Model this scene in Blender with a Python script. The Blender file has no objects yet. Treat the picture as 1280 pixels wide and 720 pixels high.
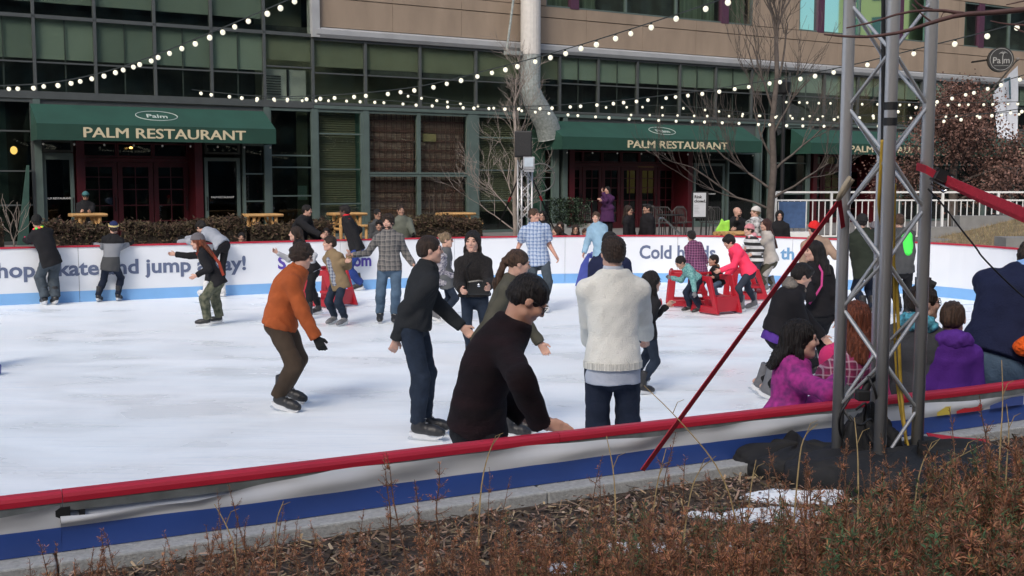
import bpy, math, random
import numpy as np
from mathutils import Vector, Matrix
import openvdb
R = math.radians
rnd = random.Random(7)
rng = np.random.default_rng(7)
scene = bpy.context.scene
COL = scene.collection

# ------------------------------------------------------------------ camera
CAMZ = 2.15
PITCH = math.atan(132 / 1400)
cam_d = bpy.data.cameras.new('camera')
cam = bpy.data.objects.new('camera', cam_d)
COL.objects.link(cam)
cam.location = (0, 0, CAMZ)
cam.rotation_euler = (math.pi / 2 - PITCH, 0, 0)
cam_d.sensor_width = 36
cam_d.lens = 36 * 1400 / 1280
cam_d.clip_start = .05
cam_d.clip_end = 3000
scene.camera = cam
# ------------------------------------------------------------------ light
scene.view_settings.view_transform = 'Standard'
scene.view_settings.look = 'None'
scene.view_settings.exposure = 0.80
scene.view_settings.gamma = 1
W = bpy.data.worlds.new('World')
scene.world = W
W.use_nodes = True
nt = W.node_tree
sky = nt.nodes.new('ShaderNodeTexSky')
sky.sky_type = 'NISHITA'
sky.sun_disc = False
SUN_EL, SUN_AZ = R(38), R(200)
sky.sun_elevation = SUN_EL
sky.sun_rotation = SUN_AZ
sky.dust_density = 3.0
sky.air_density = 1.0
nt.links.new(sky.outputs[0], nt.nodes['Background'].inputs[0])
nt.nodes['Background'].inputs[1].default_value = 0.12
sun_d = bpy.data.lights.new('sun', 'SUN')
sun = bpy.data.objects.new('sun', sun_d)
COL.objects.link(sun)
sun_d.energy = 0.9
sun_d.angle = R(18)
sun_d.color = (1, .95, .88)
sd = Vector((math.sin(SUN_AZ) * math.cos(SUN_EL), math.cos(SUN_AZ) * math.cos(SUN_EL), math.sin(SUN_EL)))
sun.rotation_euler = (-sd).to_track_quat('-Z', 'Y').to_euler()

# ------------------------------------------------------------------ projection
_c, _s = math.cos(PITCH), math.sin(PITCH)
def ray(px, py):
    u = (px - 640) / 1400; v = (360 - py) / 1400
    return np.array([u, _c + v * _s, -_s + v * _c])
def PZ(px, py, z=0.0):
    d = ray(px, py); t = (z - CAMZ) / d[2]
    return np.array([0, 0, CAMZ]) + d * t
def PY(px, py, Y):
    d = ray(px, py)
    return np.array([0, 0, CAMZ]) + d * (Y / d[1])
FA = math.atan2(1.0044, 1.686)
FD = np.array([math.cos(FA), math.sin(FA), 0.]); FN = np.array([-math.sin(FA), math.cos(FA), 0.])
FO = np.array([0, 37.5, 0.])
def FU(px, py=100, w=0.0):
    d = ray(px, py); C = np.array([0, 0, CAMZ])
    t = (w - (C - FO) @ FN) / (d @ FN)
    P = C + t * d
    return float((P - FO) @ FD), float(P[2])
def U(px, w=0.0): return FU(px, 228, w)[0]
def FW(u, w, z): return FO + FD * u + FN * w + np.array([0, 0, z])

# ------------------------------------------------------------------ materials
def _mix(nt, fac, a, b, mode='MIX'):
    m = nt.nodes.new('ShaderNodeMix'); m.data_type = 'RGBA'; m.blend_type = mode
    for s, v in ((m.inputs[0], fac), (m.inputs[6], a), (m.inputs[7], b)):
        if isinstance(v, (int, float, tuple)): s.default_value = v
        else: nt.links.new(v, s)
    return m.outputs[2]
def c4(c): return (c[0], c[1], c[2], 1)
MATS = {}
def mat(name, col, rough=.8, metal=0., var=.25, scale=8., bump=.0, bscale=None, col2=None, stretch=None, spec=.5, tint=False, detail=4, sss=0, coat=0):
    """noise-varied principled material in object space"""
    if name in MATS: return MATS[name]
    m = bpy.data.materials.new(name); MATS[name] = m
    m.use_nodes = True; nt = m.node_tree; b = nt.nodes['Principled BSDF']
    tc = nt.nodes.new('ShaderNodeTexCoord'); vec = tc.outputs['Object']
    if stretch:
        mp = nt.nodes.new('ShaderNodeMapping'); mp.inputs['Scale'].default_value = stretch
        nt.links.new(vec, mp.inputs[0]); vec = mp.outputs[0]
    n = nt.nodes.new('ShaderNodeTexNoise'); n.inputs['Scale'].default_value = scale; n.inputs['Detail'].default_value = detail
    nt.links.new(vec, n.inputs['Vector'])
    rmp = nt.nodes.new('ShaderNodeMapRange'); rmp.inputs[1].default_value = .3; rmp.inputs[2].default_value = .7
    nt.links.new(n.outputs[0], rmp.inputs[0])
    if col2 is None: a = tuple(x * (1 - var) for x in col); bb = tuple(min(1, x * (1 + var)) for x in col)
    else: a, bb = col, col2
    out = _mix(nt, rmp.outputs[0], c4(a), c4(bb))
    if tint:
        at = nt.nodes.new('ShaderNodeAttribute'); at.attribute_name = 'tint'
        out = _mix(nt, 1.0, out, at.outputs['Color'], 'MULTIPLY')
    nt.links.new(out, b.inputs['Base Color'])
    b.inputs['Roughness'].default_value = rough; b.inputs['Metallic'].default_value = metal
    b.inputs['Specular IOR Level'].default_value = spec
    if coat: b.inputs['Coat Weight'].default_value = coat
    if sss:
        b.inputs['Subsurface Weight'].default_value = sss; b.inputs['Subsurface Scale'].default_value = .02
        b.inputs['Subsurface Radius'].default_value = (1, .35, .2)
    if bump:
        n2 = nt.nodes.new('ShaderNodeTexNoise'); n2.inputs['Scale'].default_value = bscale or scale * 4; n2.inputs['Detail'].default_value = 3
        nt.links.new(vec, n2.inputs['Vector'])
        bp = nt.nodes.new('ShaderNodeBump'); bp.inputs['Strength'].default_value = min(1, bump); bp.inputs['Distance'].default_value = .01 * max(1, bump)
        nt.links.new(n2.outputs[0], bp.inputs['Height']); nt.links.new(bp.outputs[0], b.inputs['Normal'])
    return m
def glass_mat(name, tint=(.6, .7, .65), refl=1.0, coat=None):
    m = bpy.data.materials.new(name); m.use_nodes = True; nt = m.node_tree
    nt.nodes.clear()
    o = nt.nodes.new('ShaderNodeOutputMaterial'); mx = nt.nodes.new('ShaderNodeMixShader')
    tr = nt.nodes.new('ShaderNodeBsdfTransparent'); gl = nt.nodes.new('ShaderNodeBsdfGlossy')
    tr.inputs[0].default_value = c4(tint); gl.inputs['Roughness'].default_value = .02
    if coat:
        gl.inputs[0].default_value = c4(coat); mx.inputs[0].default_value = refl
    else:
        lw = nt.nodes.new('ShaderNodeLayerWeight'); lw.inputs[0].default_value = .5
        pw = nt.nodes.new('ShaderNodeMath'); pw.operation = 'POWER'; pw.inputs[1].default_value = 4.0
        ml = nt.nodes.new('ShaderNodeMath'); ml.operation = 'MULTIPLY_ADD'; ml.inputs[1].default_value = .85 * refl; ml.inputs[2].default_value = .045 * refl
        nt.links.new(lw.outputs['Facing'], pw.inputs[0]); nt.links.new(pw.outputs[0], ml.inputs[0]); nt.links.new(ml.outputs[0], mx.inputs[0])
    nt.links.new(tr.outputs[0], mx.inputs[1]); nt.links.new(gl.outputs[0], mx.inputs[2]); nt.links.new(mx.outputs[0], o.inputs[0])
    MATS[name] = m
    return m
def emit_mat(name, col, s):
    m = bpy.data.materials.new(name); m.use_nodes = True; b = m.node_tree.nodes['Principled BSDF']
    b.inputs['Base Color'].default_value = c4(col); b.inputs['Emission Color'].default_value = c4(col)
    b.inputs['Emission Strength'].default_value = s; b.inputs['Roughness'].default_value = .2
    MATS[name] = m
    return m
def plaid_mat(name, base, dark, line, size=.06, thin=.12, rot=None):
    m = bpy.data.materials.new(name); m.use_nodes = True; nt = m.node_tree; b = nt.nodes['Principled BSDF']
    MATS[name] = m
    tc = nt.nodes.new('ShaderNodeTexCoord'); mp = nt.nodes.new('ShaderNodeMapping')
    mp.inputs['Rotation'].default_value = rot or (0, 0, 0)
    nz = nt.nodes.new('ShaderNodeTexNoise'); nz.inputs['Scale'].default_value = 5
    nt.links.new(tc.outputs['Object'], nz.inputs['Vector'])
    ad = nt.nodes.new('ShaderNodeVectorMath'); ad.operation = 'MULTIPLY_ADD'; ad.inputs[1].default_value = (.05, .05, .05)
    nt.links.new(nz.outputs['Color'], ad.inputs[0]); nt.links.new(tc.outputs['Object'], ad.inputs[2])
    nt.links.new(ad.outputs[0], mp.inputs[0])
    sx = nt.nodes.new('ShaderNodeSeparateXYZ'); nt.links.new(mp.outputs[0], sx.inputs[0])
    def band(sock, per, duty, off=0):
        a = nt.nodes.new('ShaderNodeMath'); a.operation = 'MULTIPLY_ADD'; a.inputs[1].default_value = 1 / per; a.inputs[2].default_value = off + 50
        nt.links.new(sock, a.inputs[0])
        f = nt.nodes.new('ShaderNodeMath'); f.operation = 'FRACT'; nt.links.new(a.outputs[0], f.inputs[0])
        g = nt.nodes.new('ShaderNodeMath'); g.operation = 'LESS_THAN'; g.inputs[1].default_value = duty; nt.links.new(f.outputs[0], g.inputs[0])
        return g.outputs[0]
    def half(sk):
        h = nt.nodes.new('ShaderNodeMath'); h.operation = 'MULTIPLY'; h.inputs[1].default_value = .5; nt.links.new(sk, h.inputs[0]); return h.outputs[0]
    o = c4(base)
    o = _mix(nt, half(band(sx.outputs[0], size, .5)), o, c4(dark))
    o = _mix(nt, half(band(sx.outputs[2], size, .5)), o, c4(dark))
    o = _mix(nt, half(band(sx.outputs[0], size, thin, .6)), o, c4(line))
    o = _mix(nt, half(band(sx.outputs[2], size, thin, .6)), o, c4(line))
    nt.links.new(o, b.inputs['Base Color']); b.inputs['Roughness'].default_value = .9
    return m
def cloth(name, col, var=.18, rough=.9, bump=.35, scale=5, bscale=90, spec=.25, **k):
    return mat(name, col, rough=rough, var=var, scale=scale, bump=bump, bscale=bscale, spec=spec, **k)

# ------------------------------------------------------------------ objects
def setp(o, label=None, cat=None, group=None, kind=None):
    if label: o['label'] = label
    if cat: o['category'] = cat
    if group: o['group'] = group
    if kind: o['kind'] = kind
    return o
def link(name, me, parent=None, loc=None, rz=None):
    o = bpy.data.objects.new(name, me); COL.objects.link(o)
    if parent is not None: o.parent = parent
    if loc is not None: o.location = Vector([float(v) for v in loc])
    if rz is not None: o.rotation_euler = (0, 0, rz)
    return o
def root(name, label, cat, loc=(0, 0, 0), rz=0, group=None):
    return setp(link(name, None, None, loc, rz), label, cat, group)
def copy_tree(o, parent=None):
    c = o.copy(); COL.objects.link(c)
    if parent is not None: c.parent = parent
    for ch in [x for x in KIDS(o)]: copy_tree(ch, c)
    return c
def KIDS(o): return list(o.children)
def mesh_np(name, V, Fq, mats, smooth=False, mi=None, tint=None):
    """V (n,3), Fq (m,k) constant k"""
    me = bpy.data.meshes.new(name)
    V = np.asarray(V, dtype=np.float32); Fq = np.asarray(Fq, dtype=np.int32)
    k = Fq.shape[1]
    me.vertices.add(len(V)); me.vertices.foreach_set('co', V.ravel())
    me.loops.add(Fq.size); me.loops.foreach_set('vertex_index', Fq.ravel())
    me.polygons.add(len(Fq)); me.polygons.foreach_set('loop_start', np.arange(0, Fq.size, k, dtype=np.int32))
    me.polygons.foreach_set('loop_total', np.full(len(Fq), k, dtype=np.int32))
    if smooth: me.polygons.foreach_set('use_smooth', np.ones(len(Fq), dtype=bool))
    for m in (mats if isinstance(mats, (list, tuple)) else [mats]): me.materials.append(m)
    if mi is not None: me.polygons.foreach_set('material_index', np.asarray(mi, dtype=np.int32))
    if tint is not None:
        a = me.color_attributes.new('tint', 'FLOAT_COLOR', 'POINT')
        a.data.foreach_set('color', np.asarray(tint, dtype=np.float32).ravel())
    me.update(calc_edges=True)
    return me
class MB:
    def __init__(s): s.v = []; s.f = []; s.m = []
    def add(s, vs, fs, m=0):
        n = len(s.v); s.v += [tuple(float(c) for c in v) for v in vs]; s.f += [tuple(i + n for i in f) for f in fs]; s.m += [m] * len(fs); return s
    def box(s, lo, hi, m=0, M=None):
        x0, y0, z0 = lo; x1, y1, z1 = hi
        vs = [(x0, y0, z0), (x1, y0, z0), (x1, y1, z0), (x0, y1, z0), (x0, y0, z1), (x1, y0, z1), (x1, y1, z1), (x0, y1, z1)]
        if M is not None: vs = [tuple(M @ Vector(v)) for v in vs]
        return s.add(vs, [(0, 3, 2, 1), (4, 5, 6, 7), (0, 1, 5, 4), (1, 2, 6, 5), (2, 3, 7, 6), (3, 0, 4, 7)], m)
    def prism(s, poly, axis, a, b, m=0):
        """polygon (2-tuples) extruded along axis (0,1,2) from a to b"""
        n = len(poly); vs = []
        for t in (a, b):
            for p in poly:
                q = list(p); q.insert(axis, t); vs.append(q)
        fs = [tuple(range(n))[::-1], tuple(range(n, 2 * n))] + [(i, (i + 1) % n, n + (i + 1) % n, n + i) for i in range(n)]
        return s.add(vs, fs, m)
    def tube(s, pts, rad, n=8, m=0, cap=True, flat=1.0):
        pts = [np.asarray(p, float) for p in pts]
        if not hasattr(rad, '__len__'): rad = [rad] * len(pts)
        vs = []; up = None
        for i, p in enumerate(pts):
            t = pts[min(i + 1, len(pts) - 1)] - pts[max(i - 1, 0)]
            t = t / (np.linalg.norm(t) + 1e-9)
            if up is None:
                up = np.array([0, 0, 1.]) if abs(t[2]) < .9 else np.array([1., 0, 0])
            x = np.cross(up, t); x /= np.linalg.norm(x) + 1e-9; up = np.cross(t, x)
            for k in range(n):
                a = 2 * math.pi * k / n
                vs.append(p + rad[i] * (math.cos(a) * x + math.sin(a) * up * flat))
        fs = []
        for i in range(len(pts) - 1):
            for k in range(n):
                fs.append((i * n + k, i * n + (k + 1) % n, (i + 1) * n + (k + 1) % n, (i + 1) * n + k))
        if cap:
            fs.append(tuple(range(n))[::-1]); fs.append(tuple(range((len(pts) - 1) * n, len(pts) * n)))
        return s.add(vs, fs, m)
    def ell(s, c, r, nu=10, nv=7, m=0, M=None):
        vs = []; c = np.asarray(c, float)
        for j in range(nv + 1):
            ph = math.pi * j / nv
            for i in range(nu):
                th = 2 * math.pi * i / nu
                q = np.array([r[0] * math.sin(ph) * math.cos(th), r[1] * math.sin(ph) * math.sin(th), r[2] * math.cos(ph)])
                if M is not None: q = M @ q
                vs.append(c + q)
        fs = [(j * nu + i, (j + 1) * nu + i, (j + 1) * nu + (i + 1) % nu, j * nu + (i + 1) % nu) for j in range(nv) for i in range(nu)]
        return s.add(vs, fs, m)
    def strap(s, pts, width, up, th=.004, m=0):
        """flat band through pts, width along up"""
        pts = [np.asarray(p, float) for p in pts]; up = np.asarray(up, float); vs = []
        for i, p in enumerate(pts):
            t = pts[min(i + 1, len(pts) - 1)] - pts[max(i - 1, 0)]; t /= np.linalg.norm(t)
            w = up - t * (up @ t); w /= np.linalg.norm(w); nn = np.cross(t, w)
            for a, b in ((-1, -1), (1, -1), (1, 1), (-1, 1)): vs.append(p + w * a * width / 2 + nn * b * th / 2)
        fs = []
        for i in range(len(pts) - 1):
            for k in range(4): fs.append((i * 4 + k, i * 4 + (k + 1) % 4, (i + 1) * 4 + (k + 1) % 4, (i + 1) * 4 + k))
        n = len(pts) - 1
        fs += [(3, 2, 1, 0), (n * 4, n * 4 + 1, n * 4 + 2, n * 4 + 3)]
        return s.add(vs, fs, m)
    def mesh(s, name, mats, smooth=False, bevel=0):
        me = bpy.data.meshes.new(name)
        me.from_pydata(s.v, [], s.f)
        for mm in (mats if isinstance(mats, (list, tuple)) else [mats]): me.materials.append(mm)
        me.polygons.foreach_set('material_index', s.m)
        if smooth: me.polygons.foreach_set('use_smooth', [True] * len(s.f))
        me.update()
        return me
    def build(s, name, mats, parent=None, smooth=False, loc=None, rz=None, bevel=0):
        o = link(name, s.mesh(name, mats, smooth), parent, loc, rz)
        if bevel:
            b = o.modifiers.new('bevel', 'BEVEL'); b.width = bevel; b.segments = 2; b.limit_method = 'ANGLE'
        return o
def text_mesh(body, size, bold=0.0, depth=.005, material=None, align='CENTER'):
    cu = bpy.data.curves.new('t', 'FONT'); cu.body = body; cu.size = size; cu.offset = bold; cu.extrude = depth / 2
    cu.align_x = align; cu.align_y = 'CENTER'; cu.resolution_u = 3
    o = bpy.data.objects.new('t', cu); COL.objects.link(o)
    dg = bpy.context.evaluated_depsgraph_get()
    me = bpy.data.meshes.new_from_object(o.evaluated_get(dg))
    bpy.data.objects.remove(o); bpy.data.curves.remove(cu)
    me.materials.clear()
    if material: me.materials.append(material)
    return me
def bbox(me):
    n = len(me.vertices); a = np.empty(n * 3, dtype=np.float32); me.vertices.foreach_get('co', a); a = a.reshape(-1, 3)
    return a.min(0), a.max(0)
def frameM(o, x, y, z):
    return Matrix(((x[0], y[0], z[0], o[0]), (x[1], y[1], z[1], o[1]), (x[2], y[2], z[2], o[2]), (0, 0, 0, 1)))
def lerp(a, b, t): return a + (b - a) * t
# ------------------------------------------------------------------ shared materials
M_ICE0 = mat('ice_unused', (.85, .90, .97), rough=.36, col2=(.94, .96, .985), scale=.9, bump=.25, bscale=30, stretch=(1, .45, 1), detail=8, spec=.35)
M_MULL = mat('mullion_paint', (.068, .076, .076), rough=.45, var=.12, scale=3)
M_GREENFR = mat('green_grey_frame', (.085, .12, .11), rough=.5, var=.12, scale=3)
M_CORN = mat('cornice_metal', (.34, .35, .36), rough=.5, var=.1, scale=2)
M_STONE = mat('tan_stone', (.28, .216, .160), rough=.85, var=.14, scale=1.6, bump=.2, bscale=60, detail=7, stretch=(1, 1, .35))
M_JOINT = mat('joint_dark', (.05, .045, .04), var=.1)
M_GLASS = glass_mat('clear_glass', (.86, .90, .86), 1.0)
M_GLASSD = glass_mat('dark_glass', (.55, .6, .57), 1.0)
M_TEAL = glass_mat('sky_mirror_glass', (.3, .35, .33), .85, coat=(.62, 1.0, .86))  # teal tint and strong mirror put the bright cyan sky reflection into the glass
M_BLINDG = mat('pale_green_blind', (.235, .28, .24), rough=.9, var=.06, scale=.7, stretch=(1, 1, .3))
M_OLIVE = mat('olive_wall', (.19, .20, .145), rough=.9, var=.1, scale=1.2)
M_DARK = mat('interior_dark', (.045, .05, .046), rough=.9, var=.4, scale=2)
M_BLIND = mat('olive_blind', (.15, .148, .098), rough=.8, var=.08)
M_LATT = mat('lattice_brown', (.12, .055, .05), rough=.9, var=.2)
M_LATTB = mat('lattice_backing', (.46, .34, .30), rough=.9, var=.12, scale=2)
M_RED = mat('red_door_paint', (.06, .005, .009), rough=.4, var=.15, scale=3)
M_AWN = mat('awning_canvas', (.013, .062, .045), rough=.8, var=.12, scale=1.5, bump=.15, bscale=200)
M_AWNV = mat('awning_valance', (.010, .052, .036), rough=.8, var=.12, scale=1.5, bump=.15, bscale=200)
M_LETT = mat('cream_lettering', (.62, .54, .36), rough=.7, var=.04)
M_LOGO = mat('pale_logo', (.45, .52, .48), rough=.7, var=.04)
M_PURP = mat('purple_mullion', (.075, .028, .055), rough=.5, var=.1)
M_WHITE = mat('white_paint', (.74, .75, .74), rough=.5, var=.05, scale=3)
M_GREY = mat('grey_concrete', (.22, .22, .215), rough=.9, var=.16, scale=3, bump=.3, bscale=50)
M_PAVE = mat('paving', (.19, .18, .17), rough=.9, var=.2, scale=2, bump=.3, bscale=40)
M_BLACK = mat('black_plastic', (.012, .012, .013), rough=.55, var=.2, scale=5)
M_LOG = mat('peeled_log', (.50, .29, .11), rough=.65, var=.25, scale=3, stretch=(1, 1, 1), bump=.2, bscale=30)
M_CURT = mat('green_curtain', (.085, .11, .08), rough=.9, var=.55, scale=7, stretch=(1, 1, .02), detail=2)
M_ALU = mat('truss_aluminium', (.52, .525, .53), rough=.27, metal=.35, var=.12, scale=9, detail=6, stretch=(1, 1, .25))
M_ALUB = mat('brace_aluminium', (.42, .43, .44), rough=.25, metal=.4, var=.08, scale=9)
M_STEEL = mat('blade_steel', (.6, .62, .65), rough=.25, metal=1, var=.05)
M_REDP = mat('red_plastic', (.38, .010, .022), rough=.38, var=.1, scale=2)
M_BULB = emit_mat('bulb_glow', (.80, .76, .58), .42)
M_SPECK = mat('galvanised_speckle', (.19, .22, .21), rough=.6, col2=(.33, .36, .35), scale=14, detail=3)

def ice_material():
    m = bpy.data.materials.new('ice'); m.use_nodes = True; nt = m.node_tree; b = nt.nodes['Principled BSDF']; MATS['ice'] = m
    tc = nt.nodes.new('ShaderNodeTexCoord')
    def noise(sc, rot, scale, det=6, lo=.35, hi=.65):
        mp = nt.nodes.new('ShaderNodeMapping'); mp.inputs['Scale'].default_value = sc; mp.inputs['Rotation'].default_value = (0, 0, rot); nt.links.new(tc.outputs['Object'], mp.inputs[0])
        n = nt.nodes.new('ShaderNodeTexNoise'); n.inputs['Scale'].default_value = scale; n.inputs['Detail'].default_value = det; n.inputs['Distortion'].default_value = .6; nt.links.new(mp.outputs[0], n.inputs['Vector'])
        r = nt.nodes.new('ShaderNodeMapRange'); r.inputs[1].default_value = lo; r.inputs[2].default_value = hi; nt.links.new(n.outputs[0], r.inputs[0]); return r.outputs[0]
    big = noise((.35, 1, 1), R(26), .7, 5, .35, .65)
    o = _mix(nt, big, c4((.88, .935, .965)), c4((.93, .96, .98)))
    def mulf(sk, f):
        q = nt.nodes.new('ShaderNodeMath'); q.operation = 'MULTIPLY'; q.inputs[1].default_value = f; nt.links.new(sk, q.inputs[0]); return q.outputs[0]
    sc1, sc2, sc3 = noise((.04, 1, 1), R(20), 22, 3, .56, .70), noise((.05, 1, 1), R(62), 18, 3, .58, .70), noise((.05, 1, 1), R(-25), 20, 3, .58, .70)
    for s_ in (sc1, sc2, sc3): o = _mix(nt, mulf(s_, .20), o, c4((.60, .72, .82)))
    o = _mix(nt, mulf(noise((1, 1, 1), 0, 2.6, 8, .52, .72), .35), o, c4((.93, .96, .975)))
    nt.links.new(o, b.inputs['Base Color'])
    ro = nt.nodes.new('ShaderNodeMapRange'); ro.inputs[3].default_value = .22; ro.inputs[4].default_value = .6; nt.links.new(noise((.5, 1, 1), R(26), 1.4, 6), ro.inputs[0]); nt.links.new(ro.outputs[0], b.inputs['Roughness'])
    b.inputs['Specular IOR Level'].default_value = .35
    bp = nt.nodes.new('ShaderNodeBump'); bp.inputs['Strength'].default_value = .35; bp.inputs['Distance'].default_value = .004
    ad = nt.nodes.new('ShaderNodeMath'); ad.operation = 'ADD'; nt.links.new(sc1, ad.inputs[0]); nt.links.new(sc2, ad.inputs[1]); nt.links.new(ad.outputs[0], bp.inputs['Height']); nt.links.new(bp.outputs[0], b.inputs['Normal'])
    return m
M_ICE = ice_material()
# ------------------------------------------------------------------ ground, ice, terrace
def sheet(name, poly, z0, z1, m):
    mb = MB(); n = len(poly)
    vs = [(x, y, z0) for x, y in poly] + [(x, y, z1) for x, y in poly]
    mb.add(vs, [tuple(range(n))[::-1], tuple(range(n, 2 * n))] + [(i, (i + 1) % n, n + (i + 1) % n, n + i) for i in range(n)])
    return setp(mb.build(name, m), kind='structure')
def chaikin(P, it=2):
    P = [np.asarray(p, float) for p in P]
    for _ in range(it):
        Q = [P[0]]
        for a, b in zip(P[:-1], P[1:]): Q += [.75 * a + .25 * b, .25 * a + .75 * b]
        Q.append(P[-1]); P = Q
    return P
mb = MB(); mb.add([(-900, -300, -.06), (900, -300, -.06), (900, 1500, -.06), (-900, 1500, -.06)], [(0, 1, 2, 3)])
setp(mb.build('ground', M_PAVE), kind='structure')
# far boards line at z=0 (inner face), left to right
far_ctrl = [(-17, 12.5), (-15.2, 15.6), (-12.0, 17.75), (-9.02, 19.55), (-6.95, 20.5), (-4.95, 21.5), (-3.0, 22.45), (-1.2, 23.3), (.5, 23.85), (2.2, 24.15), (4.0, 24.05),
            (5.4, 23.6), (6.7, 22.55), (7.9, 21.3), (8.5, 20.3), (8.85, 19.0), (9.0, 17.0), (9.0, 14.5), (8.6, 12.2), (7.6, 10.2), (6.0, 8.6)]
far = chaikin(far_ctrl, 2)
near_ctrl = [(-17, 12.5), (-16.4, 7), (-13.2, 1.2), (-10.5, -.25), (-4.1, 2.97), (-1.9, 4.08), (-1.05, 4.51), (0, 5.06), (1.33, 5.72), (2.5, 6.27), (3.1, 6.60), (4.4, 7.4), (6.0, 8.6)]
near = [np.asarray(p, float) for p in near_ctrl]
ice_poly = [tuple(p) for p in far] + [tuple(p) for p in near[::-1]][1:-1]
sheet('ice', ice_poly[::-1], -.05, 0, M_ICE)
# snow dust scraped against the boards
M_SNOW = mat('snow', (.80, .84, .88), rough=.8, var=.06, scale=20, bump=.3, bscale=60)

def offset(P, d):
    """offset polyline to its left by d"""
    P = [np.asarray(p, float) for p in P]; out = []
    for i, p in enumerate(P):
        t = P[min(i + 1, len(P) - 1)] - P[max(i - 1, 0)]; t /= np.linalg.norm(t)
        out.append(p + d * np.array([-t[1], t[0]]))
    return out
def ribbon(mb, A, B, m=0, close=False):
    """quads between two 3-D polylines"""
    vs = list(A) + list(B); n = len(A)
    mb.add(vs, [(i, i + 1, n + i + 1, n + i) for i in range(n - 1)], m)
def wall_along(mb, P, t, z0, z1, m=0):
    """solid wall of thickness t to the left of P"""
    Q = offset(P, t); n = len(P)
    vs = [(*p, z0) for p in P] + [(*p, z0) for p in Q] + [(*p, z1) for p in P] + [(*p, z1) for p in Q]
    f = []
    for i in range(n - 1):
        a, b = i, i + 1
        f += [(a, b, 2 * n + b, 2 * n + a), (n + b, n + a, 3 * n + a, 3 * n + b), (2 * n + a, 2 * n + b, 3 * n + b, 3 * n + a), (a, n + a, n + b, b)]
    f += [(0, 2 * n, 3 * n, n), (n - 1, 2 * n - 1, 4 * n - 1, 3 * n - 1)]
    mb.add(vs, f, m)
M_BOARD = mat('white_board', (.70, .74, .79), rough=.35, col2=(.80, .82, .86), scale=.8, detail=2, coat=.1)
M_KICK = mat('blue_kick', (.20, .42, .74), rough=.45, var=.06, scale=2)
M_RAIL = mat('red_rail', (.46, .018, .04), rough=.42, var=.1, scale=4)
BZ = 1.02
rb = root('rink_barrier', 'long white rink boards with slogans, blue base and thin red cap along the far side', 'rink barrier')
# panels of the far boards, each about 2.4 m
segl = [np.linalg.norm(b - a) for a, b in zip(far[:-1], far[1:])]; cum = np.concatenate([[0], np.cumsum(segl)])
def far_at(s):
    i = min(max(int(np.searchsorted(cum, s)) - 1, 0), len(far) - 2); t = (s - cum[i]) / segl[i]
    return far[i] + (far[i + 1] - far[i]) * t
def far_range(s0, s1, step=.3):
    n = max(2, int((s1 - s0) / step) + 1)
    return [far_at(s0 + (s1 - s0) * i / (n - 1)) for i in range(n)]
s = 0.0
while s < cum[-1] - .5:
    e = min(s + 2.44, cum[-1])
    P = far_range(s + .004, e - .004)
    mb = MB(); wall_along(mb, P, .05, .2, BZ - .03); mb.build('board_panel', M_BOARD, rb)
    mb = MB(); wall_along(mb, offset(P, -.006), .06, -.005, .2); mb.build('kick_plate', M_KICK, rb)
    mb = MB(); wall_along(mb, offset(P, -.02), .1, BZ - .03, BZ); mb.build('rail_cap', M_RAIL, rb)
    s = e
# slogans: letters set out along the boards (mesh letters bent to the curve)
M_SLOG = mat('slogan_grey_blue', (.115, .145, .24), rough=.5, var=.05)
M_SLOG2 = mat('slogan_purple', (.10, .06, .36), rough=.5, var=.05)
M_SLOG3 = mat('slogan_blue', (.14, .30, .50), rough=.5, var=.05)
def far_s_at_px(px):
    best = None
    for i in range(0, int(cum[-1] / .02)):
        p = far_at(i * .02)
        if p[1] < 3: continue
        x = 640 + 1400 * p[0] / (p[1] * 1.0)
        if p[1] > 16 and (best is None or abs(x - px) < best[0]): best = (abs(x - px), i * .02)
    return best[1]
def slogan(text, px0, px1, z, size, m, bold=.010):
    s0, s1 = far_s_at_px(px0), far_s_at_px(px1)
    full = text_mesh(text, size, bold, .004, m, 'LEFT'); flo, fhi = bbox(full); k = (s1 - s0) / (fhi[0] - flo[0])
    for ci, ch in enumerate(text):
        if ch == ' ': continue
        pre = text_mesh(text[:ci + 1], size, bold, .004, m, 'LEFT'); right = bbox(pre)[1][0]
        me = text_mesh(ch, size, bold, .004, m, 'LEFT'); lo, hi = bbox(me); n = len(me.vertices); a = np.empty(n * 3, dtype=np.float32); me.vertices.foreach_get('co', a); a = a.reshape(-1, 3)
        out = np.empty_like(a)
        for i in range(n):
            ss = s0 + (a[i, 0] - hi[0] + right - flo[0]) * k; p = far_at(ss); q = far_at(ss + .05) - far_at(ss - .05); q /= np.linalg.norm(q)
            nn = np.array([q[1], -q[0]]); d = .006 + a[i, 2]; out[i] = (p[0] + nn[0] * d, p[1] + nn[1] * d, z + a[i, 1])
        me.vertices.foreach_set('co', out.ravel()); me.update(); link('letter', me, rb)
slogan('Shop, skate and jump away!', -22, 306, .60, .37, M_SLOG)
slogan('S', 347, 357, .58, .33, M_SLOG2); slogan('com', 434, 464, .58, .33, M_SLOG2)
slogan('Cold hands,', 799, 900, .64, .40, M_SLOG); slogan('th', 976, 994, .66, .34, M_SLOG3)

# terrace in front of the building (two levels), steps
def fw2(u, w): p = FW(u, w, 0); return (p[0], p[1])
sheet('terrace', [fw2(-34, -9.7), fw2(-3.2, -9.9), fw2(-3.2, -6.5), fw2(34, -6.5), fw2(34, 3), fw2(-34, 3)], -.05, .5, M_PAVE)
sheet('terrace_step', [fw2(-3.19, -7.0), fw2(9, -7.0), fw2(9, -6.51), fw2(-3.19, -6.51)], -.05, .33, M_GREY)
sheet('terrace_step', [fw2(-3.19, -7.5), fw2(9, -7.5), fw2(9, -7.01), fw2(-3.19, -7.01)], -.05, .17, M_GREY)

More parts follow.
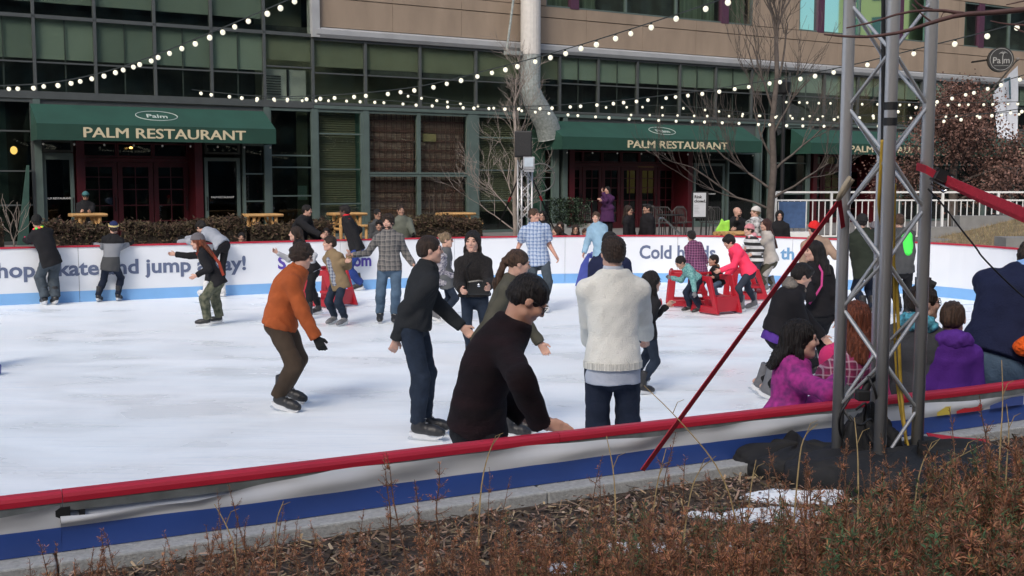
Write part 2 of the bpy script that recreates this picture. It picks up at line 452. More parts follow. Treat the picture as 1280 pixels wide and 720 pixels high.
# ------------------------------------------------------------------ the restaurant building
bd = root('restaurant_building', 'tan stone building with dark gridded windows and green restaurant awnings behind the rink', 'building', FO, FA)
def Lb(name, lo, hi, m, parent=bd, bevel=0):
    mb = MB(); mb.box(lo, hi); return mb.build(name, m, parent, bevel=bevel)
# core behind everything (floors and dark rooms)
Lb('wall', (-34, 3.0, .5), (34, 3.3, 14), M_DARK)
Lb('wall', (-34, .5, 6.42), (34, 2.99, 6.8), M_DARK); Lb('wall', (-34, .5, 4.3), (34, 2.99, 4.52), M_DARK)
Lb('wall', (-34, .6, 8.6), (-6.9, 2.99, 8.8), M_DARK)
Lb('wall', (-34.2, -.02, .5), (-34, 3.3, 14), M_STONE); Lb('wall', (34, -.02, .5), (34.2, 3.3, 14), M_STONE)
Lb('roof', (-34.2, 0, 14), (34.2, 3.3, 14.3), M_STONE)
# tan stone panels
us = [-6.72]
while us[-1] < 33: us.append(us[-1] + 2.42)
UW = [(U(683), U(941)), (U(1000), U(1172)), (U(1204), U(1330))]
UWu = [(1.34, 10.55), (12.95, 20.3), (22.7, 33.0)]
pj = .012
for r, (z0, z1) in enumerate([(6.78, 7.65), (7.65, 8.02), (8.02, 9.9), (9.9, 11.9), (11.9, 14.0)]):
    for a, b in zip(us[:-1], us[1:]):
        spans = [(a, b)]
        if r == 2:
            for (w0, w1) in UWu:
                ns = []
                for (c, d) in spans:
                    if c < w0: ns.append((c, min(d, w0)))
                    if d > w1: ns.append((max(c, w1), d))
                spans = [q for q in ns if q[1] - q[0] > .06]
        for (c, d) in spans:
            pr = .0 if r != 1 else -.015
            Lb('stone_panel', (c + pj * .4, pr + rnd.uniform(-.004, .004), z0 + pj), (d - pj * .4, .3, z1 - pj), M_STONE)
Lb('joint_backing', (-6.7, .3, 6.5), (34, .42, 8.0), M_JOINT)
Lb('joint_backing', (-6.7, .3, 9.9), (34, .42, 14), M_JOINT)
Lb('wall', (-34, .12, 8.75), (-6.74, .4, 14), M_DARK)
# cornice
mb = MB(); mb.prism([(.3, 6.46), (-.10, 6.46), (-.16, 6.56), (-.16, 6.70), (-.05, 6.765), (.3, 6.765)], 0, -6.86, 34); mb.build('cornice', M_CORN, bd)
mb = MB(); mb.box((-6.98, -.14, 6.46), (-6.74, .3, 14)); mb.build('corner_trim', M_CORN, bd)

def window(u0, u1, z0, z1, pane=M_GLASS, fr=.038, rails=(), posts=(), blind=None, blind2=None, back=None, m=M_MULL, w=0.0, thin=.02, prof=.10):
    mb = MB()
    mb.box((u0 - fr, w - .03, z0 - fr), (u0 + fr, w + prof, z1 + fr)); mb.box((u1 - fr + .001, w - .028, z0 - fr + .002), (u1 + fr, w + prof - .002, z1 + fr - .002))
    mb.box((u0 + fr + .001, w - .02, z0 - fr), (u1 - fr - .001, w + prof - .01, z0 + fr)); mb.box((u0 + fr + .001, w - .021, z1 - fr), (u1 - fr - .001, w + prof - .011, z1 + fr))
    for z in rails: mb.box((u0 + fr + .002, w - .005, z - thin), (u1 - fr - .002, w + prof - .02, z + thin))
    for u in posts: mb.box((u - thin * .8, w + .06, z0 + fr + .002), (u + thin * .8, w + prof - .015, z1 - fr - .002))
    o = mb.build('window', m, bd)
    for k in range(len(rails) + 1):
        zz = [z0 + fr] + list(rails) + [z1 - fr]
        g = MB(); g.box((u0 + fr, w + .045, zz[k] + .003), (u1 - fr, w + .055, zz[k + 1] - .003)); g.build('pane', pane, o)
    for bl, dep in ((blind, .13), (blind2, .12)):
        if bl:
            g = MB(); g.box((u0 + .01, w + dep, bl[0]), (u1 - .01, w + dep + .02, bl[1])); g.build('blind', bl[2], o)
    if back is not None:
        g = MB(); g.box((u0 + .005, w + .9, z0), (u1 - .005, w + .92, z1)); g.build('room_wall', back, o)
    return o
# top-left curtain wall: three storeys of bays
leftm = [-19.2, -17.7, -16.2, -14.67, -13.13, -11.55, -9.97, -8.42, -6.93]
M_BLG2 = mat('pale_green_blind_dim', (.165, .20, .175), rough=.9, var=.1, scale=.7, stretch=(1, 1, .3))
for i, (a, b) in enumerate(zip(leftm[:-1], leftm[1:])):
    if b > -8.3:   # the bay beside the stone, olive room with a white vent unit
        window(a, b, 6.52, 8.7, back=M_OLIVE, rails=(), blind=(7.6, 8.7, M_OLIVE))
        o = window(a, b, 4.52, 6.5, back=M_OLIVE, rails=(5.55,), blind=(5.75, 6.5, M_OLIVE))
        g = MB(); g.box((a + .08, .35, 4.55), (b - .1, .5, 5.5)); g.box((a + .78, .3, 4.55), (a + .84, .34, 5.5), 1)
        for k in range(9): g.box((a + .1, .31, 4.68 + k * .075), (a + .6, .345, 4.70 + k * .075), 1)
        g.build('vent_unit', [mat('vent_white', (.42, .43, .41), rough=.6, var=.05), M_BLACK], o)
    else:
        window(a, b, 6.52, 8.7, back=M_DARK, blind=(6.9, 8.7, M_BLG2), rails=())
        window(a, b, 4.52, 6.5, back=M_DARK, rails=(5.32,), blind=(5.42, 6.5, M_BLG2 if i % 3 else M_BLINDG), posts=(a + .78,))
# middle bays over the lattice curtains
midm = [-6.93, -5.23, -3.37, -1.36, .35, 1.89]
for i, (a, b) in enumerate(zip(midm[:-1], midm[1:])):
    o = window(a + .0, b, 4.52, 6.42, rails=(5.42,), back=M_OLIVE, blind=(5.62, 6.42, M_OLIVE), blind2=(5.44, 5.61, M_DARK) if i in (1, 2, 3) else None)
rightm = [1.89, 3.48, 5.17, 7.09, 8.79, 10.56, 12.5, 14.4, 16.3, 18.2, 20.1, 22.0, 23.9, 25.8, 27.7]
for i, (a, b) in enumerate(zip(rightm[:-1], rightm[1:])):
    window(a, b, 4.52, 6.42, rails=(5.5,), back=M_DARK, blind=(5.66 - .04 * (i % 2), 6.42, M_BLINDG), posts=((a + b) / 2,))
# transom beam running between storeys
Lb('transom_beam', (-20, -.06, 4.36), (-6.95, .1, 4.50), M_MULL); Lb('transom_beam', (-6.94, -.07, 4.36), (28, .09, 4.46), M_GREENFR)
# upper windows with purple mullions
def upper(w0, w1, pm, thinm, pane, blinds, back=M_DARK):
    o = MB().box((w0, .02, 8.02), (w1, .14, 8.07)).box((w0, .02, 9.83), (w1, .14, 9.88)).box((w0, .021, 8.071), (w0 + .05, .14, 9.829)).box((w1 - .05, .021, 8.071), (w1, .14, 9.829)).build('window', M_GREENFR, bd)
    for u in pm: MB().box((u - .17, -.03, 8.0), (u + .17, .16, 9.89)).build('purple_mullion', M_PURP, o)
    for u in thinm: MB().box((u - .03, .0, 8.072), (u + .03, .15, 9.828)).build('mullion', M_GREENFR, o)
    cuts = sorted([w0 + .05] + [u for u in pm] + list(thinm) + [w1 - .05])
    for a, b in zip(cuts[:-1], cuts[1:]): MB().box((a + .01, .09, 8.072), (b - .01, .1, 9.828)).build('pane', pane, o)
    for (a, b) in blinds: MB().box((a, .3, 8.03), (b, .33, 9.88)).build('curtain', M_CURT, o)
    MB().box((w0, .9, 8.03), (w1, .93, 9.88)).build('room_wall', back, o)
ux = lambda px: FU(px, 22)[0]
upper(1.34, 10.55, [ux(718), ux(906)], [ux(783), ux(846)], M_GLASS, [(1.4, ux(750)), (ux(856), 8.9), (9.6, 10.4)])
upper(12.95, 20.3, [FU(1026, 30)[0], FU(1125, 40)[0]], [FU(1075, 30)[0]], M_TEAL, [])
upper(22.7, 33.0, [FU(1226, 50)[0]], [FU(1262, 50)[0]], M_GLASS, [(22.8, FU(1215, 50)[0])])
# ground floor -----------------------------------------------------------
G0 = .5
def col(u, wdt=.12, m=M_GREENFR, z1=4.36, w0=-.05): return Lb('column', (u - wdt, w0, G0), (u + wdt, .2, z1), m)
for u in (-14.67, -8.4, -6.9, -5.25, -1.5, 1.75, 2.1, 10.9, 11.6): col(u, .09 if u not in (-1.5,) else .17)
# left-hand dark windows
window(-17.7, -14.8, G0 + .05, 4.3, pane=M_GLASSD, rails=(1.55, 2.45, 3.5), back=M_DARK, posts=())
window(-20.6, -17.8, G0 + .05, 4.3, pane=M_GLASSD, rails=(1.55, 2.45, 3.5), back=M_DARK)
mb = MB(); mb.prism([(-15.30, G0), (-15.02, G0), (-14.93, 2.6), (-14.99, 2.6)], 1, -.22, -.12); mb.build('leaning_pilaster', mat('verdigris_paint', (.035, .085, .068), rough=.6, var=.15), bd)
MB().box((-15.62, .25, G0), (-15.4, .4, 4.3)).build('column', M_GREENFR, bd)
def door(u0, u1, z1, m, pane=M_GLASSD, w=0.05, fr=.10, rails=(), posts=(), handle=1, n='door'):
    mb = MB(); mb.box((u0, w, G0), (u0 + fr, w + .08, z1)); mb.box((u1 - fr, w, G0), (u1, w + .08, z1))
    mb.box((u0 + fr + .001, w + .003, z1 - fr), (u1 - fr - .001, w + .077, z1 - .001)); mb.box((u0 + fr + .001, w + .003, G0), (u1 - fr - .001, w + .077, G0 + .22))
    for z in rails: mb.box((u0 + fr + .002, w + .01, z - .015), (u1 - fr - .002, w + .06, z + .015))
    for u in posts: mb.box((u - .012, w + .013, G0 + .221), (u + .012, w + .057, z1 - fr - .001))
    o = mb.build(n, m, bd)
    MB().box((u0 + fr, w + .035, G0 + .2), (u1 - fr, w + .042, z1 - fr)).build('pane', pane, o)
    if handle:
        uu = u1 - fr * .5 if handle > 0 else u0 + fr * .5
        h = MB(); h.tube([(uu, w - .002, 1.35), (uu, w - .05, 1.37), (uu, w - .05, 1.72), (uu, w - .002, 1.74)], .014, 6); h.build('handle', M_BLACK, o)
    return o
def lettering(body, u, z, size, m, w, parent=bd, bold=.0, sx=1.0, name='lettering', depth=.01, thick=0):
    me = text_mesh(body, size, bold, depth, m)
    if thick:      # heavier strokes: three slightly shifted copies, each 1 mm behind the last
        n = len(me.vertices); a = np.empty(n * 3); me.vertices.foreach_get('co', a); a = a.reshape(-1, 3); fs = [tuple(p.vertices) for p in me.polygons]; V_, F2 = [], []
        for q, (dx, dy) in enumerate(((0, 0), (-thick, 0), (thick, 0), (0, thick * .6), (0, -thick * .6))): V_ += [tuple(r_ + np.array([dx, dy, -.001 * q])) for r_ in a]; F2 += [tuple(i_ + q * n for i_ in f_) for f_ in fs]
        me = bpy.data.meshes.new(name); me.from_pydata([tuple(float(c_) for c_ in v_) for v_ in V_], [], F2); me.materials.append(m)
    o = link(name, me, parent, (u, w, z)); o.rotation_euler = (math.pi / 2, 0, 0); o.scale = (sx, 1, 1); return o
def entry(u0, u1, dl, red, dr, tall=2.86, rightwin=None):
    """recessed red French doors between two green glazed doors"""
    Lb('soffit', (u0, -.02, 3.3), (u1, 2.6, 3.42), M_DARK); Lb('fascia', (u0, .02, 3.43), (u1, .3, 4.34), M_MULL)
    if dl:
        d = door(dl[0], dl[1], tall, M_GREENFR); lettering('PALM RESTAURANT', (dl[0] + dl[1]) / 2 - .02, 1.72, .075, M_WHITE, .08, d)
        MB().box((dl[0], .06, tall + .001), (dl[1], .14, tall + .08)).build('door_head', M_GREENFR, bd)
        window(dl[0] + .04, dl[1] - .04, tall + .13, 3.25, pane=M_GLASSD, fr=.03, m=M_DARK)
    if dr:
        d = door(dr[0], dr[1], tall, M_GREENFR, handle=-1); lettering('PALM RESTAURANT', (dr[0] + dr[1]) / 2, 1.72, .075, M_WHITE, .08, d)
        window(dr[0] + .04, dr[1] - .04, tall + .13, 3.25, pane=M_GLASSD, fr=.03, m=M_DARK)
    r0, r1 = red
    wr = .75
    Lb('red_pier', (r0, .0, G0), (r0 + .22, wr + .1, 3.3), M_RED); Lb('red_pier', (r1 - .22, .0, G0), (r1, wr + .1, 3.3), M_RED)
    n = max(3, int((r1 - r0 - .44) / .82)); wd = (r1 - r0 - .44) / n
    Lb('red_transom', (r0 + .221, wr - .02, 2.72), (r1 - .221, wr + .1, 2.84), M_RED)
    for i in range(n):
        a = r0 + .22 + i * wd
        if i % 2 == 0 or True:
            door(a + .01, a + wd - .01, 2.71, M_RED, w=wr, fr=.13, rails=(1.05, 1.5, 1.95, 2.3), posts=(a + wd / 2,), handle=0 if i % 2 else 1, n='french_door')
        window(a + .03, a + wd - .03, 2.88, 3.24, pane=M_GLASSD, fr=.02, m=M_RED, w=wr)
    Lb('lobby_wall', (r0, 2.2, G0), (r1, 2.25, 3.3), M_DARK)
    Lb('glazed_divider', (r0 + .3, 1.6, G0), (r0 + 1.1, 1.63, 2.2), mat('lobby_curtain', (.10, .11, .10), var=.4, scale=6, stretch=(1, 1, .05)))
    Lb('glazed_divider', (r1 - 1.7, 1.6, G0), (r1 - .9, 1.63, 2.1), MATS['lobby_curtain'])
entry(-14.6, -8.5, (-14.58, -13.78), (-13.72, -10.30), (-10.24, -9.2))
window(-9.1, -8.45, G0 + .05, 3.25, pane=M_GLASSD, rails=(1.6, 2.4), back=M_DARK, m=M_GREENFR)
entry(2.15, 10.8, None, (2.3, 7.75), (7.85, 9.35))
window(9.45, 10.8, G0 + .05, 3.25, pane=M_GLASSD, rails=(2.5,), back=M_DARK, m=M_GREENFR)
MB().box((6.25, 1.3, 1.75), (6.95, 1.35, 2.75)).box((5.75, 1.3, 1.75), (6.2, 1.35, 2.6)).build('lit_room', emit_mat('warm_room_glow', (.42, .28, .08), .10), bd)
# window by first awning with notice
o = window(-8.3, -6.98, G0 + .05, 4.3, pane=M_GLASSD, rails=(1.75, 2.6, 2.95), back=M_DARK, m=M_GREENFR, blind=None)
MB().box((-7.35, .35, G0), (-7.0, .38, 4.3)).build('curtain', M_OLIVE, o)
MB().box((-7.36, .30, 1.62), (-7.06, .31, 2.05)).build('notice', mat('notice_paper', (.40, .55, .50), var=.15, scale=30), o)
# blinds bay
def slat_blind(parent, u0, u1, z0, z1, m=M_BLIND, w=.2, step=.07):
    mb = MB(); z = z0
    while z < z1:
        mb.add([(u0, w, z), (u1, w, z), (u1, w + .05, z + .045), (u0, w + .05, z + .045)], [(0, 1, 2, 3)]); z += step
    mb.box((u0, w + .07, z0), (u1, w + .08, z1)); return setp(mb.build('slat_blind', m, parent), kind='stuff')
o = window(-6.82, -5.38, G0 + .05, 4.3, pane=M_GLASS, rails=(1.5, 2.55, 3.62), back=M_DARK, m=M_GREENFR); slat_blind(o, -6.75, -5.5, 1.0, 4.28)
MB().box((-5.52, .3, G0), (-5.3, .34, 4.3)).build('curtain', mat('teal_curtain', (.05, .12, .10), var=.2), o)
# lattice curtain bays
for (a, b) in ((-5.16, -3.47), (-3.41, -1.68)):
    for (z0, z1) in ((.55, 2.36), (2.44, 4.3)):
        o = window(a, b, z0, z1, pane=M_GLASS, fr=.03, m=M_GREENFR)
        MB().box((a, .3, z0), (b, .32, z1)).build('curtain', M_LATTB, o)
        g = MB(); u = a + .04
        while u < b - .02:
            g.box((u, .22, z0), (u + .022, .235, z1)); u += .17 if int((u - a) * 10) % 3 else .075
        z = z0 + .1
        while z < z1: g.box((a, .24, z), (b, .255, z + .055)); g.box((a, .24, z + .11), (b, .255, z + .125)); z += .30
        z = z0 + .03
        while z < z1: g.box((a, .262, z), (b, .27, z + .012)); z += .048
        setp(g.build('lattice', M_LATT, o), kind='stuff')
MB().box((-3.2, .2, 3.45), (-2.72, .21, 3.7)).build('paper_notice', mat('faded_notice', (.30, .24, .12), var=.1), bd)
o = window(-1.3, 1.62, G0 + .05, 4.3, pane=M_GLASS, rails=(1.55, 2.55, 3.62), back=M_DARK, m=M_GREENFR, posts=()); slat_blind(o, -1.2, .5, 1.2, 4.28)
MB().box((.75, .3, G0), (1.5, .34, 4.3)).build('curtain', MATS['teal_curtain'], o)
# beyond the second awning
o = window(11.1, 11.5, G0 + .05, 4.3, pane=M_GLASSD, back=M_DARK, m=M_GREENFR)
o = window(11.75, 13.55, G0 + .05, 4.3, pane=M_GLASSD, rails=(1.7, 2.9), back=M_DARK, m=M_GREENFR)
entry(13.7, 20.2, None, (13.9, 17.6), (17.7, 18.9))
window(19.0, 20.1, G0 + .05, 3.25, pane=M_GLASSD, rails=(1.6, 2.4), back=M_DARK, m=M_GREENFR)
for a in (20.5, 22.5, 24.5, 26.5): window(a, a + 1.8, G0 + .05, 4.3, pane=M_GLASSD, rails=(1.7, 2.9), back=M_DARK, m=M_GREENFR)
for u in (13.6, 20.3, 22.4, 24.4): col(u, .08)
# awnings
def awning(u0, u1, text, tu, tsize, tsx, logo_u=None, proj=1.15, right_in=.0):
    zt, zv, zb = 4.22, 3.66, 3.24
    d = proj
    L = lambda w, z: FU  # noqa
    # frame: top edge at the wall, slope to the valance front
    aw = MB()
    A = (u0, -.08, zt); B = (u1, -.08, zt); C = (u1 - .0, -d, zv); Dd = (u0 + .0, -d, zv); E = (u0, -.08, zv); F_ = (u1, -.08, zv)
    aw.add([A, B, C, Dd], [(0, 3, 2, 1)])
    aw.add([A, Dd, E], [(0, 2, 1)]); aw.add([B, C, F_], [(0, 1, 2)])
    t = .02
    aw.add([(A[0], A[1], A[2] - t), (B[0], B[1], B[2] - t), (C[0], C[1] + t, C[2] - t), (Dd[0], Dd[1] + t, Dd[2] - t)], [(0, 1, 2, 3)])
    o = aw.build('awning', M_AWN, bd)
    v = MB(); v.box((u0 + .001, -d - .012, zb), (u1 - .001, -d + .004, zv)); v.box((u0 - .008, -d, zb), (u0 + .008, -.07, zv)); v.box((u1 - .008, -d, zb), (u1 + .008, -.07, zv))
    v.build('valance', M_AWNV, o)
    tl_ = lettering(text, (tu[0] + tu[1]) / 2, (zb + zv) / 2 - .01, tsize, M_LETT, -d - .016, o, thick=tsize * .022); lo_, hi_ = bbox(tl_.data); tl_.scale = ((tu[1] - tu[0]) / (hi_[0] - lo_[0]), 1, 1)
    if logo_u is not None:
        # oval ring and script on the slope
        sl = math.atan2(zt - zv, d - .08); ny = Vector((0, -math.sin(sl), math.cos(sl)))
        ring = MB(); pts = []
        for k in range(33):
            a = 2 * math.pi * k / 32; q = Vector((logo_u + .56 * math.cos(a), 0, 0)); q += Vector((0, math.cos(sl), math.sin(sl))) * (.30 * math.sin(a))
            q += Vector((0, -d + (d - .08) * .53, zv + (zt - zv) * .53)) + ny * .01; pts.append(np.array(q))
        ring.tube(pts, .012, 5, cap=False); ring.build('logo_ring', M_LOGO, o)
        me = text_mesh('Palm', .30, .004, .006, M_LOGO); t_ = link('logo_script', me, o)
        t_.matrix_local = frameM(Vector((logo_u, -d + (d - .08) * .5, zv + (zt - zv) * .5)) + ny * .012, Vector((1, 0, 0)), Vector((.18, math.cos(sl), math.sin(sl))), ny)
        ln = MB(); ln.box((-.33, -.145, 0), (.33, -.135, .004)); l_ = ln.build('logo_line', M_LOGO, o); l_.matrix_local = t_.matrix_local.copy()
    return o
def awu(px, y=180, w=-1.15): return FU(px, y, w)[0]
PROJ = 1.15
awning(awu(47), awu(345), 'PALM RESTAURANT', (awu(104), awu(307)), .37, 1.0, awu(196, 143, -.6))
awning(awu(703), awu(952), 'PALM RESTAURANT', (awu(784), awu(909)), .36, 1.0, awu(828, 163, -.6))
awning(awu(1014), awu(1192), 'PALM RESTAURANT', (awu(1062), awu(1168)), .35, 1.0, None)
awning(awu(1240), awu(1345), 'The Palm', (awu(1273), awu(1340)), .5, 1.0, None)
# small bulbs hanging beneath the awnings
for (a, b) in ((awu(55), awu(340)), (awu(712), awu(945))):
    for k in range(9):
        u = a + (b - a) * k / 8; g = MB(); g.ell((u, -1.0, 3.14), (.028, .028, .035), 8, 5); g.build('awning_bulb', mat('dull_bulb', (.5, .5, .45), rough=.3), bd)
g = MB(); g.ell((U(18, .5), .35, 3.0), (.09, .09, .11)); g.build('warm_lamp', emit_mat('warm_lamp', (1, .55, .15), 2.2), bd)
g = MB(); g.ell((U(165, .5), .5, 3.12), (.05, .05, .03)); g.build('ceiling_lamp', MATS['warm_lamp'], bd)
g = MB(); g.ell((U(281, .3), .25, 5.55), (.09, .09, .03)); g.build('ceiling_lamp', emit_mat('soft_lamp', (1, .85, .6), 1.2), bd)
# big white post with the bent galvanised duct in front of the wall
pd = root('support_post', 'tall round white post on a bent speckled grey strut left of the second awning', 'post', FW(.35, -.6, 0), FA)
mb = MB(); mb.tube([(0, 0, 6.30), (0, 0, 14)], .33, 20); mb.build('white_shaft', mat('shaft_white', (.55, .53, .50), rough=.6, var=.06), pd, smooth=False)
mb = MB(); mb.tube([(0, 0, 6.29), (0, 0, 6.0), (0, 0, 5.2), (.15, .05, 4.85), (.75, .2, 4.1), (.95, .3, 3.72), (.98, .3, 3.6)], [.33, .33, .33, .36, .40, .42, .42], 20); mb.build('bent_strut', M_SPECK, pd)
mb = MB(); mb.box((-.95, -.1, 6.26), (-.35, .12, 6.38)); mb.tube([(-.9, 0, 6.4), (-.45, .1, 9)], .04, 8); mb.build('bracket', M_SPECK, pd)
# round hanging sign
sp = FW(23.0, -1.6, 7.30)
sg = root('round_sign', 'round black hanging sign with a white palm tree above the brown-leaved tree', 'sign', sp, R(-6))
mb = MB(); mb.tube([(0, -.12, 0), (0, .12, 0)], .52, 32); mb.build('sign_drum', mat('sign_black', (.025, .025, .025), rough=.4), sg)
ringp = [np.array([.45 * math.cos(2 * math.pi * k / 40), -.128, .45 * math.sin(2 * math.pi * k / 40)]) for k in range(41)]
mb = MB(); mb.tube(ringp, .012, 5, cap=False); mb.build('ring', mat('sign_grey', (.30, .30, .29), var=.05), sg)
me = text_mesh('Pa m', .36, .004, .01, MATS['sign_grey']); t_ = link('lettering', me, sg, (-.0, -.13, -.05)); t_.rotation_euler = (math.pi / 2, 0, 0)
mb = MB(); mb.tube([(.06, -.13, -.20), (.05, -.13, .1), (.08, -.13, .24)], .018, 6)
for a in (20, 60, 110, 150, 175): mb.tube([(.08, -.13, .24), (.08 + .11 * math.cos(R(a)), -.13, .26 + .08 * math.sin(R(a))), (.08 + .19 * math.cos(R(a)), -.13, .22 + .05 * math.sin(R(a)))], [.016, .014, .004], 5)
mb.box((-.28, -.135, -.27), (.3, -.128, -.255)); mb.build('palm_emblem', MATS['sign_grey'], sg)
mb = MB(); mb.tube([(-.5, .05, 0), (-.9, .9, 0)], .04, 8); mb.build('bracket', M_BLACK, sg)
# flag
f0, f1 = PY(1232, 122, 43.0), PY(1272, 74, 41.0)
fl = root('flag', 'white flag hanging from an angled pole at the right end of the building', 'flag', f0)
mb = MB(); mb.tube([(0, 0, 0), f1 - f0], .035, 8); mb.ell(f1 - f0, (.07, .07, .07)); mb.build('pole', mat('pole_bronze', (.16, .14, .12), rough=.4), fl)
tips = [PY(1271, 82, 41.1), PY(1241, 118, 42.6)]; bots = [PY(1271, 178, 41.6), PY(1252, 172, 41.8)]
V = []; nn = 14
for j in range(nn + 1):
    for i in range(nn + 1):
        a = i / nn; b = j / nn; p = (1 - b) * ((1 - a) * tips[1] + a * tips[0]) + b * ((1 - a) * bots[1] + a * bots[0]); p = p - f0
        p = p + FN * (.12 * math.sin(a * 11 + b * 2) * (.3 + b)); V.append(p)
Fq = [(j * (nn + 1) + i, j * (nn + 1) + i + 1, (j + 1) * (nn + 1) + i + 1, (j + 1) * (nn + 1) + i) for j in range(nn) for i in range(nn)]
o = link('flag_cloth', mesh_np('flag_cloth', V, Fq, mat('flag_white', (.66, .70, .78), rough=.8, var=.05), smooth=True), fl)
me = text_mesh('7', 1.1, .01, .01, mat('flag_mark', (.05, .10, .13))); t_ = link('flag_mark', me, fl, PY(1262, 112, 41.3) - f0); t_.rotation_euler = (math.pi / 2, -.35, .3); t_.scale = (.6, 1, 1)
# yellow tower seen in the glass; dark blocks are added to block sky reflections
M_OPP = mat('sky_blocker_dark', (.05, .052, .055), var=.3, scale=.08)
for (nm, lab, x0, y0, x1, y1, h, m) in (
        ('sky_blocker', 'long dark unseen block added behind the viewer to keep sky out of reflections', -60, -62, 92, -34, 30, M_OPP),
        ('sky_blocker_side', 'broad dark unseen block added on the right to darken window reflections', 96, -60, 130, 14, 42, M_OPP),
        ('office_tower', 'pale yellow stone tower across the street to the right', 96, 27.0, 118, 34.5, 60, mat('yellow_stone', (.62, .52, .25), var=.1, scale=.2)),
        ('sky_blocker_side', 'dark unseen block added at far right beyond the sky gap for window reflections', 96, 38, 128, 76, 40, M_OPP)):
    o = root(nm, lab, 'building', ((x0 + x1) / 2, (y0 + y1) / 2, 0))
    hx, hy = (x1 - x0) / 2, (y1 - y0) / 2
    MB().box((-hx, -hy, 0), (hx, hy, h)).build('wall', m, o); MB().box((-hx - .3, -hy - .3, h), (hx + .3, hy + .3, h + .8)).build('roof', m, o)
    g = MB()
    z = 3
    while z < h - 2:
        if x0 > 90:
            y = -hy + 1
            while y < hy - 1.5: g.box((-hx - .06, y, z), (-hx + .02, y + 1.3, z + 2)); y += 2.6
        else:
            x = -hx + 1.5
            while x < hx - 3: g.box((x, hy - .02, z), (x + 2.4, hy + .06, z + 2)); x += 4
        z += 3.8
    setp(g.build('windows', mat('opposite_glass', (.10, .16, .17), rough=.15, var=.4, scale=.1), o), kind='stuff')
# ------------------------------------------------------------------ near boards, banner and kerb
def clipseg(P, x0, x1): return [p for p in P if x0 <= p[0] <= x1]
def near_at(x):
    for a, b in zip(near[3:-1], near[4:]):
        if a[0] <= x <= b[0]: return a + (b - a) * (x - a[0]) / (b[0] - a[0])
nb = root('near_barrier', 'near rink boards with a thick red top rail in the foreground', 'rink barrier')
NX = [-10.5, -8.0, -5.6, -3.6, -1.72, .18, 2.1, 4.0, 6.0]
def near_range(x0, x1, step=.15):
    n = max(2, int((x1 - x0) / step) + 1); return [near_at(x0 + (x1 - x0) * i / (n - 1)) for i in range(n)]
for a, b in zip(NX[:-1], NX[1:]):
    P = near_range(a + .0012, b - .0012)
    mb = MB(); wall_along(mb, offset(P, -.075), .05, -.005, .93); mb.build('board_panel', M_BOARD, nb)
    # rounded red rail
    mb = MB(); Q = [(*p, 0) for p in offset(P, -.06)]
    prof = [(-.033, .960), (-.033, .980), (-.028, .992), (-.016, 1.0), (.016, 1.0), (.028, .992), (.033, .980), (.033, .960)]
    n = len(Q); vs = []
    for i, q in enumerate(Q):
        t = np.asarray(Q[min(i + 1, n - 1)]) - np.asarray(Q[max(i - 1, 0)]); t /= np.linalg.norm(t); nn = np.array([-t[1], t[0], 0])
        for (o_, z) in prof: vs.append(np.asarray(q) + nn * o_ + np.array([0, 0, z]))
    k = len(prof); fs = [(i * k + j, (i + 1) * k + j, (i + 1) * k + (j + 1) % k, i * k + (j + 1) % k) for i in range(n - 1) for j in range(k)]
    fs += [tuple(range(k)), tuple(range((n - 1) * k, n * k))[::-1]]
    mb.add(vs, fs); mb.build('red_rail', M_RAIL, nb, smooth=False)
    mb = MB(); wall_along(mb, offset(P, -.090), .034, .925, .959); mb.build('aluminium_channel', mat('dull_aluminium', (.20, .215, .21), rough=.5, metal=.3, var=.25, scale=12), nb)
for x in NX[1:-1]:
    for dx in (0.02,):
        p = near_at(x + dx); t = (near_at(x + .05) - near_at(x)); t /= np.linalg.norm(t); nn = np.array([t[1], -t[0]])
        MM = Matrix.Translation((*p, 0)) @ Matrix.Rotation(math.atan2(t[1], t[0]), 4, 'Z')
        mb = MB(); mb.box((-.03, -.100, .75), (.0, -.076, .924), M=MM); mb.box((.035, -.095, .75), (.055, -.076, .924), M=MM); mb.box((-.05, -.112, .89), (.002, -.101, .945), M=MM)
        mb.build('latch_bracket', [M_BLACK], nb)
# outside banner: white over blue, rippled along its top
M_BANW = mat('banner_white', (.46, .475, .50), rough=.45, col2=(.60, .61, .62), scale=2, bump=.5, bscale=3)
M_BANB = mat('banner_blue', (.032, .078, .30), rough=.42, var=.1, scale=2, bump=.5, bscale=3)
ban = root('wind_banner', 'long sagging white and blue vinyl banner hung on the outside of the near boards', 'banner')
def banner(x0, x1, droop, seed, marks=True):
    n = int((x1 - x0) / .03); m = 12
    V = []; mi = []
    for i in range(n + 1):
        x = x0 + (x1 - x0) * i / n; p = near_at(x); t = near_at(min(x + .05, 5.99)) - near_at(max(x - .05, -10.4)); t /= np.linalg.norm(t); nn = np.array([t[1], -t[0]])
        top = droop(x); bot = .779; bl = .874 + .003 * math.sin(x * 1.7)
        for j in range(m + 1):
            b = j / m; z = top + (bot - top) * (b ** .9)
            z = lerp(top, bl, j / 8) if j <= 8 else lerp(bl, bot, (j - 8) / 4)
            sway = .014 + .017 * (math.sin(x * 6 + seed + 5 * b) + .6 * math.sin(x * 17 + 3 * b * math.sin(x * 2) + seed)) * (1 - b) * .9 + .008 * (1 - abs(2 * b - .7))
            q = p + nn * (.100 + sway); V.append((q[0], q[1], z))
    F_ = []
    for i in range(n):
        for j in range(m):
            F_.append((i * (m + 1) + j, i * (m + 1) + j + 1, (i + 1) * (m + 1) + j + 1, (i + 1) * (m + 1) + j)); mi.append(1 if j >= 8 else 0)
    o = link('banner_sheet', mesh_np('banner_sheet', V, F_, [M_BANW, M_BANB], True, mi), ban)
def d1(x):
    return {0: 0}.get(x, 0) + .10 + .05 * math.sin((x + 2.2) * 1.5)
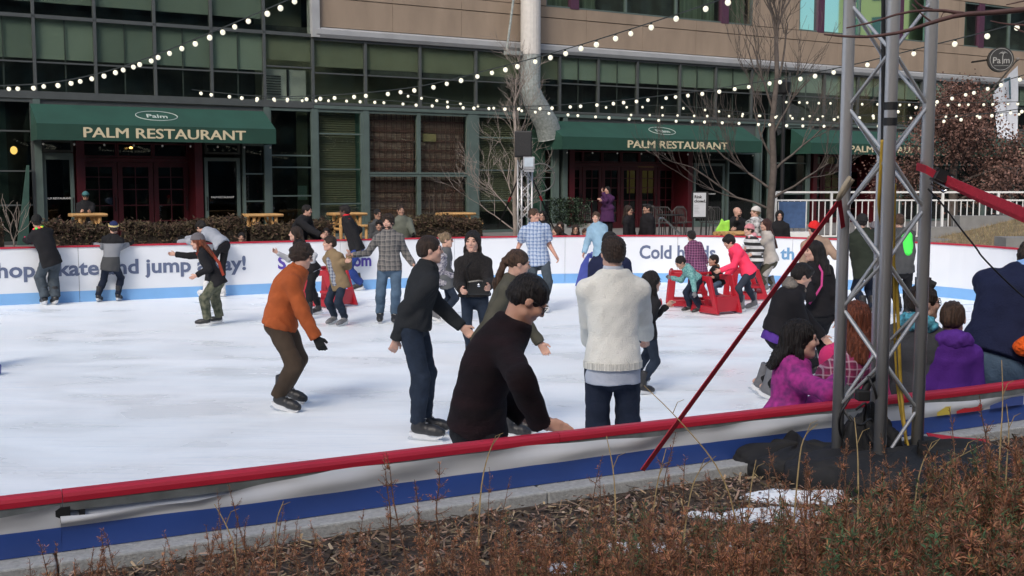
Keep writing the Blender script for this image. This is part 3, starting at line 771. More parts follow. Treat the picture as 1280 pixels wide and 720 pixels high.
def dA(x): return max(.0, .065 + .04 * math.cos((x - 2.0) * 1.25) + .01 * math.sin(x * 5)) if x > -1.66 else 0
def dl(x):                                  # sagging from the bracket, rising to the right
    k = (x + 1.72) / 1.2
    return float(np.interp(x, [-1.73, -1.3, -1.05, -.8, -.5, 0, .6, 1.3, 2.0, 2.6, 3.2, 6], [.914, .912, .938, .962, .966, .962, .945, .955, .952, .935, .95, .95]))
banner(-10.3, -1.73, lambda x: .958 - .10 * (-1.73 - x) if x > -2.1 else .921, 1)
banner(-1.73, 5.95, dl, 4)
# printed flag shapes on the banner by the tower
for (x0, x1, col_, za, zb_) in ((2.27, 2.36, (.75, .58, .10), .879, .925), (2.40, 2.57, (.55, .03, .04), .879, .915), (2.63, 2.88, (.06, .10, .32), .879, .93)):
    mm = mat('banner_print_%d' % int(x0 * 100), col_, rough=.5, var=.08)
    V = []; 
    for i in range(9):
        x = lerp(x0, x1, i / 8); p = near_at(x); t = near_at(x + .05) - near_at(x - .05); t /= np.linalg.norm(t); nn = np.array([t[1], -t[0]])
        for z in (za, lerp(za, zb_, .4 + .6 * min(1, i / 5))): q = p + nn * .135; V.append((q[0], q[1], z - .002))
    link('flag_print', mesh_np('flag_print', V, [(2 * i, 2 * i + 1, 2 * i + 3, 2 * i + 2) for i in range(8)], mm), ban)
# granite kerb
M_KERB = mat('kerb_granite', (.32, .325, .315), rough=.85, col2=(.46, .465, .45), scale=60, bump=.4, bscale=120, detail=6)
kb = root('stone_kerb', 'speckled grey granite kerb stones running under the banner beside the mulch', 'kerb')
kx = [-10.4, -8.7, -6.9, -5.1, -3.4, -1.75, .06, 1.9, 3.6, 5.9]
for a, b in zip(kx[:-1], kx[1:]):
    P = near_range(a + .004, b - .004, .2)
    mb = MB(); wall_along(mb, offset(P, -.225), .125, .45, .776); o = mb.build('kerb_stone', M_KERB, kb, bevel=.008)
# planting bed ground
def bed_z(x, y):
    return .70 + .012 * math.sin(x * 3 + 1) * math.cos(y * 4) + .06 * max(0, min(1, (x - .9) / 1.2)) * 0
inner = offset(near_range(-10.4, 5.95, .3), -.215)
bedp = [tuple(p) for p in inner] + [(9, 4), (9, -6), (-12, -6)]
mb = MB(); vs = [(x, y, .722) for x, y in bedp] + [(x, y, -.05) for x, y in bedp]; n = len(bedp)
mb.add(vs, [tuple(range(n))[::-1]] + [(i, n + i, n + (i + 1) % n, (i + 1) % n) for i in range(n)])
setp(mb.build('planting_bed', mat('bed_soil', (.06, .042, .03), rough=.95, var=.4, scale=30, bump=1, bscale=60)), kind='structure')
def in_bed(x, y, m=.245):
    p = near_at(max(-10.3, min(5.9, x + .2)))
    t = near_at(min(5.9, p[0] + .1)) - near_at(max(-10.4, p[0] - .1)); t /= np.linalg.norm(t); nn = np.array([t[1], -t[0]])
    return (np.array([x, y]) - p) @ nn > m
def scatter(name, n, sampler, size, m, tintf, thick=0, lay=.35, label=None, cat=None, parent=None):
    """n small bent quads lying about"""
    V = np.empty((n, 4, 3), dtype=np.float32); T = np.empty((n, 4, 4), dtype=np.float32); k = 0
    while k < n:
        p = sampler()
        if p is None: continue
        l = rnd.uniform(*size[0]) / 2; w = rnd.uniform(*size[1]) / 2; a = rnd.uniform(0, math.pi * 2); e = rnd.gauss(0, lay); r = rnd.gauss(0, lay)
        d = np.array([math.cos(a) * math.cos(e), math.sin(a) * math.cos(e), math.sin(e)]); s_ = np.array([-math.sin(a) * math.cos(r), math.cos(a) * math.cos(r), math.sin(r)])
        p = np.asarray(p)
        V[k] = (p - d * l - s_ * w, p + d * l - s_ * w * .6, p + d * l * .9 + s_ * w, p - d * l * .8 + s_ * w)
        T[k] = tintf() + (1,); k += 1
    F_ = np.arange(n * 4).reshape(n, 4)
    return link(name, mesh_np(name, V.reshape(-1, 3), F_, m, tint=T.reshape(-1, 4)), parent)
def samp_bed():
    x = rnd.uniform(-3.6, 3.6); y = rnd.uniform(1.6, 6.9)
    if abs(x) > y * .47 + .4: return None
    if not in_bed(x, y): return None
    return (x, y, .728 + abs(rnd.gauss(0, .012)))
M_CHIP = mat('wood_chip', (.26, .205, .155), rough=.95, var=.3, scale=15, tint=True)
def chipt():
    g = rnd.choice([.25, .4, .6, .9, 1.3, 1.7]) * rnd.uniform(.7, 1.1); return (g, g * rnd.uniform(.78, .98), g * rnd.uniform(.62, .92))
o = scatter('mulch', 26000, samp_bed, ((.012, .075), (.003, .013)), M_CHIP, chipt)
setp(o, 'brown bark mulch and dry leaves covering the bed beside the kerb', 'mulch', kind='stuff')
def samp_snow():
    x = rnd.uniform(.9, 2.2); y = rnd.uniform(3.4, 4.6)
    return (x, y, 0)
# snow patches on the bed
def blob(name, px, py, rx, ry, h, seed):
    c = PZ(px, py, .71); n, m_ = 28, 7; V = []
    r_ = random.Random(seed)
    ph = [r_.uniform(0, 6.28) for _ in range(4)]
    for j in range(m_ + 1):
        for i in range(n):
            a = 2 * math.pi * i / n; k = 1 + .22 * math.sin(2 * a + ph[0]) + .14 * math.sin(3 * a + ph[1]) + .08 * math.sin(7 * a + ph[2]); f = j / m_
            V.append((c[0] + rx * k * f * math.cos(a), c[1] + ry * k * f * math.sin(a), .720 + h * (1 - f ** 2.2) + .008 * math.sin(9 * a + 5 * f)))
    Fq = [(j * n + i, (j + 1) * n + i, (j + 1) * n + (i + 1) % n, j * n + (i + 1) % n) for j in range(m_) for i in range(n)]
    return setp(link(name, mesh_np(name, V, Fq, M_SNOW, True)), kind='structure')
blob('snow', 960, 650, .22, .12, .035, 1); blob('snow', 1040, 625, .2, .07, .03, 15); blob('snow', 1130, 614, .40, .11, .06, 2); blob('snow', 875, 648, .07, .04, .015, 3); blob('snow', 985, 628, .22, .09, .04, 9); blob('snow', 1215, 598, .22, .06, .04, 12); blob('snow', 800, 690, .12, .08, .02, 4); blob('snow', 900, 690, .16, .07, .02, 5); blob('snow', 700, 715, .09, .05, .015, 6)

# ------------------------------------------------------------------ yew shrubs
M_NEED = mat('yew_needle', (.34, .150, .075), rough=.8, var=.25, scale=40, tint=True)
M_STEM = mat('yew_stem', (.16, .085, .05), rough=.9, var=.3, scale=30)
def needles(P0, T, n_len, count_per_m, out, tints, base, green=.0, spread=1.0):
    """needle quads along a polyline"""
    for a, b in zip(P0[:-1], P0[1:]):
        L_ = np.linalg.norm(b - a); d = (b - a) / (L_ + 1e-9)
        k = max(1, int(L_ * count_per_m))
        s1 = np.cross(d, [0, 0, 1.]); s1 /= np.linalg.norm(s1) + 1e-9; s2 = np.cross(s1, d)
        for q in range(k):
            t = rnd.random(); p = a + (b - a) * t; ph = rnd.uniform(0, 6.283)
            o_ = s1 * math.cos(ph) + s2 * math.sin(ph); nd = d * rnd.uniform(.35, .9) + o_ * spread; nd /= np.linalg.norm(nd)
            l = n_len * rnd.uniform(.6, 1.15); sd_ = np.cross(nd, o_ + .3 * d); sd_ /= np.linalg.norm(sd_) + 1e-9
            w = .0013
            out.append((p - sd_ * w * .6, p + nd * l * .55 - sd_ * w, p + nd * l, p + nd * l * .55 + sd_ * w))
            if rnd.random() < green: c = (.20 * base, .95 * base, .75 * base)
            else:
                g = base * rnd.uniform(.55, 1.45); c = (g, g * rnd.uniform(.8, 1.12), g * rnd.uniform(.75, 1.1))
            tints.append((*c, 1))
def sprig(out, tints, stems, p, h, lean, dens=420, side=True, green=.0, base=1.0, nl=.017):
    n = 7; pts = [np.array(p, float)]; d = np.array([lean[0], lean[1], 1.]); d /= np.linalg.norm(d)
    for i in range(n):
        d = d + np.array([rnd.gauss(0, .07), rnd.gauss(0, .07), .04]); d /= np.linalg.norm(d); pts.append(pts[-1] + d * h / n)
    stems.append((pts, .0022 + .003 * h))
    needles(pts[2:], None, nl, dens, out, tints, base, green)
    if side:
        for i in range(1, n):
            for s_ in range(rnd.randint(1, 3)):
                a = rnd.uniform(0, 6.283); l = h * rnd.uniform(.10, .26) * (1.15 - i / n)
                e = np.array([math.cos(a), math.sin(a), rnd.uniform(.25, .9)]); e /= np.linalg.norm(e)
                q = pts[i]; bb = [q, q + e * l * .5, q + e * l + np.array([0, 0, .01])]
                stems.append((bb, .0016)); needles(bb, None, nl, dens, out, tints, base, green)
def shrub_meshes(kind):
    out, tints, stems = [], [], []
    if kind == 'dense':
        for _ in range(26):
            a = rnd.uniform(0, 6.28); r = .17 * math.sqrt(rnd.random()); sprig(out, tints, stems, (r * math.cos(a), r * math.sin(a), 0), rnd.uniform(.20, .36), (rnd.gauss(0, .25), rnd.gauss(0, .25)), 520, green=rnd.choice([0, 0, 0, .25, .7]), base=rnd.uniform(.65, 1.25))
    elif kind == 'sparse':
        for _ in range(9):
            a = rnd.uniform(0, 6.28); r = .13 * math.sqrt(rnd.random()); sprig(out, tints, stems, (r * math.cos(a), r * math.sin(a), 0), rnd.uniform(.12, .36), (rnd.gauss(0, .12), rnd.gauss(0, .12)), 330, base=rnd.uniform(.8, 1.3))
    else:
        for _ in range(4):
            sprig(out, tints, stems, (rnd.gauss(0, .05), rnd.gauss(0, .05), 0), rnd.uniform(.22, .46), (rnd.gauss(0, .1), rnd.gauss(0, .1)), 300, base=rnd.uniform(.8, 1.2), nl=.015)
    sm = MB()
    for pts, r in stems: sm.tube(pts, [r * (1 - .7 * i / (len(pts) - 1)) for i in range(len(pts))], 4, cap=False)
    V = np.array(out, dtype=np.float32).reshape(-1, 3); T = np.repeat(np.array(tints, dtype=np.float32), 4, axis=0)
    return mesh_np('foliage', V, np.arange(len(V)).reshape(-1, 4), M_NEED, tint=T), sm.mesh('stem', M_STEM)
SH = {k: [shrub_meshes(k) for _ in range(n)] for k, n in (('dense', 4), ('sparse', 3), ('tall', 3))}
def shrub(kind, px, py, label, zg=.70, sc=1.0, zs=1.0):
    c = PZ(px, py, zg); me = rnd.choice(SH[kind]); r = root('yew_shrub', label, 'shrub', (c[0], c[1], zg), rnd.uniform(0, 6.28), 'brown yew shrubs along the foreground bed')
    r.scale = (sc, sc, sc * zs); link('foliage', me[0], r); link('stem', me[1], r); return r
random.seed(3)
ANCH = [(0, 'at the left edge of the bed'), (90, 'below the left latch bracket'), (180, 'under the smooth blue stripe at left'), (270, 'left of the sagging banner fold'), (350, 'below the sagging banner fold'), (430, 'below the orange-jacketed skater'), (520, 'below the man in charcoal'), (600, 'below the man leaning on the rail'), (660, 'below his hand on the rail'), (730, 'below the cream sweater'), (800, 'below the red strap foot'), (870, 'right of the kerb joint'), (940, 'left of the black cloth'), (1010, 'before the left black bag'), (1080, 'before the truss foot'), (1150, 'right of the truss foot'), (1220, 'below the printed flag shapes'), (1290, 'at the right edge of the bed'), (1350, 'at the far right corner')]
def where(px): return min(ANCH, key=lambda a: abs(a[0] - px))[1]
for (px, py, sc) in ((690, 745, .85), (775, 725, .85), (860, 745, 1.0), (945, 770, 1.2), (1030, 750, 1.2), (1110, 762, 1.35), (1190, 740, 1.35), (1265, 725, 1.6), (1325, 715, 1.6),
        (820, 775, 1.0), (985, 725, .8), (1070, 715, .8), (1150, 712, .85), (1230, 690, 1.25), (1300, 680, 1.3), (905, 715, .75),
        (975, 840, 1.4), (1075, 840, 1.6), (1190, 840, 1.7), (1290, 840, 1.7), (730, 810, 1.0), (860, 830, 1.3), (640, 780, .8)):
    row = 'in the back row' if py < 712 else ('in the middle row' if py < 760 else 'in the front row')
    shrub('dense', px, py, 'dense rusty yew shrub %s %s' % (row, where(px)), sc=sc)
for (px, py, sc) in ((60, 790, .9), (140, 760, .8), (230, 745, .7), (310, 740, .8), (420, 735, .75), (520, 745, .8), (600, 740, .85), (655, 720, .8), (370, 770, .9), (480, 780, .9), (570, 790, 1.1), (270, 790, .9)):
    shrub('sparse', px, py, 'sparse reddish-brown yew clump %s %s' % ('nearer the viewer' if py > 765 else 'in the mulch', where(px)), sc=sc)
for (px, py, sc) in ((305, 715, .8), (345, 720, .6), (515, 700, 1.15), (560, 735, .7), (610, 690, .75), (735, 690, .9), (820, 690, 1.1), (905, 690, .9), (1020, 690, 1.1), (1075, 680, 1.1), (1240, 660, 1.3), (1265, 690, 1.2), (1120, 695, 1.1), (985, 660, .9)):
    shrub('tall', px, py, 'tall upright brown yew sprigs %s' % where(px), sc=sc)
# long bare yellow-brown shoots
M_SHOOT = mat('dry_shoot', (.30, .21, .09), rough=.8, var=.3, scale=30)
SHO = [((805, 482), (845, 520), (905, 590), (925, 640), 4.5), ((758, 545), (768, 590), (770, 660), (770, 700), 4.0), ((625, 544), (612, 560), (600, 610), (598, 690), 4.2), ((1068, 522), (1072, 560), (1073, 600), (1074, 660), 3.9),
       ((1175, 548), (1155, 570), (1145, 610), (1140, 650), 4.2), ((1252, 450), (1254, 500), (1250, 560), (1246, 640), 4.3), ((1258, 505), (1262, 540), (1258, 580), (1256, 640), 4.1), ((1022, 530), (1004, 545), (998, 580), (990, 640), 4.2),
       ((833, 560), (822, 600), (815, 650), (812, 700), 4.1), ((895, 570), (870, 590), (858, 640), (852, 700), 4.1), ((1230, 555), (1200, 570), (1165, 590), (1150, 620), 4.3), ((355, 625), (345, 650), (345, 680), (343, 720), 4.0), ((268, 630), (285, 660), (295, 690), (297, 730), 3.8),
       ((945, 575), (940, 600), (935, 640), (930, 700), 4.2)]
for i, (a, b, c, d, Y) in enumerate(SHO):
    P = [PY(*q, Y + .15 * k) for k, q in enumerate((d, c, b, a))]
    P[0] = np.array([P[0][0], P[0][1], .70]) if P[0][2] > .70 else P[0]
    P = chaikin(P, 2); mb = MB(); base = P[0]
    mb.tube([p - base for p in P], [.0042 * (1 - .65 * k / (len(P) - 1)) for k in range(len(P))], 5)
    e = P[len(P) // 3 * 2] - base; mb.tube([e, e + np.array([.02, 0, .05]), e + np.array([.05, .01, .06])], [.002, .0015, .001], 4)
    o = mb.build('dry_shoot', M_SHOOT, loc=base)
    setp(o, 'thin leafless yellow-brown shoot %s, %s' % (['arching left over the strap', 'straight and upright', 'curving by the near rail', 'beside the left truss chord', 'arching right of the truss', 'tallest, over the banner flags', 'short, by the banner flags', 'hooked at its tip', 'slender and leaning', 'bent like a bow', 'low and nearly flat', 'among the left sprigs', 'leftmost of all', 'beside the black cloth'][i], where(SHO[i][3][0])), 'shoot', 'bare shoots rising from the bed')

# ------------------------------------------------------------------ lighting truss in the foreground
TY = 5.12
def truss(rt, c, side, h, cr, br, pitch, rot, z0, mats=(None, None)):
    mc, mbm = mats
    cs = [Vector((side / 2 * a, side / 2 * b, 0)) for a, b in ((-1, -1), (1, -1), (1, 1), (-1, 1))]
    rm = Matrix.Rotation(rot, 3, 'Z'); cs = [rm @ v for v in cs]
    for v in cs:
        mb = MB(); mb.tube([(v.x, v.y, 0), (v.x, v.y, h)], cr, 16); o = mb.build('chord', mc, rt, smooth=False)
        o.data.polygons.foreach_set('use_smooth', [len(p.vertices) == 4 for p in o.data.polygons])
    for k in range(4):
        a, b = cs[k], cs[(k + 1) % 4]; z = .10 + (pitch / 2 if k % 2 else 0); up = k % 2 == 0
        d = (b - a).normalized() * cr * .8
        n = 0
        while z + pitch / 2 < h:
            p, q = (a + d, b - d) if n % 2 == 0 else (b - d, a + d)
            mb = MB(); mb.tube([(p.x, p.y, z + .015), (q.x, q.y, z + pitch / 2 - .015)], br, 8, cap=False)
            o = mb.build('brace', mbm, rt, smooth=True); z += pitch / 2; n += 1
        for zz in (.06,):
            mb = MB(); mb.tube([(a.x + d.x, a.y + d.y, zz), (b.x - d.x, b.y - d.y, zz)], br * .8, 8, cap=False); mb.build('cross_bar', mbm, rt, smooth=True)
ctr = PY(1096, 560, TY + .17)
tx, ty = ctr[0], TY + .17
tr = root('lighting_truss', 'tall square aluminium lattice truss standing in black cloth in the right foreground', 'truss tower', (tx, ty, .74))
truss(tr, None, .258, 5.6, .0285, .0088, .475, R(31), .74, (M_ALU, M_ALUB))
mb = MB(); mb.box((-.35, -.35, -.04), (.35, .35, -.005)); mb.build('base_plate', M_BLACK, tr)
for z in (1.735, 1.665):   # black tape bands on the front chord
    rm = Matrix.Rotation(R(31), 3, 'Z'); v = rm @ Vector((-.1275, -.1275, 0)); mb = MB(); mb.tube([(v.x, v.y, z), (v.x, v.y, z + .035)], .0315, 16); mb.build('tape_band', M_BLACK, tr)
def PT(px, py, dy=0): return PY(px, py, TY + dy)
def cable(name, label, cat, pts, r, m, group=None, n=7, it=2):
    P = chaikin(pts, it); b = P[0]; mb = MB(); mb.tube([p - b for p in P], r, n)
    return setp(mb.build(name, m, loc=b, smooth=True), label, cat, group)
M_YEL = mat('yellow_cord', (.42, .27, .03), rough=.6, var=.15, scale=20)
cable('black_cable', 'thick black cable running down inside the foreground truss', 'cable', [PT(1104, -20, .3), PT(1104, 150, .3), PT(1102, 300, .3), PT(1101, 430, .3), PT(1098, 500, .3), PT(1092, 540, .2)], .010, M_BLACK)
cable('yellow_cord', 'yellow cord hanging from mid height inside the truss beside the front chord', 'cord', [PT(1103, 175, .0), PT(1100, 230, .05), PT(1098, 260, .1), PT(1104, 290, .25), PT(1118, 330, .3), PT(1122, 380, .3), PT(1124, 440, .25), PT(1126, 490, .25), PT(1133, 555, .15)], .0085, M_YEL)
cable('yellow_cord', 'second thinner yellow cord low on the truss slanting to its foot', 'cord', [PT(1119, 230, .1), PT(1117, 340, .3), PT(1119, 460, .3), PT(1126, 520, .25), PT(1136, 560, .1)], .006, M_YEL)
for i, (a, b, c, d) in enumerate((((1062, 498), (1048, 520), (1050, 545), (1062, 560)), ((1062, 520), (1075, 535), (1090, 520), (1095, 545)), ((1070, 512), (1085, 500), (1078, 530), (1095, 560)), ((1085, 470), (1095, 490), (1098, 520), (1092, 555)))):
    cable('black_cable', 'thin black cable %s at the foot of the truss' % ['tied round the left chord', 'coiled beside the left chord', 'looped through the left brace', 'rising along the back chord'][i], 'cable', [PT(*a, -.02), PT(*b, -.06), PT(*c, .1), PT(*d, .05)], .006, M_BLACK, 'black cable loops at the truss foot')
mb = MB(); mb.box((-.03, -.03, -.02), (.03, .03, .03)); mb.tube([(0, 0, 0), (.03, 0, .07), (.06, 0, .1)], .02, 8); setp(mb.build('cable_clamp', M_BLACK, loc=PT(1078, 495, .1), bevel=.006), 'small black clamp on the back brace low on the truss', 'clamp')
# black cloth wrapped round sandbags at the base
def lump(name, label, cat, cx, cy, rx, ry, h, z0, m, seed, amp=.12):
    r_ = random.Random(seed); n, mm = 96, 28; V = []; ph = [r_.uniform(0, 6.28) for _ in range(12)]
    for j in range(mm + 1):
        f = j / mm; e = math.pi / 2 * (1 - f)
        for i in range(n):
            a = 2 * math.pi * i / n; ca, sa = math.cos(a), math.sin(a)
            k = 1 + .10 * math.sin(2 * a + ph[0]) + .07 * math.sin(5 * a + ph[1])
            rr = math.cos(e) ** .55 * k; z = h * math.sin(e) ** .5 if e > 0 else 0
            w = math.sin(11 * a + 5 * f + ph[2] + 2 * math.sin(6 * f + ph[3] + a)) * .5 + math.sin(23 * a - 9 * f + ph[4] + 3 * math.sin(3 * a)) * .3
            w = (abs(w) ** .8) * amp * (.35 + f)
            z += amp * .35 * math.sin(7 * ca + ph[5]) * math.cos(6 * sa + ph[6]) * (1 - f) - h * .12 * (1 - f) * (math.sin(a * 2 + ph[7]))
            V.append((rx * (rr + w * .5) * ca, ry * (rr + w * .5) * sa, z + w * h * .5))
    Fq = [(j * n + i, (j + 1) * n + i, (j + 1) * n + (i + 1) % n, j * n + (i + 1) % n) for j in range(mm) for i in range(n)]
    return setp(link(name, mesh_np(name, V, Fq, m, True), None, (cx, cy, z0)), label, cat)
M_TARP = mat('black_cloth', (.014, .014, .015), rough=.75, var=.3, scale=6, bump=.6, bscale=14, spec=.4)
lump('weight_bag', 'wide crumpled black cloth bundle of weights under the truss', 'weight bag', tx + .16, ty - .10, .62, .34, .20, .69, M_TARP, 5, .09)
c = PZ(995, 590, .72); lump('weight_bag', 'rumpled black bag bulging left of the truss foot', 'weight bag', c[0] + .02, c[1] + .05, .30, .25, .15, .70, M_TARP, 8, .10)
c = PZ(1245, 600, .70); lump('weight_bag', 'low flat end of black cloth right of the truss foot', 'weight bag', c[0] - .05, c[1] + .02, .34, .22, .11, .70, M_TARP, 9, .14)
lump('weight_bag', 'small black bag heaped inside the truss foot', 'weight bag', tx - .02, ty + .05, .13, .13, .27, .74, M_TARP, 11, .15)
# straps
M_STRAP = mat('red_webbing', (.42, .012, .03), rough=.7, var=.12, scale=30, bump=.2, bscale=200)
def strap(label, pts, width, up, seg=0):
    P = chaikin(pts, 1) if seg else [np.asarray(p) for p in pts]; b = P[0]; mb = MB(); mb.strap([p - b for p in P], width, up)
    return setp(mb.build('ratchet_strap', M_STRAP, loc=b), label, 'strap', 'red ratchet straps on the truss')
s_end = PY(803, 588, 5.13); s_top = PT(1050, 250, .05)
strap('red strap running from the truss down to the kerb across the middle', [s_top, s_end], .038, (.35, -.3, 1.0))
strap('short red strap tail hanging behind the left truss chord', [s_top + np.array([0, .01, 0]), PT(1056, 300, .25), PT(1055, 372, .32)], .020, (1, .1, .1))
cable('rope_sling', 'tan rope sling knotted round the truss above the red strap', 'rope', [PT(1062, 222, .03), PT(1052, 238, -.02), PT(1046, 252, .02), PT(1055, 240, .07), PT(1066, 224, .05)], .011, mat('tan_rope', (.30, .25, .18), var=.2), it=2)
strap('upper red strap stretched from the truss to the right edge', [PT(1182, 224, -.1), PY(1225, 243, 4.75), PY(1330, 286, 4.1)], .038, (0.1, -.3, 1))
strap('lower red strap sagging beneath the upper one to the right edge', [PT(1182, 228, -.1), PY(1225, 249, 4.8), PY(1290, 278, 4.4), PY(1330, 300, 4.15)], .030, (.1, -.5, 1))
strap('red strap loop around the right truss chord before the buckle', [PT(1146, 208, .16), PT(1158, 212, .0), PT(1170, 219, -.06)], .036, (0, -.2, 1))
strap('red strap lying on the black cloth right of the truss', [PZ(1160, 545, .90), PZ(1205, 551, .86), PZ(1236, 553, .84)], .04, (.1, .8, .5))
bk = root('strap_buckle', 'dark metal ratchet buckle joining the red straps beside the right truss chord', 'buckle', PT(1176, 221, -.08)); bk.rotation_euler = (0, R(27), 0)
mb = MB(); mb.box((-.035, -.02, -.03), (.05, .02, -.022)); mb.box((-.035, -.02, .022), (.05, .02, .03)); mb.tube([(-.02, 0, -.03), (-.02, 0, .03)], .01, 8); mb.tube([(.03, 0, -.03), (.03, 0, .03)], .01, 8)
mb.box((-.03, -.035, -.02), (.02, -.022, .02)); mb.build('ratchet_frame', mat('buckle_metal', (.07, .07, .07), rough=.35, metal=.8), bk)
mb = MB(); mb.tube([(-.03, -.01, -.05), (.04, -.01, -.055), (.05, -.01, -.04)], .006, 6); mb.build('handle', M_STEEL, bk)
cable('thin_cable', 'thin black cable sloping from the right chord across the white boards', 'cable', [PT(1160, 236, .0), PT(1178, 255, 0), PT(1200, 285, .0), PT(1222, 312, 0), PT(1226, 320, 0), PT(1262, 356, .1), PT(1290, 380, .1)], .0042, M_BLACK)

# ------------------------------------------------------------------ trees
def branchy(rs, p, d, L_, r, depth, segs, up=.06, wig=.16, kids=(2, 4), shrink=(.55, .8), spread=.65, ends=None, minr=.004):
    n = 5; pts = [np.array(p, float)]; rr = [r]; d = np.array(d, float)
    for i in range(n):
        d = d + np.array([rs.gauss(0, wig), rs.gauss(0, wig), rs.gauss(0, wig * .6) + up]); d /= np.linalg.norm(d)
        pts.append(pts[-1] + d * L_ / n); rr.append(max(minr * .6, r * (1 - .5 * (i + 1) / n)))
    segs.append((pts, rr))
    if depth == 0:
        if ends is not None: ends.append((pts, d))
        return
    for k in range(rs.randint(*kids) + 1):
        i = rs.randint(2, n); a = rs.uniform(0, 6.28); s1 = np.cross(d, [0.3, .2, 1.]); s1 /= np.linalg.norm(s1); s2 = np.cross(s1, d)
        e = d + (s1 * math.cos(a) + s2 * math.sin(a)) * spread * rs.uniform(.6, 1.3); e /= np.linalg.norm(e)
        branchy(rs, pts[i], e, L_ * rs.uniform(*shrink), max(minr, rr[i] * .62), depth - 1, segs, up, wig, kids, shrink, spread, ends, minr)
def bare_tree(label, base, trunk_pts, trunk_r, limbs, m, seed, depth=3, Ls=1.6, up=.1, name='bare_tree', spread=.6, minr=.008, kids=(2, 4)):
    rs = random.Random(seed); t = root(name, label, 'tree', base)
    mb = MB(); tp = [np.asarray(q, float) for q in trunk_pts]; mb.tube(tp, [trunk_r * (1 - .55 * i / (len(tp) - 1)) for i in range(len(tp))], 9); mb.build('trunk', m, t, smooth=True)
    segs = []
    for (f, dx, dy, dz, Lf) in limbs:
        k = f * (len(tp) - 1); i = min(int(k), len(tp) - 2); p = lerp(tp[i], tp[i + 1], k - i)
        branchy(rs, p, np.array([dx, dy, dz]) / np.linalg.norm([dx, dy, dz]), Ls * Lf, trunk_r * .30, depth, segs, up=up, spread=spread, minr=minr, kids=kids)
    mb = MB()
    for pts, rr in segs: mb.tube(pts, rr, 4, cap=False)
    mb.build('crown', m, t, smooth=True)
    return t, segs
M_BARK = mat('grey_bark', (.17, .14, .115), rough=.95, var=.3, scale=12, stretch=(1, 1, .3), bump=.6)
M_TWIG = mat('pale_twig', (.26, .22, .19), rough=.95, var=.25, scale=8)
M_TWIGD = mat('dark_twig', (.10, .083, .072), rough=.95, var=.25, scale=8)
b = PZ(648, 320, 0); b = np.array([FW(0, -7.8, 0)[0] + .25, 0, 0]); 
T1 = PY(643, 300, 27.0); T1[2] = .45
bare_tree('bare spreading pale tree behind the small speaker tower', T1, [(0, 0, 0), (.03, 0, .6), (0, 0, 1.2), (.05, 0, 2.2), (0, 0, 3.4)], .07,
          [(.22, -1, .1, .9, 1.0), (.25, 1, 0, 1.0, .8), (.35, -.9, .3, 1.1, 1.0), (.4, .8, -.3, 1.2, .85), (.5, -.5, 0, 1.2, 1.0), (.6, .6, .2, 1.2, .8), (.7, -.3, .3, 1.3, .9), (.85, .3, 0, 1.5, .8), (1, 0, 0, 1, .8), (1, -.3, 0, 1, .7)], M_TWIG, 12, depth=3, Ls=1.1, up=.07, minr=.0045)
T2 = PY(962, 300, 29.0); T2[2] = .45
bare_tree('tall bare tree with upright twigs in front of the second awning', T2, [(0, 0, 0), (0, 0, 1.0), (.06, 0, 2.0), (.0, 0, 3.2), (.1, 0, 4.4), (.05, 0, 5.4)], .115,
          [(.2, -1.4, .3, .45, 1.6), (.25, 1.2, -.2, .8, 1.2), (.3, -1.1, 0, .9, 1.3), (.4, 1, .3, 1.2, 1.2), (.45, -.8, -.3, 1.2, 1.2), (.55, .8, .2, 1.5, 1.2), (.65, -.6, .2, 1.6, 1.2), (.75, .5, -.3, 1.8, 1.2), (.85, -.3, 0, 1.8, 1.1), (.95, .3, 0, 1.8, 1.1), (1, 0, .1, 1, 1.1), (1, -.2, 0, 1, 1), (1, .3, 0, 1, .9)], M_TWIGD, 5, depth=3, Ls=1.45, up=.14, spread=.5, minr=.0055)
T4 = FW(FU(15, 250, -1)[0], -1.0, .5)
bare_tree('small bare pale shrub against the leftmost dark window', T4, [(0, 0, 0), (0, 0, .1), (0, 0, .2)], .02, [(.5, -.5, 0, 1, 1), (.6, .5, 0, 1, 1), (.7, -.2, .2, 1, 1.2), (.9, .25, 0, 1, 1.1), (.9, -.8, 0, 1, .8)], M_TWIG, 3, depth=1, Ls=.7, name='bare_shrub', minr=.009)
lp = PY(976, 300, 31.0); lpo = root('lamp_post', 'slim black lamp post beside the tall bare tree', 'lamp post', (lp[0], lp[1], .0))
zt_ = PY(976, 118, 31.0)[2]; mb = MB(); mb.tube([(0, 0, 0), (0, 0, .5), (0, 0, zt_)], [.09, .06, .045], 10); mb.build('pole', M_BLACK, lpo); mb = MB(); mb.tube([(0, 0, 0), (0, 0, .12)], .16, 12); mb.build('base', M_BLACK, lpo)
mb = MB(); mb.tube([(0, 0, zt_), (0, 0, zt_ + .05), (0, 0, zt_ + .32), (0, 0, zt_ + .4)], [.06, .15, .19, .05], 10); mb.build('lantern', M_BLACK, lpo)
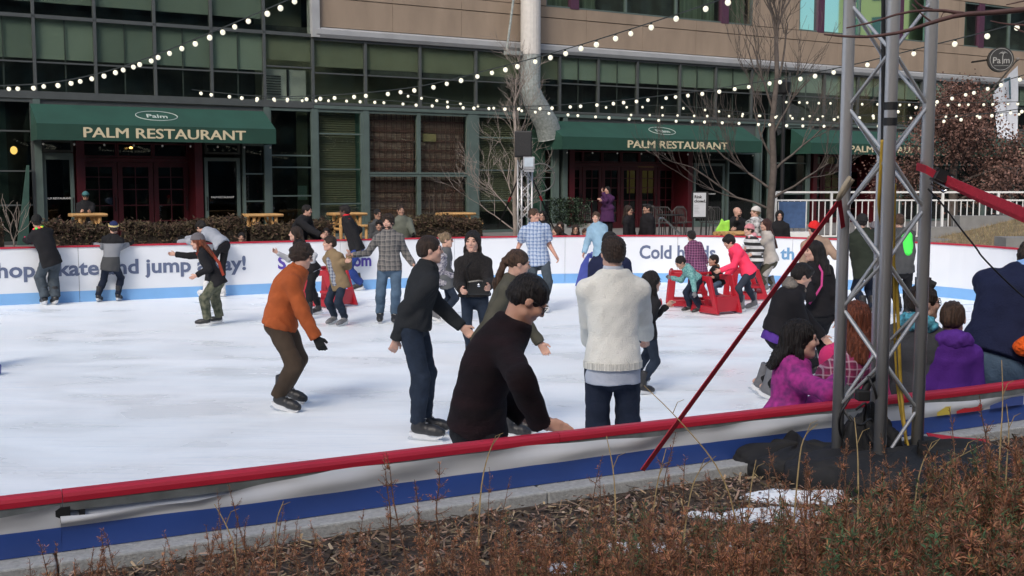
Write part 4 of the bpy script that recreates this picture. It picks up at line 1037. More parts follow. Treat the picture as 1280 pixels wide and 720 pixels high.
# brown-leaved oak behind the truss
T3 = PY(1188, 300, 33.0); T3[2] = .5
t3, segs = bare_tree('round oak still holding dense brown leaves under the round sign', T3, [(0, 0, 0), (.05, 0, .9), (0, 0, 1.8), (.05, 0, 2.7), (0, 0, 3.5)], .16,
          [(.28, -1.2, .1, .8, 1.2), (.3, 1.4, -.1, .5, 1.15), (.4, -1.1, .4, 1, 1.2), (.42, 1.2, -.3, 1, 1.2), (.55, -.9, -.4, 1.2, 1.1), (.6, .9, .4, 1.2, 1.05), (.7, -.5, .3, 1.5, .9), (.8, .5, 0, 1.5, .8), (.95, -.3, 0, 1.6, .45), (1, .2, .2, 1.6, .4)], M_TWIGD, 21, depth=2, Ls=1.2, up=.0, spread=.75, minr=.012)
rs = random.Random(5); V = []; T = []
for pts, rr in segs:
    if rr[0] > .05: continue
    for _ in range(95):
        k = rs.randint(1, 5); p = pts[k] + np.array([rs.gauss(0, .26), rs.gauss(0, .26), rs.gauss(0, .22) - .05])
        a, e = rs.uniform(0, 6.28), rs.gauss(-.6, .5); d = np.array([math.cos(a) * math.cos(e), math.sin(a) * math.cos(e), math.sin(e)]); s_ = np.cross(d, [rs.gauss(0, 1), rs.gauss(0, 1), rs.gauss(0, 1)]); s_ /= np.linalg.norm(s_) + 1e-9
        l = rs.uniform(.05, .095); w = l * .42
        V += [p, p + d * l * .5 - s_ * w, p + d * l, p + d * l * .5 + s_ * w]; g = rs.choice([.45, .7, 1, 1.35]) * rs.uniform(.8, 1.2); T += [(g, g * .96, g * .95, 1)] * 4
setp(link('foliage', mesh_np('foliage', V, np.arange(len(V)).reshape(-1, 4), mat('oak_leaf', (.17, .095, .075), rough=.8, var=.2, tint=True), tint=T), t3), kind='stuff')
# near overhanging branch, upper right
ob = root('overhanging_branch', 'leafless reddish branch reaching in front of the truss from the upper right', 'branch', PY(1290, 10, 4.3))
rb0 = PY(1290, 10, 4.3)
mb = MB(); M_RB = mat('red_bark', (.10, .05, .045), rough=.7, var=.3)
def br(pts, r0, r1, Y=4.3):
    r0 *= .68; r1 *= .68
    P = chaikin([PY(*q, Y) for q in pts], 1); mb.tube([p - rb0 for p in P], [lerp(r0, r1, i / (len(P) - 1)) for i in range(len(P))], 6)
br([(1330, 2), (1290, 11), (1240, 16), (1200, 18), (1165, 28), (1130, 40), (1090, 46), (1060, 46), (1030, 43)], .020, .005)
br([(1205, 17), (1170, 12), (1130, 15), (1090, 28), (1058, 35)], .011, .004)
br([(1165, 12), (1150, 8), (1138, -6)], .008, .004); br([(1165, 28), (1152, 18), (1140, 5)], .006, .003)
br([(1330, 30), (1290, 32), (1255, 30), (1238, 26)], .008, .003); br([(1300, 45), (1278, 40), (1268, 34)], .007, .003)
br([(1196, 18), (1180, 14), (1176, 22)], .004, .002); br([(1320, -2), (1290, -1), (1258, 6)], .007, .003)
mb.build('limb', M_RB, ob, smooth=True)

# ------------------------------------------------------------------ festoon lights
M_CORD = mat('festoon_cord', (.015, .02, .018), rough=.6)
bulb_me = MB().ell((0, 0, -.055), (.032, .032, .034), 12, 8).mesh('bulb', M_BULB, True)
bulb_scale = .78
sock_me = MB().tube([(0, 0, 0), (0, 0, -.028)], [.013, .016], 7).mesh('socket', M_CORD)
def festoon(label, pts, n, bs=1.0):
    """pts: (px, py, Y)"""
    P = chaikin([PY(a, b_, y) for a, b_, y in pts], 3); cumd = [0]
    for a, b_ in zip(P[:-1], P[1:]): cumd.append(cumd[-1] + np.linalg.norm(b_ - a))
    r = root('string_light', label, 'string lights', P[0], 0, 'festoon bulb strings over the rink')
    mb = MB(); mb.tube([p - P[0] for p in P], .007, 5); mb.build('cord', M_CORD, r)
    for k in range(n):
        t = (k + .5 + rnd.uniform(-.22, .22)) / n * cumd[-1]; i = min(int(np.searchsorted(cumd, t)) - 1, len(P) - 2); i = max(i, 0)
        p = lerp(P[i], P[i + 1], (t - cumd[i]) / (cumd[i + 1] - cumd[i])) - P[0]
        s_ = rnd.uniform(.93, 1.05) * bs * .78; sw = rnd.uniform(-.25, .25)
        q = link('bulb', bulb_me, r, p); q.scale = (s_,) * 3; q.rotation_euler = (rnd.uniform(-.2, .2), sw, 0)
        link('socket', sock_me, q)
festoon('string of bulbs climbing from the left edge to the top over the first awning', [(-30, 108, 15), (60, 105, 14.5), (130, 91, 14), (200, 67, 13), (260, 42, 12.5), (330, 13, 12), (390, -14, 11.5)], 28, 1.15)
festoon('string of bulbs rising steeply across the tan wall to the top', [(240, 112, 20), (330, 122, 19), (440, 118, 18), (530, 108, 17), (600, 90, 16), (690, 67, 14.5), (790, 36, 13), (900, 0, 12), (960, -22, 11.5)], 34, 1.25)
festoon('string of bulbs curving up behind the truss to the right edge', [(315, 123, 24), (450, 123, 23), (560, 131, 22), (660, 134, 21), (760, 127, 20), (860, 116, 18), (960, 101, 16.5), (1060, 83, 15), (1150, 60, 13.5), (1240, 38, 12.5), (1330, 12, 12)], 50, 1.2)
festoon('lowest string of bulbs crossing just above the second awning', [(500, 116, 25), (600, 131, 24.5), (700, 140, 24), (800, 147, 23.5), (900, 150, 23), (1000, 155, 22.5), (1110, 155, 22), (1200, 147, 21), (1330, 128, 19)], 42, 1.2)
festoon('short string of bulbs in front of the right windows rising to the right edge', [(750, 132, 28), (850, 131, 27), (950, 143, 26), (1040, 148, 24), (1110, 140, 22), (1180, 122, 20), (1240, 106, 18), (1330, 78, 16)], 30, 1.2)
festoon('nearly level string of bulbs in front of the oak leaves', [(975, 125, 28), (1080, 128, 27.5), (1180, 129, 27), (1330, 126, 26)], 24, 1.25)
festoon('faint string of bulbs dipping behind the truss', [(780, 141, 28), (900, 143, 28), (1000, 142, 27.5), (1100, 146, 27), (1200, 143, 26), (1330, 138, 25)], 26, 1.2)

_by = {}
for o in list(COL.objects):
    if o.get('category') == 'shrub': _by.setdefault(o['label'], []).append(o)
for l, os_ in _by.items():
    if len(os_) > 1:
        os_.sort(key=lambda o: o.location.x)
        for i, o in enumerate(os_): o['label'] = l + (', left one' if i == 0 else (', right one' if i == len(os_) - 1 else ', middle one'))
# ------------------------------------------------------------------ hedges behind the boards
M_HEDGE = mat('hedge_leaf', (.075, .055, .033), rough=.9, var=.35, scale=6, tint=True)
def hedge(label, px0, px1, Yoff, ztop, z0=.5, dep=.7, n=2600, seed=1):
    rs = random.Random(seed); a = np.array([*far_at(far_s_at_px(px0)), 0]); b = np.array([*far_at(far_s_at_px(px1)), 0]); t = (b - a) / np.linalg.norm(b - a); nn = np.array([-t[1], t[0], 0])
    L_ = np.linalg.norm(b - a); o = a + nn * Yoff; V = []; T = []
    for _ in range(int(n * 1.9)):
        s_ = rs.random() * L_; w = rs.random() * dep; top = ztop - .07 + .05 * math.sin(s_ * 2.1 + seed) + .04 * math.sin(s_ * 5 + w * 9)
        f = rs.random() ** .45
        if rs.random() < .5: f = rs.uniform(.88, 1.05)
        z = lerp(z0, top, f) + (abs(rs.gauss(0, .05)) if f > .95 else 0)
        p = np.array([*(t * s_ + nn * w)[:2], z - z0]); d = np.array([rs.gauss(0, 1), rs.gauss(0, 1), rs.gauss(.5, .8)]); d /= np.linalg.norm(d)
        s1 = np.cross(d, [rs.gauss(0, 1), rs.gauss(0, 1), .3]); s1 /= np.linalg.norm(s1); l = rs.uniform(.035, .085); wd = l * .24
        V += [p - s1 * wd, p + s1 * wd, p + d * l + s1 * wd * .3, p + d * l - s1 * wd * .3]
        g = rs.choice([.5, .8, 1.1, 1.5]); c = (g, g * rs.uniform(.7, 1.15), g * .9, 1); T += [c] * 4
    r = root('hedge', label, 'hedge', (o[0], o[1], z0)); link('foliage', mesh_np('foliage', V, np.arange(len(V)).reshape(-1, 4), M_HEDGE, tint=T), r)
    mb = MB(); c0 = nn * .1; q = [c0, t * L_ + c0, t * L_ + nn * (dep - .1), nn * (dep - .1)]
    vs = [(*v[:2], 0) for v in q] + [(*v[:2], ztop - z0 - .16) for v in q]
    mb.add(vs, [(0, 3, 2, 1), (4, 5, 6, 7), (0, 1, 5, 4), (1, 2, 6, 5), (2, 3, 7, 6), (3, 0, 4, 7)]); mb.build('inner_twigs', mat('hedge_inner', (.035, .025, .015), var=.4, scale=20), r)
hedge('low brown clipped hedge at the far left behind the boards', -60, 20, 2.4, 1.30, n=1800, seed=1)
hedge('low brown clipped hedge in front of the first log table and red doors', 62, 163, 2.4, 1.28, n=3600, seed=2)
hedge('low brown clipped hedge with green tips between the red doors and the curtain window', 178, 345, 2.4, 1.30, n=5600, seed=3)
hedge('low brown hedge below the olive blinds', 350, 462, 2.4, 1.22, n=3600, seed=4)
hedge('low brown hedge below the lattice curtains ending by the speaker tower', 505, 652, 2.4, 1.28, n=5400, seed=5)
rs = random.Random(9); V = []; T = []
pc = PY(711, 300, 27.5)
pot = root('planter', 'boxy evergreen shrub in a white planter left of the red doors', 'planter', (pc[0], pc[1], .0), FA)
mb = MB(); mb.prism([(-.36, 0), (.36, 0), (.42, 1.15), (.34, 1.15), (.33, 1.05), (-.33, 1.05), (-.34, 1.15), (-.42, 1.15)], 1, -.4, .4); mb.build('pot', mat('pale_pot', (.38, .38, .36), rough=.7, var=.1), pot)
for _ in range(2600):
    p = np.array([rs.uniform(-.42, .42), rs.uniform(-.42, .42), rs.uniform(1.1, 1.75)]); d = np.array([rs.gauss(0, 1), rs.gauss(0, 1), rs.gauss(.3, .8)]); d /= np.linalg.norm(d)
    s1 = np.cross(d, [0.1, .3, 1]); s1 /= np.linalg.norm(s1); l = .06; V += [p, p + d * l * .5 + s1 * .018, p + d * l, p + d * l * .5 - s1 * .018]; g = rs.choice([.4, .8, 1.2]); T += [(g, g, g, 1)] * 4
link('foliage', mesh_np('foliage', V, np.arange(len(V)).reshape(-1, 4), mat('boxwood', (.05, .085, .045), var=.3, tint=True), tint=T), pot)

# ------------------------------------------------------------------ log tables
def log_table(px0, px1, pyt, label, w=-2.0):
    u0, zt = FU(px0, pyt, w); u1, _ = FU(px1, pyt, w); L_ = (u1 - u0); p = FW((u0 + u1) / 2, w, .5); h = zt - .5
    r = root('log_table', label, 'table', p, FA, 'peeled log tables on the terrace')
    for k in range(5): MB().tube([(-L_ / 2, -.30 + .15 * k, h - .04), (L_ / 2, -.30 + .15 * k, h - .04)], .07, 8, flat=.6).build('top_log', M_LOG, r)
    lx = L_ / 2 - .18
    for sx in (-1, 1):
        for sy in (-1, 1):
            MB().tube([(sx * lx, sy * .27, 0), (sx * lx, sy * .25, h - .08)], .05, 8).build('leg', M_LOG, r)
            MB().tube([(sx * lx, sy * .26, h * .45), (sx * lx * .45, sy * .2, h - .09)], .035, 7).build('brace', M_LOG, r)
        MB().tube([(sx * lx, -.3, h * .4), (sx * lx, .3, h * .4)], .04, 7).build('cross_log', M_LOG, r)
    for sy in (-.75, .75):
        for k in range(2): MB().tube([(-L_ / 2, sy + k * .12, .42), (L_ / 2, sy + k * .12, .42)], .06, 7, flat=.6).build('bench_log', M_LOG, r)
        for sx in (-1, 1): MB().tube([(sx * lx, sy + .06, 0), (sx * lx, sy + .06, .38)], .045, 7).build('bench_leg', M_LOG, r)
    return r
log_table(88, 131, 267, 'peeled log picnic table with a seated person in front of the first red doors')
log_table(306, 349, 267.5, 'peeled log picnic table just right of the right green door')
log_table(414, 453, 266, 'peeled log picnic table behind the man with the red trimmed vest')
log_table(551, 588, 266, 'peeled log picnic table in front of the lattice curtains')
log_table(905, 938, 290, 'log table beside the bearded man in black', -13.5)
# ------------------------------------------------------------------ small speaker tower
sc_ = PY(656, 290, 25.6); st = root('speaker_tower', 'slim aluminium lattice tower carrying the black speaker beyond the rink', 'truss tower', (sc_[0], sc_[1], 0))
ztop = PY(655, 200, 25.6)[2]
truss(st, None, .25, ztop, .022, .010, .46, R(20), 0, (mat('tower_alu', (.5, .5, .5), rough=.4, metal=.5), mat('tower_alu2', (.55, .55, .55), rough=.4, metal=.5)))
p0 = PY(654, 197, 25.5); sk = root('loudspeaker', 'black loudspeaker cabinet on top of the slim lattice tower', 'speaker', p0)
hh_ = PY(654, 164, 25.5)[2] - p0[2]
o = MB().prism([(-.20, -.18), (.20, -.18), (.14, .2), (-.14, .2)], 2, 0, hh_).build('cabinet', M_BLACK, sk, bevel=.03); MB().box((-.17, -.195, .04), (.17, -.182, hh_ - .04)).build('grille', mat('grille', (.02, .02, .021), rough=.8, var=.5, scale=120), sk)
MB().tube([(0, 0, -.25), (0, 0, .0)], .04, 8).build('mount_pole', M_BLACK, sk)
p1 = PY(661, 215, 25.2); fl_ = root('floodlight', 'grey floodlight with a glass front mounted under the loudspeaker', 'floodlight', p1)
MB().box((-.13, 0, .06), (.13, .12, .34)).build('housing', mat('flood_grey', (.30, .31, .33), rough=.4), fl_, bevel=.01)
MB().box((-.10, -.012, .12), (.10, -.001, .32)).build('lens', mat('flood_lens', (.45, .52, .58), rough=.15, var=.1), fl_); MB().box((-.11, -.01, -.0), (.11, .10, .055)).build('gear_box', mat('flood_grey', (.3, .3, .3)), fl_)
mb = MB(); mb.tube([(-.12, .05, .2), (-.16, .1, .05), (-.2, .25, .1)], .015, 6); mb.build('yoke', M_BLACK, fl_)
for (a, b_, l) in (((650, 218), (622, 285), 'dark guy strap from the slim tower down to the left hedge'), ((662, 215), (692, 285), 'dark guy strap from the slim tower down to the right')):
    A_, B_ = PY(*a, 25.6), PY(*b_, 26.4); mb = MB(); mb.strap([A_ - A_, B_ - A_], .035, (1, 0, .3)); mb.strap([(A_ + .42 * (B_ - A_)) - A_, (A_ + .5 * (B_ - A_)) - A_], .05, (1, 0, .3), .02, 1)
    setp(mb.build('guy_strap', [M_BLACK, M_REDP], loc=A_), l, 'strap')
mb = MB(); cc = PY(676, 222, 34); pts = [np.array([.42 * math.cos(2 * math.pi * k / 28), 0, .42 * math.sin(2 * math.pi * k / 28)]) for k in range(29)]; mb.tube(pts, .025, 6, cap=False)
for k in range(3): a = k * math.pi / 3; mb.tube([np.array([.42 * math.cos(a), 0, .42 * math.sin(a)]), -np.array([.42 * math.cos(a), 0, .42 * math.sin(a)])], .012, 5)
mb.tube([(0, 0, -.4), (0, 0, cc[2] * -1 + .5)], .03, 6)
setp(mb.build('iron_wheel', M_MULL, loc=cc), 'dark iron wheel ornament standing right of the slim tower', 'ornament')
# ------------------------------------------------------------------ notice stand, handrail, cafe chairs
sb_ = PY(874, 272, 27.0); ns = root('notice_stand', 'white rink notice poster in a black stand beyond the boards', 'notice', (sb_[0], sb_[1], 0))
zb, zt = PY(874, 271, 27)[2], PY(874, 241, 27)[2]
MB().box((-.19, -.02, zb - .04), (.21, .02, zt + .03)).build('frame', M_BLACK, ns); MB().box((-.15, -.03, zb), (.15, -.021, zt)).build('poster', mat('poster_white', (.55, .57, .60), rough=.5, var=.03), ns)
for x in (-.15, .17): MB().tube([(x, 0, 0), (x, 0, zb)], .02, 6).build('leg', M_BLACK, ns)
for tx_, z in (('Rink', zt - .10), ('closed.', zt - .20)):
    me = text_mesh(tx_, .10, .003, .003, M_BLACK, 'LEFT'); t_ = link('lettering', me, ns, (-.13, -.033, z)); t_.rotation_euler = (math.pi / 2, 0, 0)
for k in range(6): MB().box((-.13, -.0335, zt - .31 - k * .035), (-.13 + .09 + .02 * (k % 3), -.031, zt - .304 - k * .035)).build('text_line', mat('text_grey', (.3, .3, .32)), ns)
A_, B_, C_ = PY(824, 273, 29), PY(829, 272.5, 29), PY(857, 299, 26.5)
mb = MB(); mb.tube([np.zeros(3), B_ - A_, C_ - A_], .025, 7); mb.tube([np.zeros(3), np.array([0, 0, .5 - A_[2]])], .02, 6); mb.tube([C_ - A_, np.array([C_[0] - A_[0], C_[1] - A_[1], -A_[2]])], .02, 6)
setp(mb.build('handrail', M_STEEL, loc=A_), 'slanting steel handrail beside the steps right of the sunglasses couple', 'handrail')
def cafe_chair():
    r = root('cafe_chair', '', 'chair', (0, 0, 0))
    m = mat('chair_iron', (.05, .048, .045), rough=.5)
    MB().tube([(0, 0, .44), (0, 0, .46)], .22, 16).build('seat', m, r)
    for sx in (-1, 1):
        for sy in (-1, 1): MB().tube([(sx * .17, sy * .16, .44), (sx * .2, sy * .2, 0)], .014, 6).build('leg', m, r)
    mb = MB(); mb.tube([(-.2, .18, .44), (-.22, .24, .8), (-.12, .26, .92), (.12, .26, .92), (.22, .24, .8), (.2, .18, .44)], .014, 6); mb.build('back_frame', m, r)
    for k in range(5): x = -.13 + .065 * k; MB().tube([(x, .18, .46), (x, .25, .91)], .008, 5).build('back_slat', m, r)
    return r
ch0 = cafe_chair(); first = True
chs = [(733, 36, .3), (822, 33, .2), (834, 33.5, 2.6), (846, 33, 3.3), (856, 34, .5), (884, 34, 2.9), (896, 33, .1), (812, 35, 3.0)]
labs = ['dark iron cafe chair beside the white planter', 'dark iron cafe chair behind the man with sunglasses on his head', 'dark iron cafe chair above the handrail, its back turned', 'dark iron cafe chair directly above the slanting handrail', 'dark iron cafe chair just left of the notice stand', 'dark iron cafe chair just right of the notice stand', 'dark iron cafe chair between the notice stand and the bearded man', 'dark iron cafe chair deepest in the shade under the second awning']
for (px, Y, a), l in zip(chs, labs):
    c = ch0 if first else copy_tree(ch0); first = False; p = PY(px, 290, Y); c.location = (p[0], p[1], .5); c.rotation_euler = (0, 0, a); c['label'] = l; c['group'] = 'iron cafe chairs on the terrace'
tb = root('cafe_table', 'small round dark cafe table among the iron chairs', 'table', (PY(838, 290, 32.3)[0], 32.3, .5)); MB().tube([(0, 0, .70), (0, 0, .73)], .4, 20).build('table_top', M_BLACK, tb); MB().tube([(0, 0, 0), (0, 0, .7)], .03, 8).build('stem', M_BLACK, tb); MB().tube([(0, 0, 0), (0, 0, .03)], .22, 14).build('foot', M_BLACK, tb)
# green bag on the log table
gb = PY(903, 291, 25.6); V = MB(); V.prism([(-.16, 0), (.12, 0), (.16, .1), (.15, .3), (.03, .26), (-.02, .33), (-.08, .18), (-.15, .08)], 1, -.06, .06); setp(V.build('green_bag', mat('lime_bag', (.35, .75, .08), rough=.5, var=.2), loc=gb, bevel=.02), 'lime green carrier bag standing beside the bearded man', 'bag')
# ------------------------------------------------------------------ white railing, blue panel, stepped walls, grass bank
RY = 30.0; ra = PY(970, 240, RY); rbb = PY(1330, 240, RY)
rl = root('white_railing', 'white metal balustrade behind the right end of the rink', 'railing', (ra[0], RY, 0)); zt = ra[2]; zb = PY(970, 296, RY)[2]; Lr = rbb[0] - ra[0]
xE = PY(1146, 240, RY)[0] - ra[0]
MB().box((0, -.03, zt - .03), (Lr, .03, zt + .02)).build('top_rail', M_WHITE, rl); MB().box((0, -.02, zt - .24), (Lr, .02, zt - .2)).build('mid_rail', M_WHITE, rl)
x5 = PY(1197, 240, RY)[0] - ra[0]; xr = PY(1198, 0, RY)[0] - ra[0]; zb2 = PY(1200, 282, RY)[2] - .02; zb3 = PY(1250, 268, RY)[2]
def zbot(x): return zb if x < xr else (zb2 if x < xr + .95 else zb3)
MB().box((0, -.02, zb), (xr, .02, zb + .04)).build('bottom_rail', M_WHITE, rl)
me = MB().box((-.012, -.012, 0), (.012, .012, 1)).mesh('baluster', M_WHITE); x = 0; k = 0
pm = MB().box((-.03, -.03, 0), (.03, .03, 1)).mesh('post', M_WHITE)
while x < Lr:
    z0_ = zbot(x); big = k % 9 == 0; q = link('post' if big else 'baluster', pm if big else me, rl, (x, .001, z0_)); q.scale = (1, 1, (zt if big else zt - .24) - z0_); x += .165; k += 1
W0 = PY(973, 252, 29.8); W1 = PY(1007, 285, 29.8)
bp_ = root('blue_panel', 'blue canvas panel hung on the white railing', 'panel', (W0[0], 29.8, W1[2])); MB().box((0, -.015, 0), (W1[0] - W0[0], .015, W0[2] - W1[2])).build('canvas', mat('blue_canvas', (.05, .10, .22), rough=.8, var=.15), bp_)
mb = MB(); [mb.tube([(a, -.02, 0), (a, -.02, W0[2] - W1[2])], .012, 5) for a in (0, W1[0] - W0[0])]; mb.build('edge_pole', M_WHITE, bp_)
def wallbox(label, px0, px1, pyt, Y, d=.4, z0=-.05, m=M_GREY):
    a = PY(px0, pyt, Y); b_ = PY(px1, pyt, Y); o = MB().box((0, 0, z0), (b_[0] - a[0], d, a[2])).build('retaining_wall', m, loc=(a[0], Y, 0)); return setp(o, label, 'wall')
wallbox('long low grey wall under the white railing', 962, 1242, 298.0, 29.9)
wallbox('grey stepped wall block rising right of the truss', 1157, 1238, 284, 29.5, .5)
wallbox('upper grey wall block under the end of the white railing', 1200, 1270, 270, 29.6, .6)
wallbox('far right grey wall above the grass bank', 1262, 1400, 262, 29.65, .6)
wallbox('lowest grey wall step beside the rink boards', 1150, 1192, 299, 28.6, .5)
wallbox('pale grey stone block at the right edge above the boards', 1258, 1400, 297, 24.0, .6)
wallbox('white painted low wall below the blue panel', 962, 1022, 290, 29.3, .3, m=M_WHITE)
# grass bank
g = []; NXg, NYg = 24, 14
for j in range(NYg + 1):
    for i in range(NXg + 1):
        a, b_ = i / NXg, j / NYg; x = lerp(PY(1172, 300, 27)[0], 19.0, a); y = lerp(22.2, 29.4, b_); z = .25 + .95 * b_ * min(1, .25 + a * 1.8) + .45 * a + .02 * math.sin(7 * a + 9 * b_)
        g.append((x, y, z))
Fq = [(j * (NXg + 1) + i, j * (NXg + 1) + i + 1, (j + 1) * (NXg + 1) + i + 1, (j + 1) * (NXg + 1) + i) for j in range(NYg) for i in range(NXg)]
setp(link('grass_bank', mesh_np('grass_bank', g, Fq, mat('dry_turf', (.17, .135, .075), rough=.95, var=.3, scale=4, bump=1, bscale=40, detail=8), True)), kind='structure')
rs = random.Random(4); V = []; T = []
for _ in range(9000):
    a, b_ = rs.random(), rs.random(); x = lerp(PY(1172, 300, 27)[0], 15.5, a); a2 = (x - g[0][0]) / (19.0 - g[0][0]); y = lerp(22.2, 29.4, b_); z = .25 + .95 * b_ * min(1, .25 + a2 * 1.8) + .45 * a2 + .02 * math.sin(7 * a2 + 9 * b_)
    l = rs.uniform(.04, .1); dx, dy = rs.gauss(0, .03), rs.gauss(0, .03); V += [(x, y, z - .01), (x + .012, y, z - .01), (x + dx + .003, y + dy, z + l), (x + dx, y + dy, z + l)]; q = rs.choice([.7, 1, 1.3]); T += [(q, q * rs.uniform(.9, 1.1), q, 1)] * 4
setp(link('dry_grass', mesh_np('dry_grass', V, np.arange(len(V)).reshape(-1, 4), mat('dry_grass', (.26, .20, .11), var=.3, tint=True), tint=T)), 'dry yellow-brown grass on the bank at the right', 'grass', kind='stuff')

# ------------------------------------------------------------------ skating aids
def rot_frame(P, yaw): return root(*P)
def skate_aid(label, base, yaw, m, sc=1.0, text=None):
    """A-shaped push frame: two side loops joined by a top bar and a low seat"""
    r = root('skating_aid', label, 'skating aid', base, R(yaw)); r.scale = (sc,) * 3
    for sx in (-.27, .27):
        out = [(-.50, 0), (.36, 0), (.33, .35), (.30, .66), (-.27, .66), (-.38, .33)]; inn = [(-.36, .13), (.22, .13), (.20, .33), (.185, .56), (-.17, .56), (-.27, .33)]
        mb = MB(); n = 6; vs = []
        for t in (-.03, .03):
            vs += [(sx + t, a, b_) for a, b_ in out] + [(sx + t, a, b_) for a, b_ in inn]
        fs = []
        for i in range(n):
            j = (i + 1) % n
            fs += [(i, n + i, n + j, j), (12 + i, 12 + j, 12 + n + j, 12 + n + i), (i, j, 12 + j, 12 + i), (n + i, 12 + n + i, 12 + n + j, n + j)]
        mb.add(vs, fs); mb.build('side_frame', m, r, bevel=.015)
    MB().tube([(-.3, .25, .66), (.3, .25, .66)], .035, 10).build('handle_bar', m, r, smooth=False)
    MB().box((-.26, -.38, .24), (.26, -.05, .29)).build('seat_board', m, r, bevel=.01); MB().box((-.24, .44, .02), (.24, .48, .10)).build('cross_bar', m, r, bevel=.01)
    MB().box((-.241, -.42, .03), (.241, -.37, .3)).build('front_panel', m, r, bevel=.01)
    if text:
        me = text_mesh(text, .10, .004, .004, M_WHITE); t_ = link('lettering', me, r, (0, -.424, .16)); t_.rotation_euler = (math.pi / 2, 0, 0)
    return r
pa = PZ(862, 386, 0); skate_aid('red skating aid pushed by the boy in the teal checked jacket', (pa[0] - .02, pa[1] + .42, .02), 84, M_REDP, .90)
pa = PZ(893, 393, 0); skate_aid('red skating aid with the small child inside', (pa[0], pa[1] + .30, .02), 32, M_REDP, .92)
pa = PZ(935, 378, 0); skate_aid('red skating aid behind the girl in the neon pink jacket', (pa[0], pa[1] + .5, .02), 95, M_REDP, .85)
pa = PZ(405, 385, 0); skate_aid('red skating aid behind the boy in the tan coat', (pa[0], pa[1] + .3, .02), 60, M_REDP, .95)
M_BLUEP = mat('blue_plastic', (.045, .065, .30), rough=.35, var=.1)
pa = PZ(734, 358, 0); r = root('skating_aid', 'upright royal blue skating aid with a white label beside the light blue jacket', 'skating aid', (pa[0], pa[1], .0), R(-12)); r.scale = (.85, .85, .9)
mb = MB(); mb.prism([(-.30, 0), (.05, 0), (.14, .75), (.02, .78), (-.16, .5)], 1, -.05, .05); mb.build('side_frame', M_BLUEP, r, bevel=.03); mb = MB(); mb.prism([(-.30, 0), (.05, 0), (.14, .75), (.02, .78), (-.16, .5)], 1, .5, .6); mb.build('side_frame', M_BLUEP, r, bevel=.03)
MB().tube([(.08, -.05, .72), (.08, .6, .72)], .035, 8).build('handle_bar', M_BLUEP, r); me = MB().box((-.035, -.056, .42), (.045, -.051, .66)).build('label_plate', M_WHITE, r); me.rotation_euler = (0, R(8), 0)
pa = PZ(-7, 469, 0); r = root('skating_aid', 'corner of a royal blue skating aid at the left edge of the ice', 'skating aid', (pa[0] - .1, pa[1], 0)); MB().prism([(-.5, 0), (.16, 0), (.17, .12), (-.1, .13), (-.25, .7), (-.4, .7)], 1, -.05, .05).build('side_frame', M_BLUEP, r, bevel=.02); MB().prism([(-.5, 0), (-.1, 0), (-.2, .7), (-.3, .7)], 1, .45, .55).build('side_frame', M_BLUEP, r, bevel=.02)
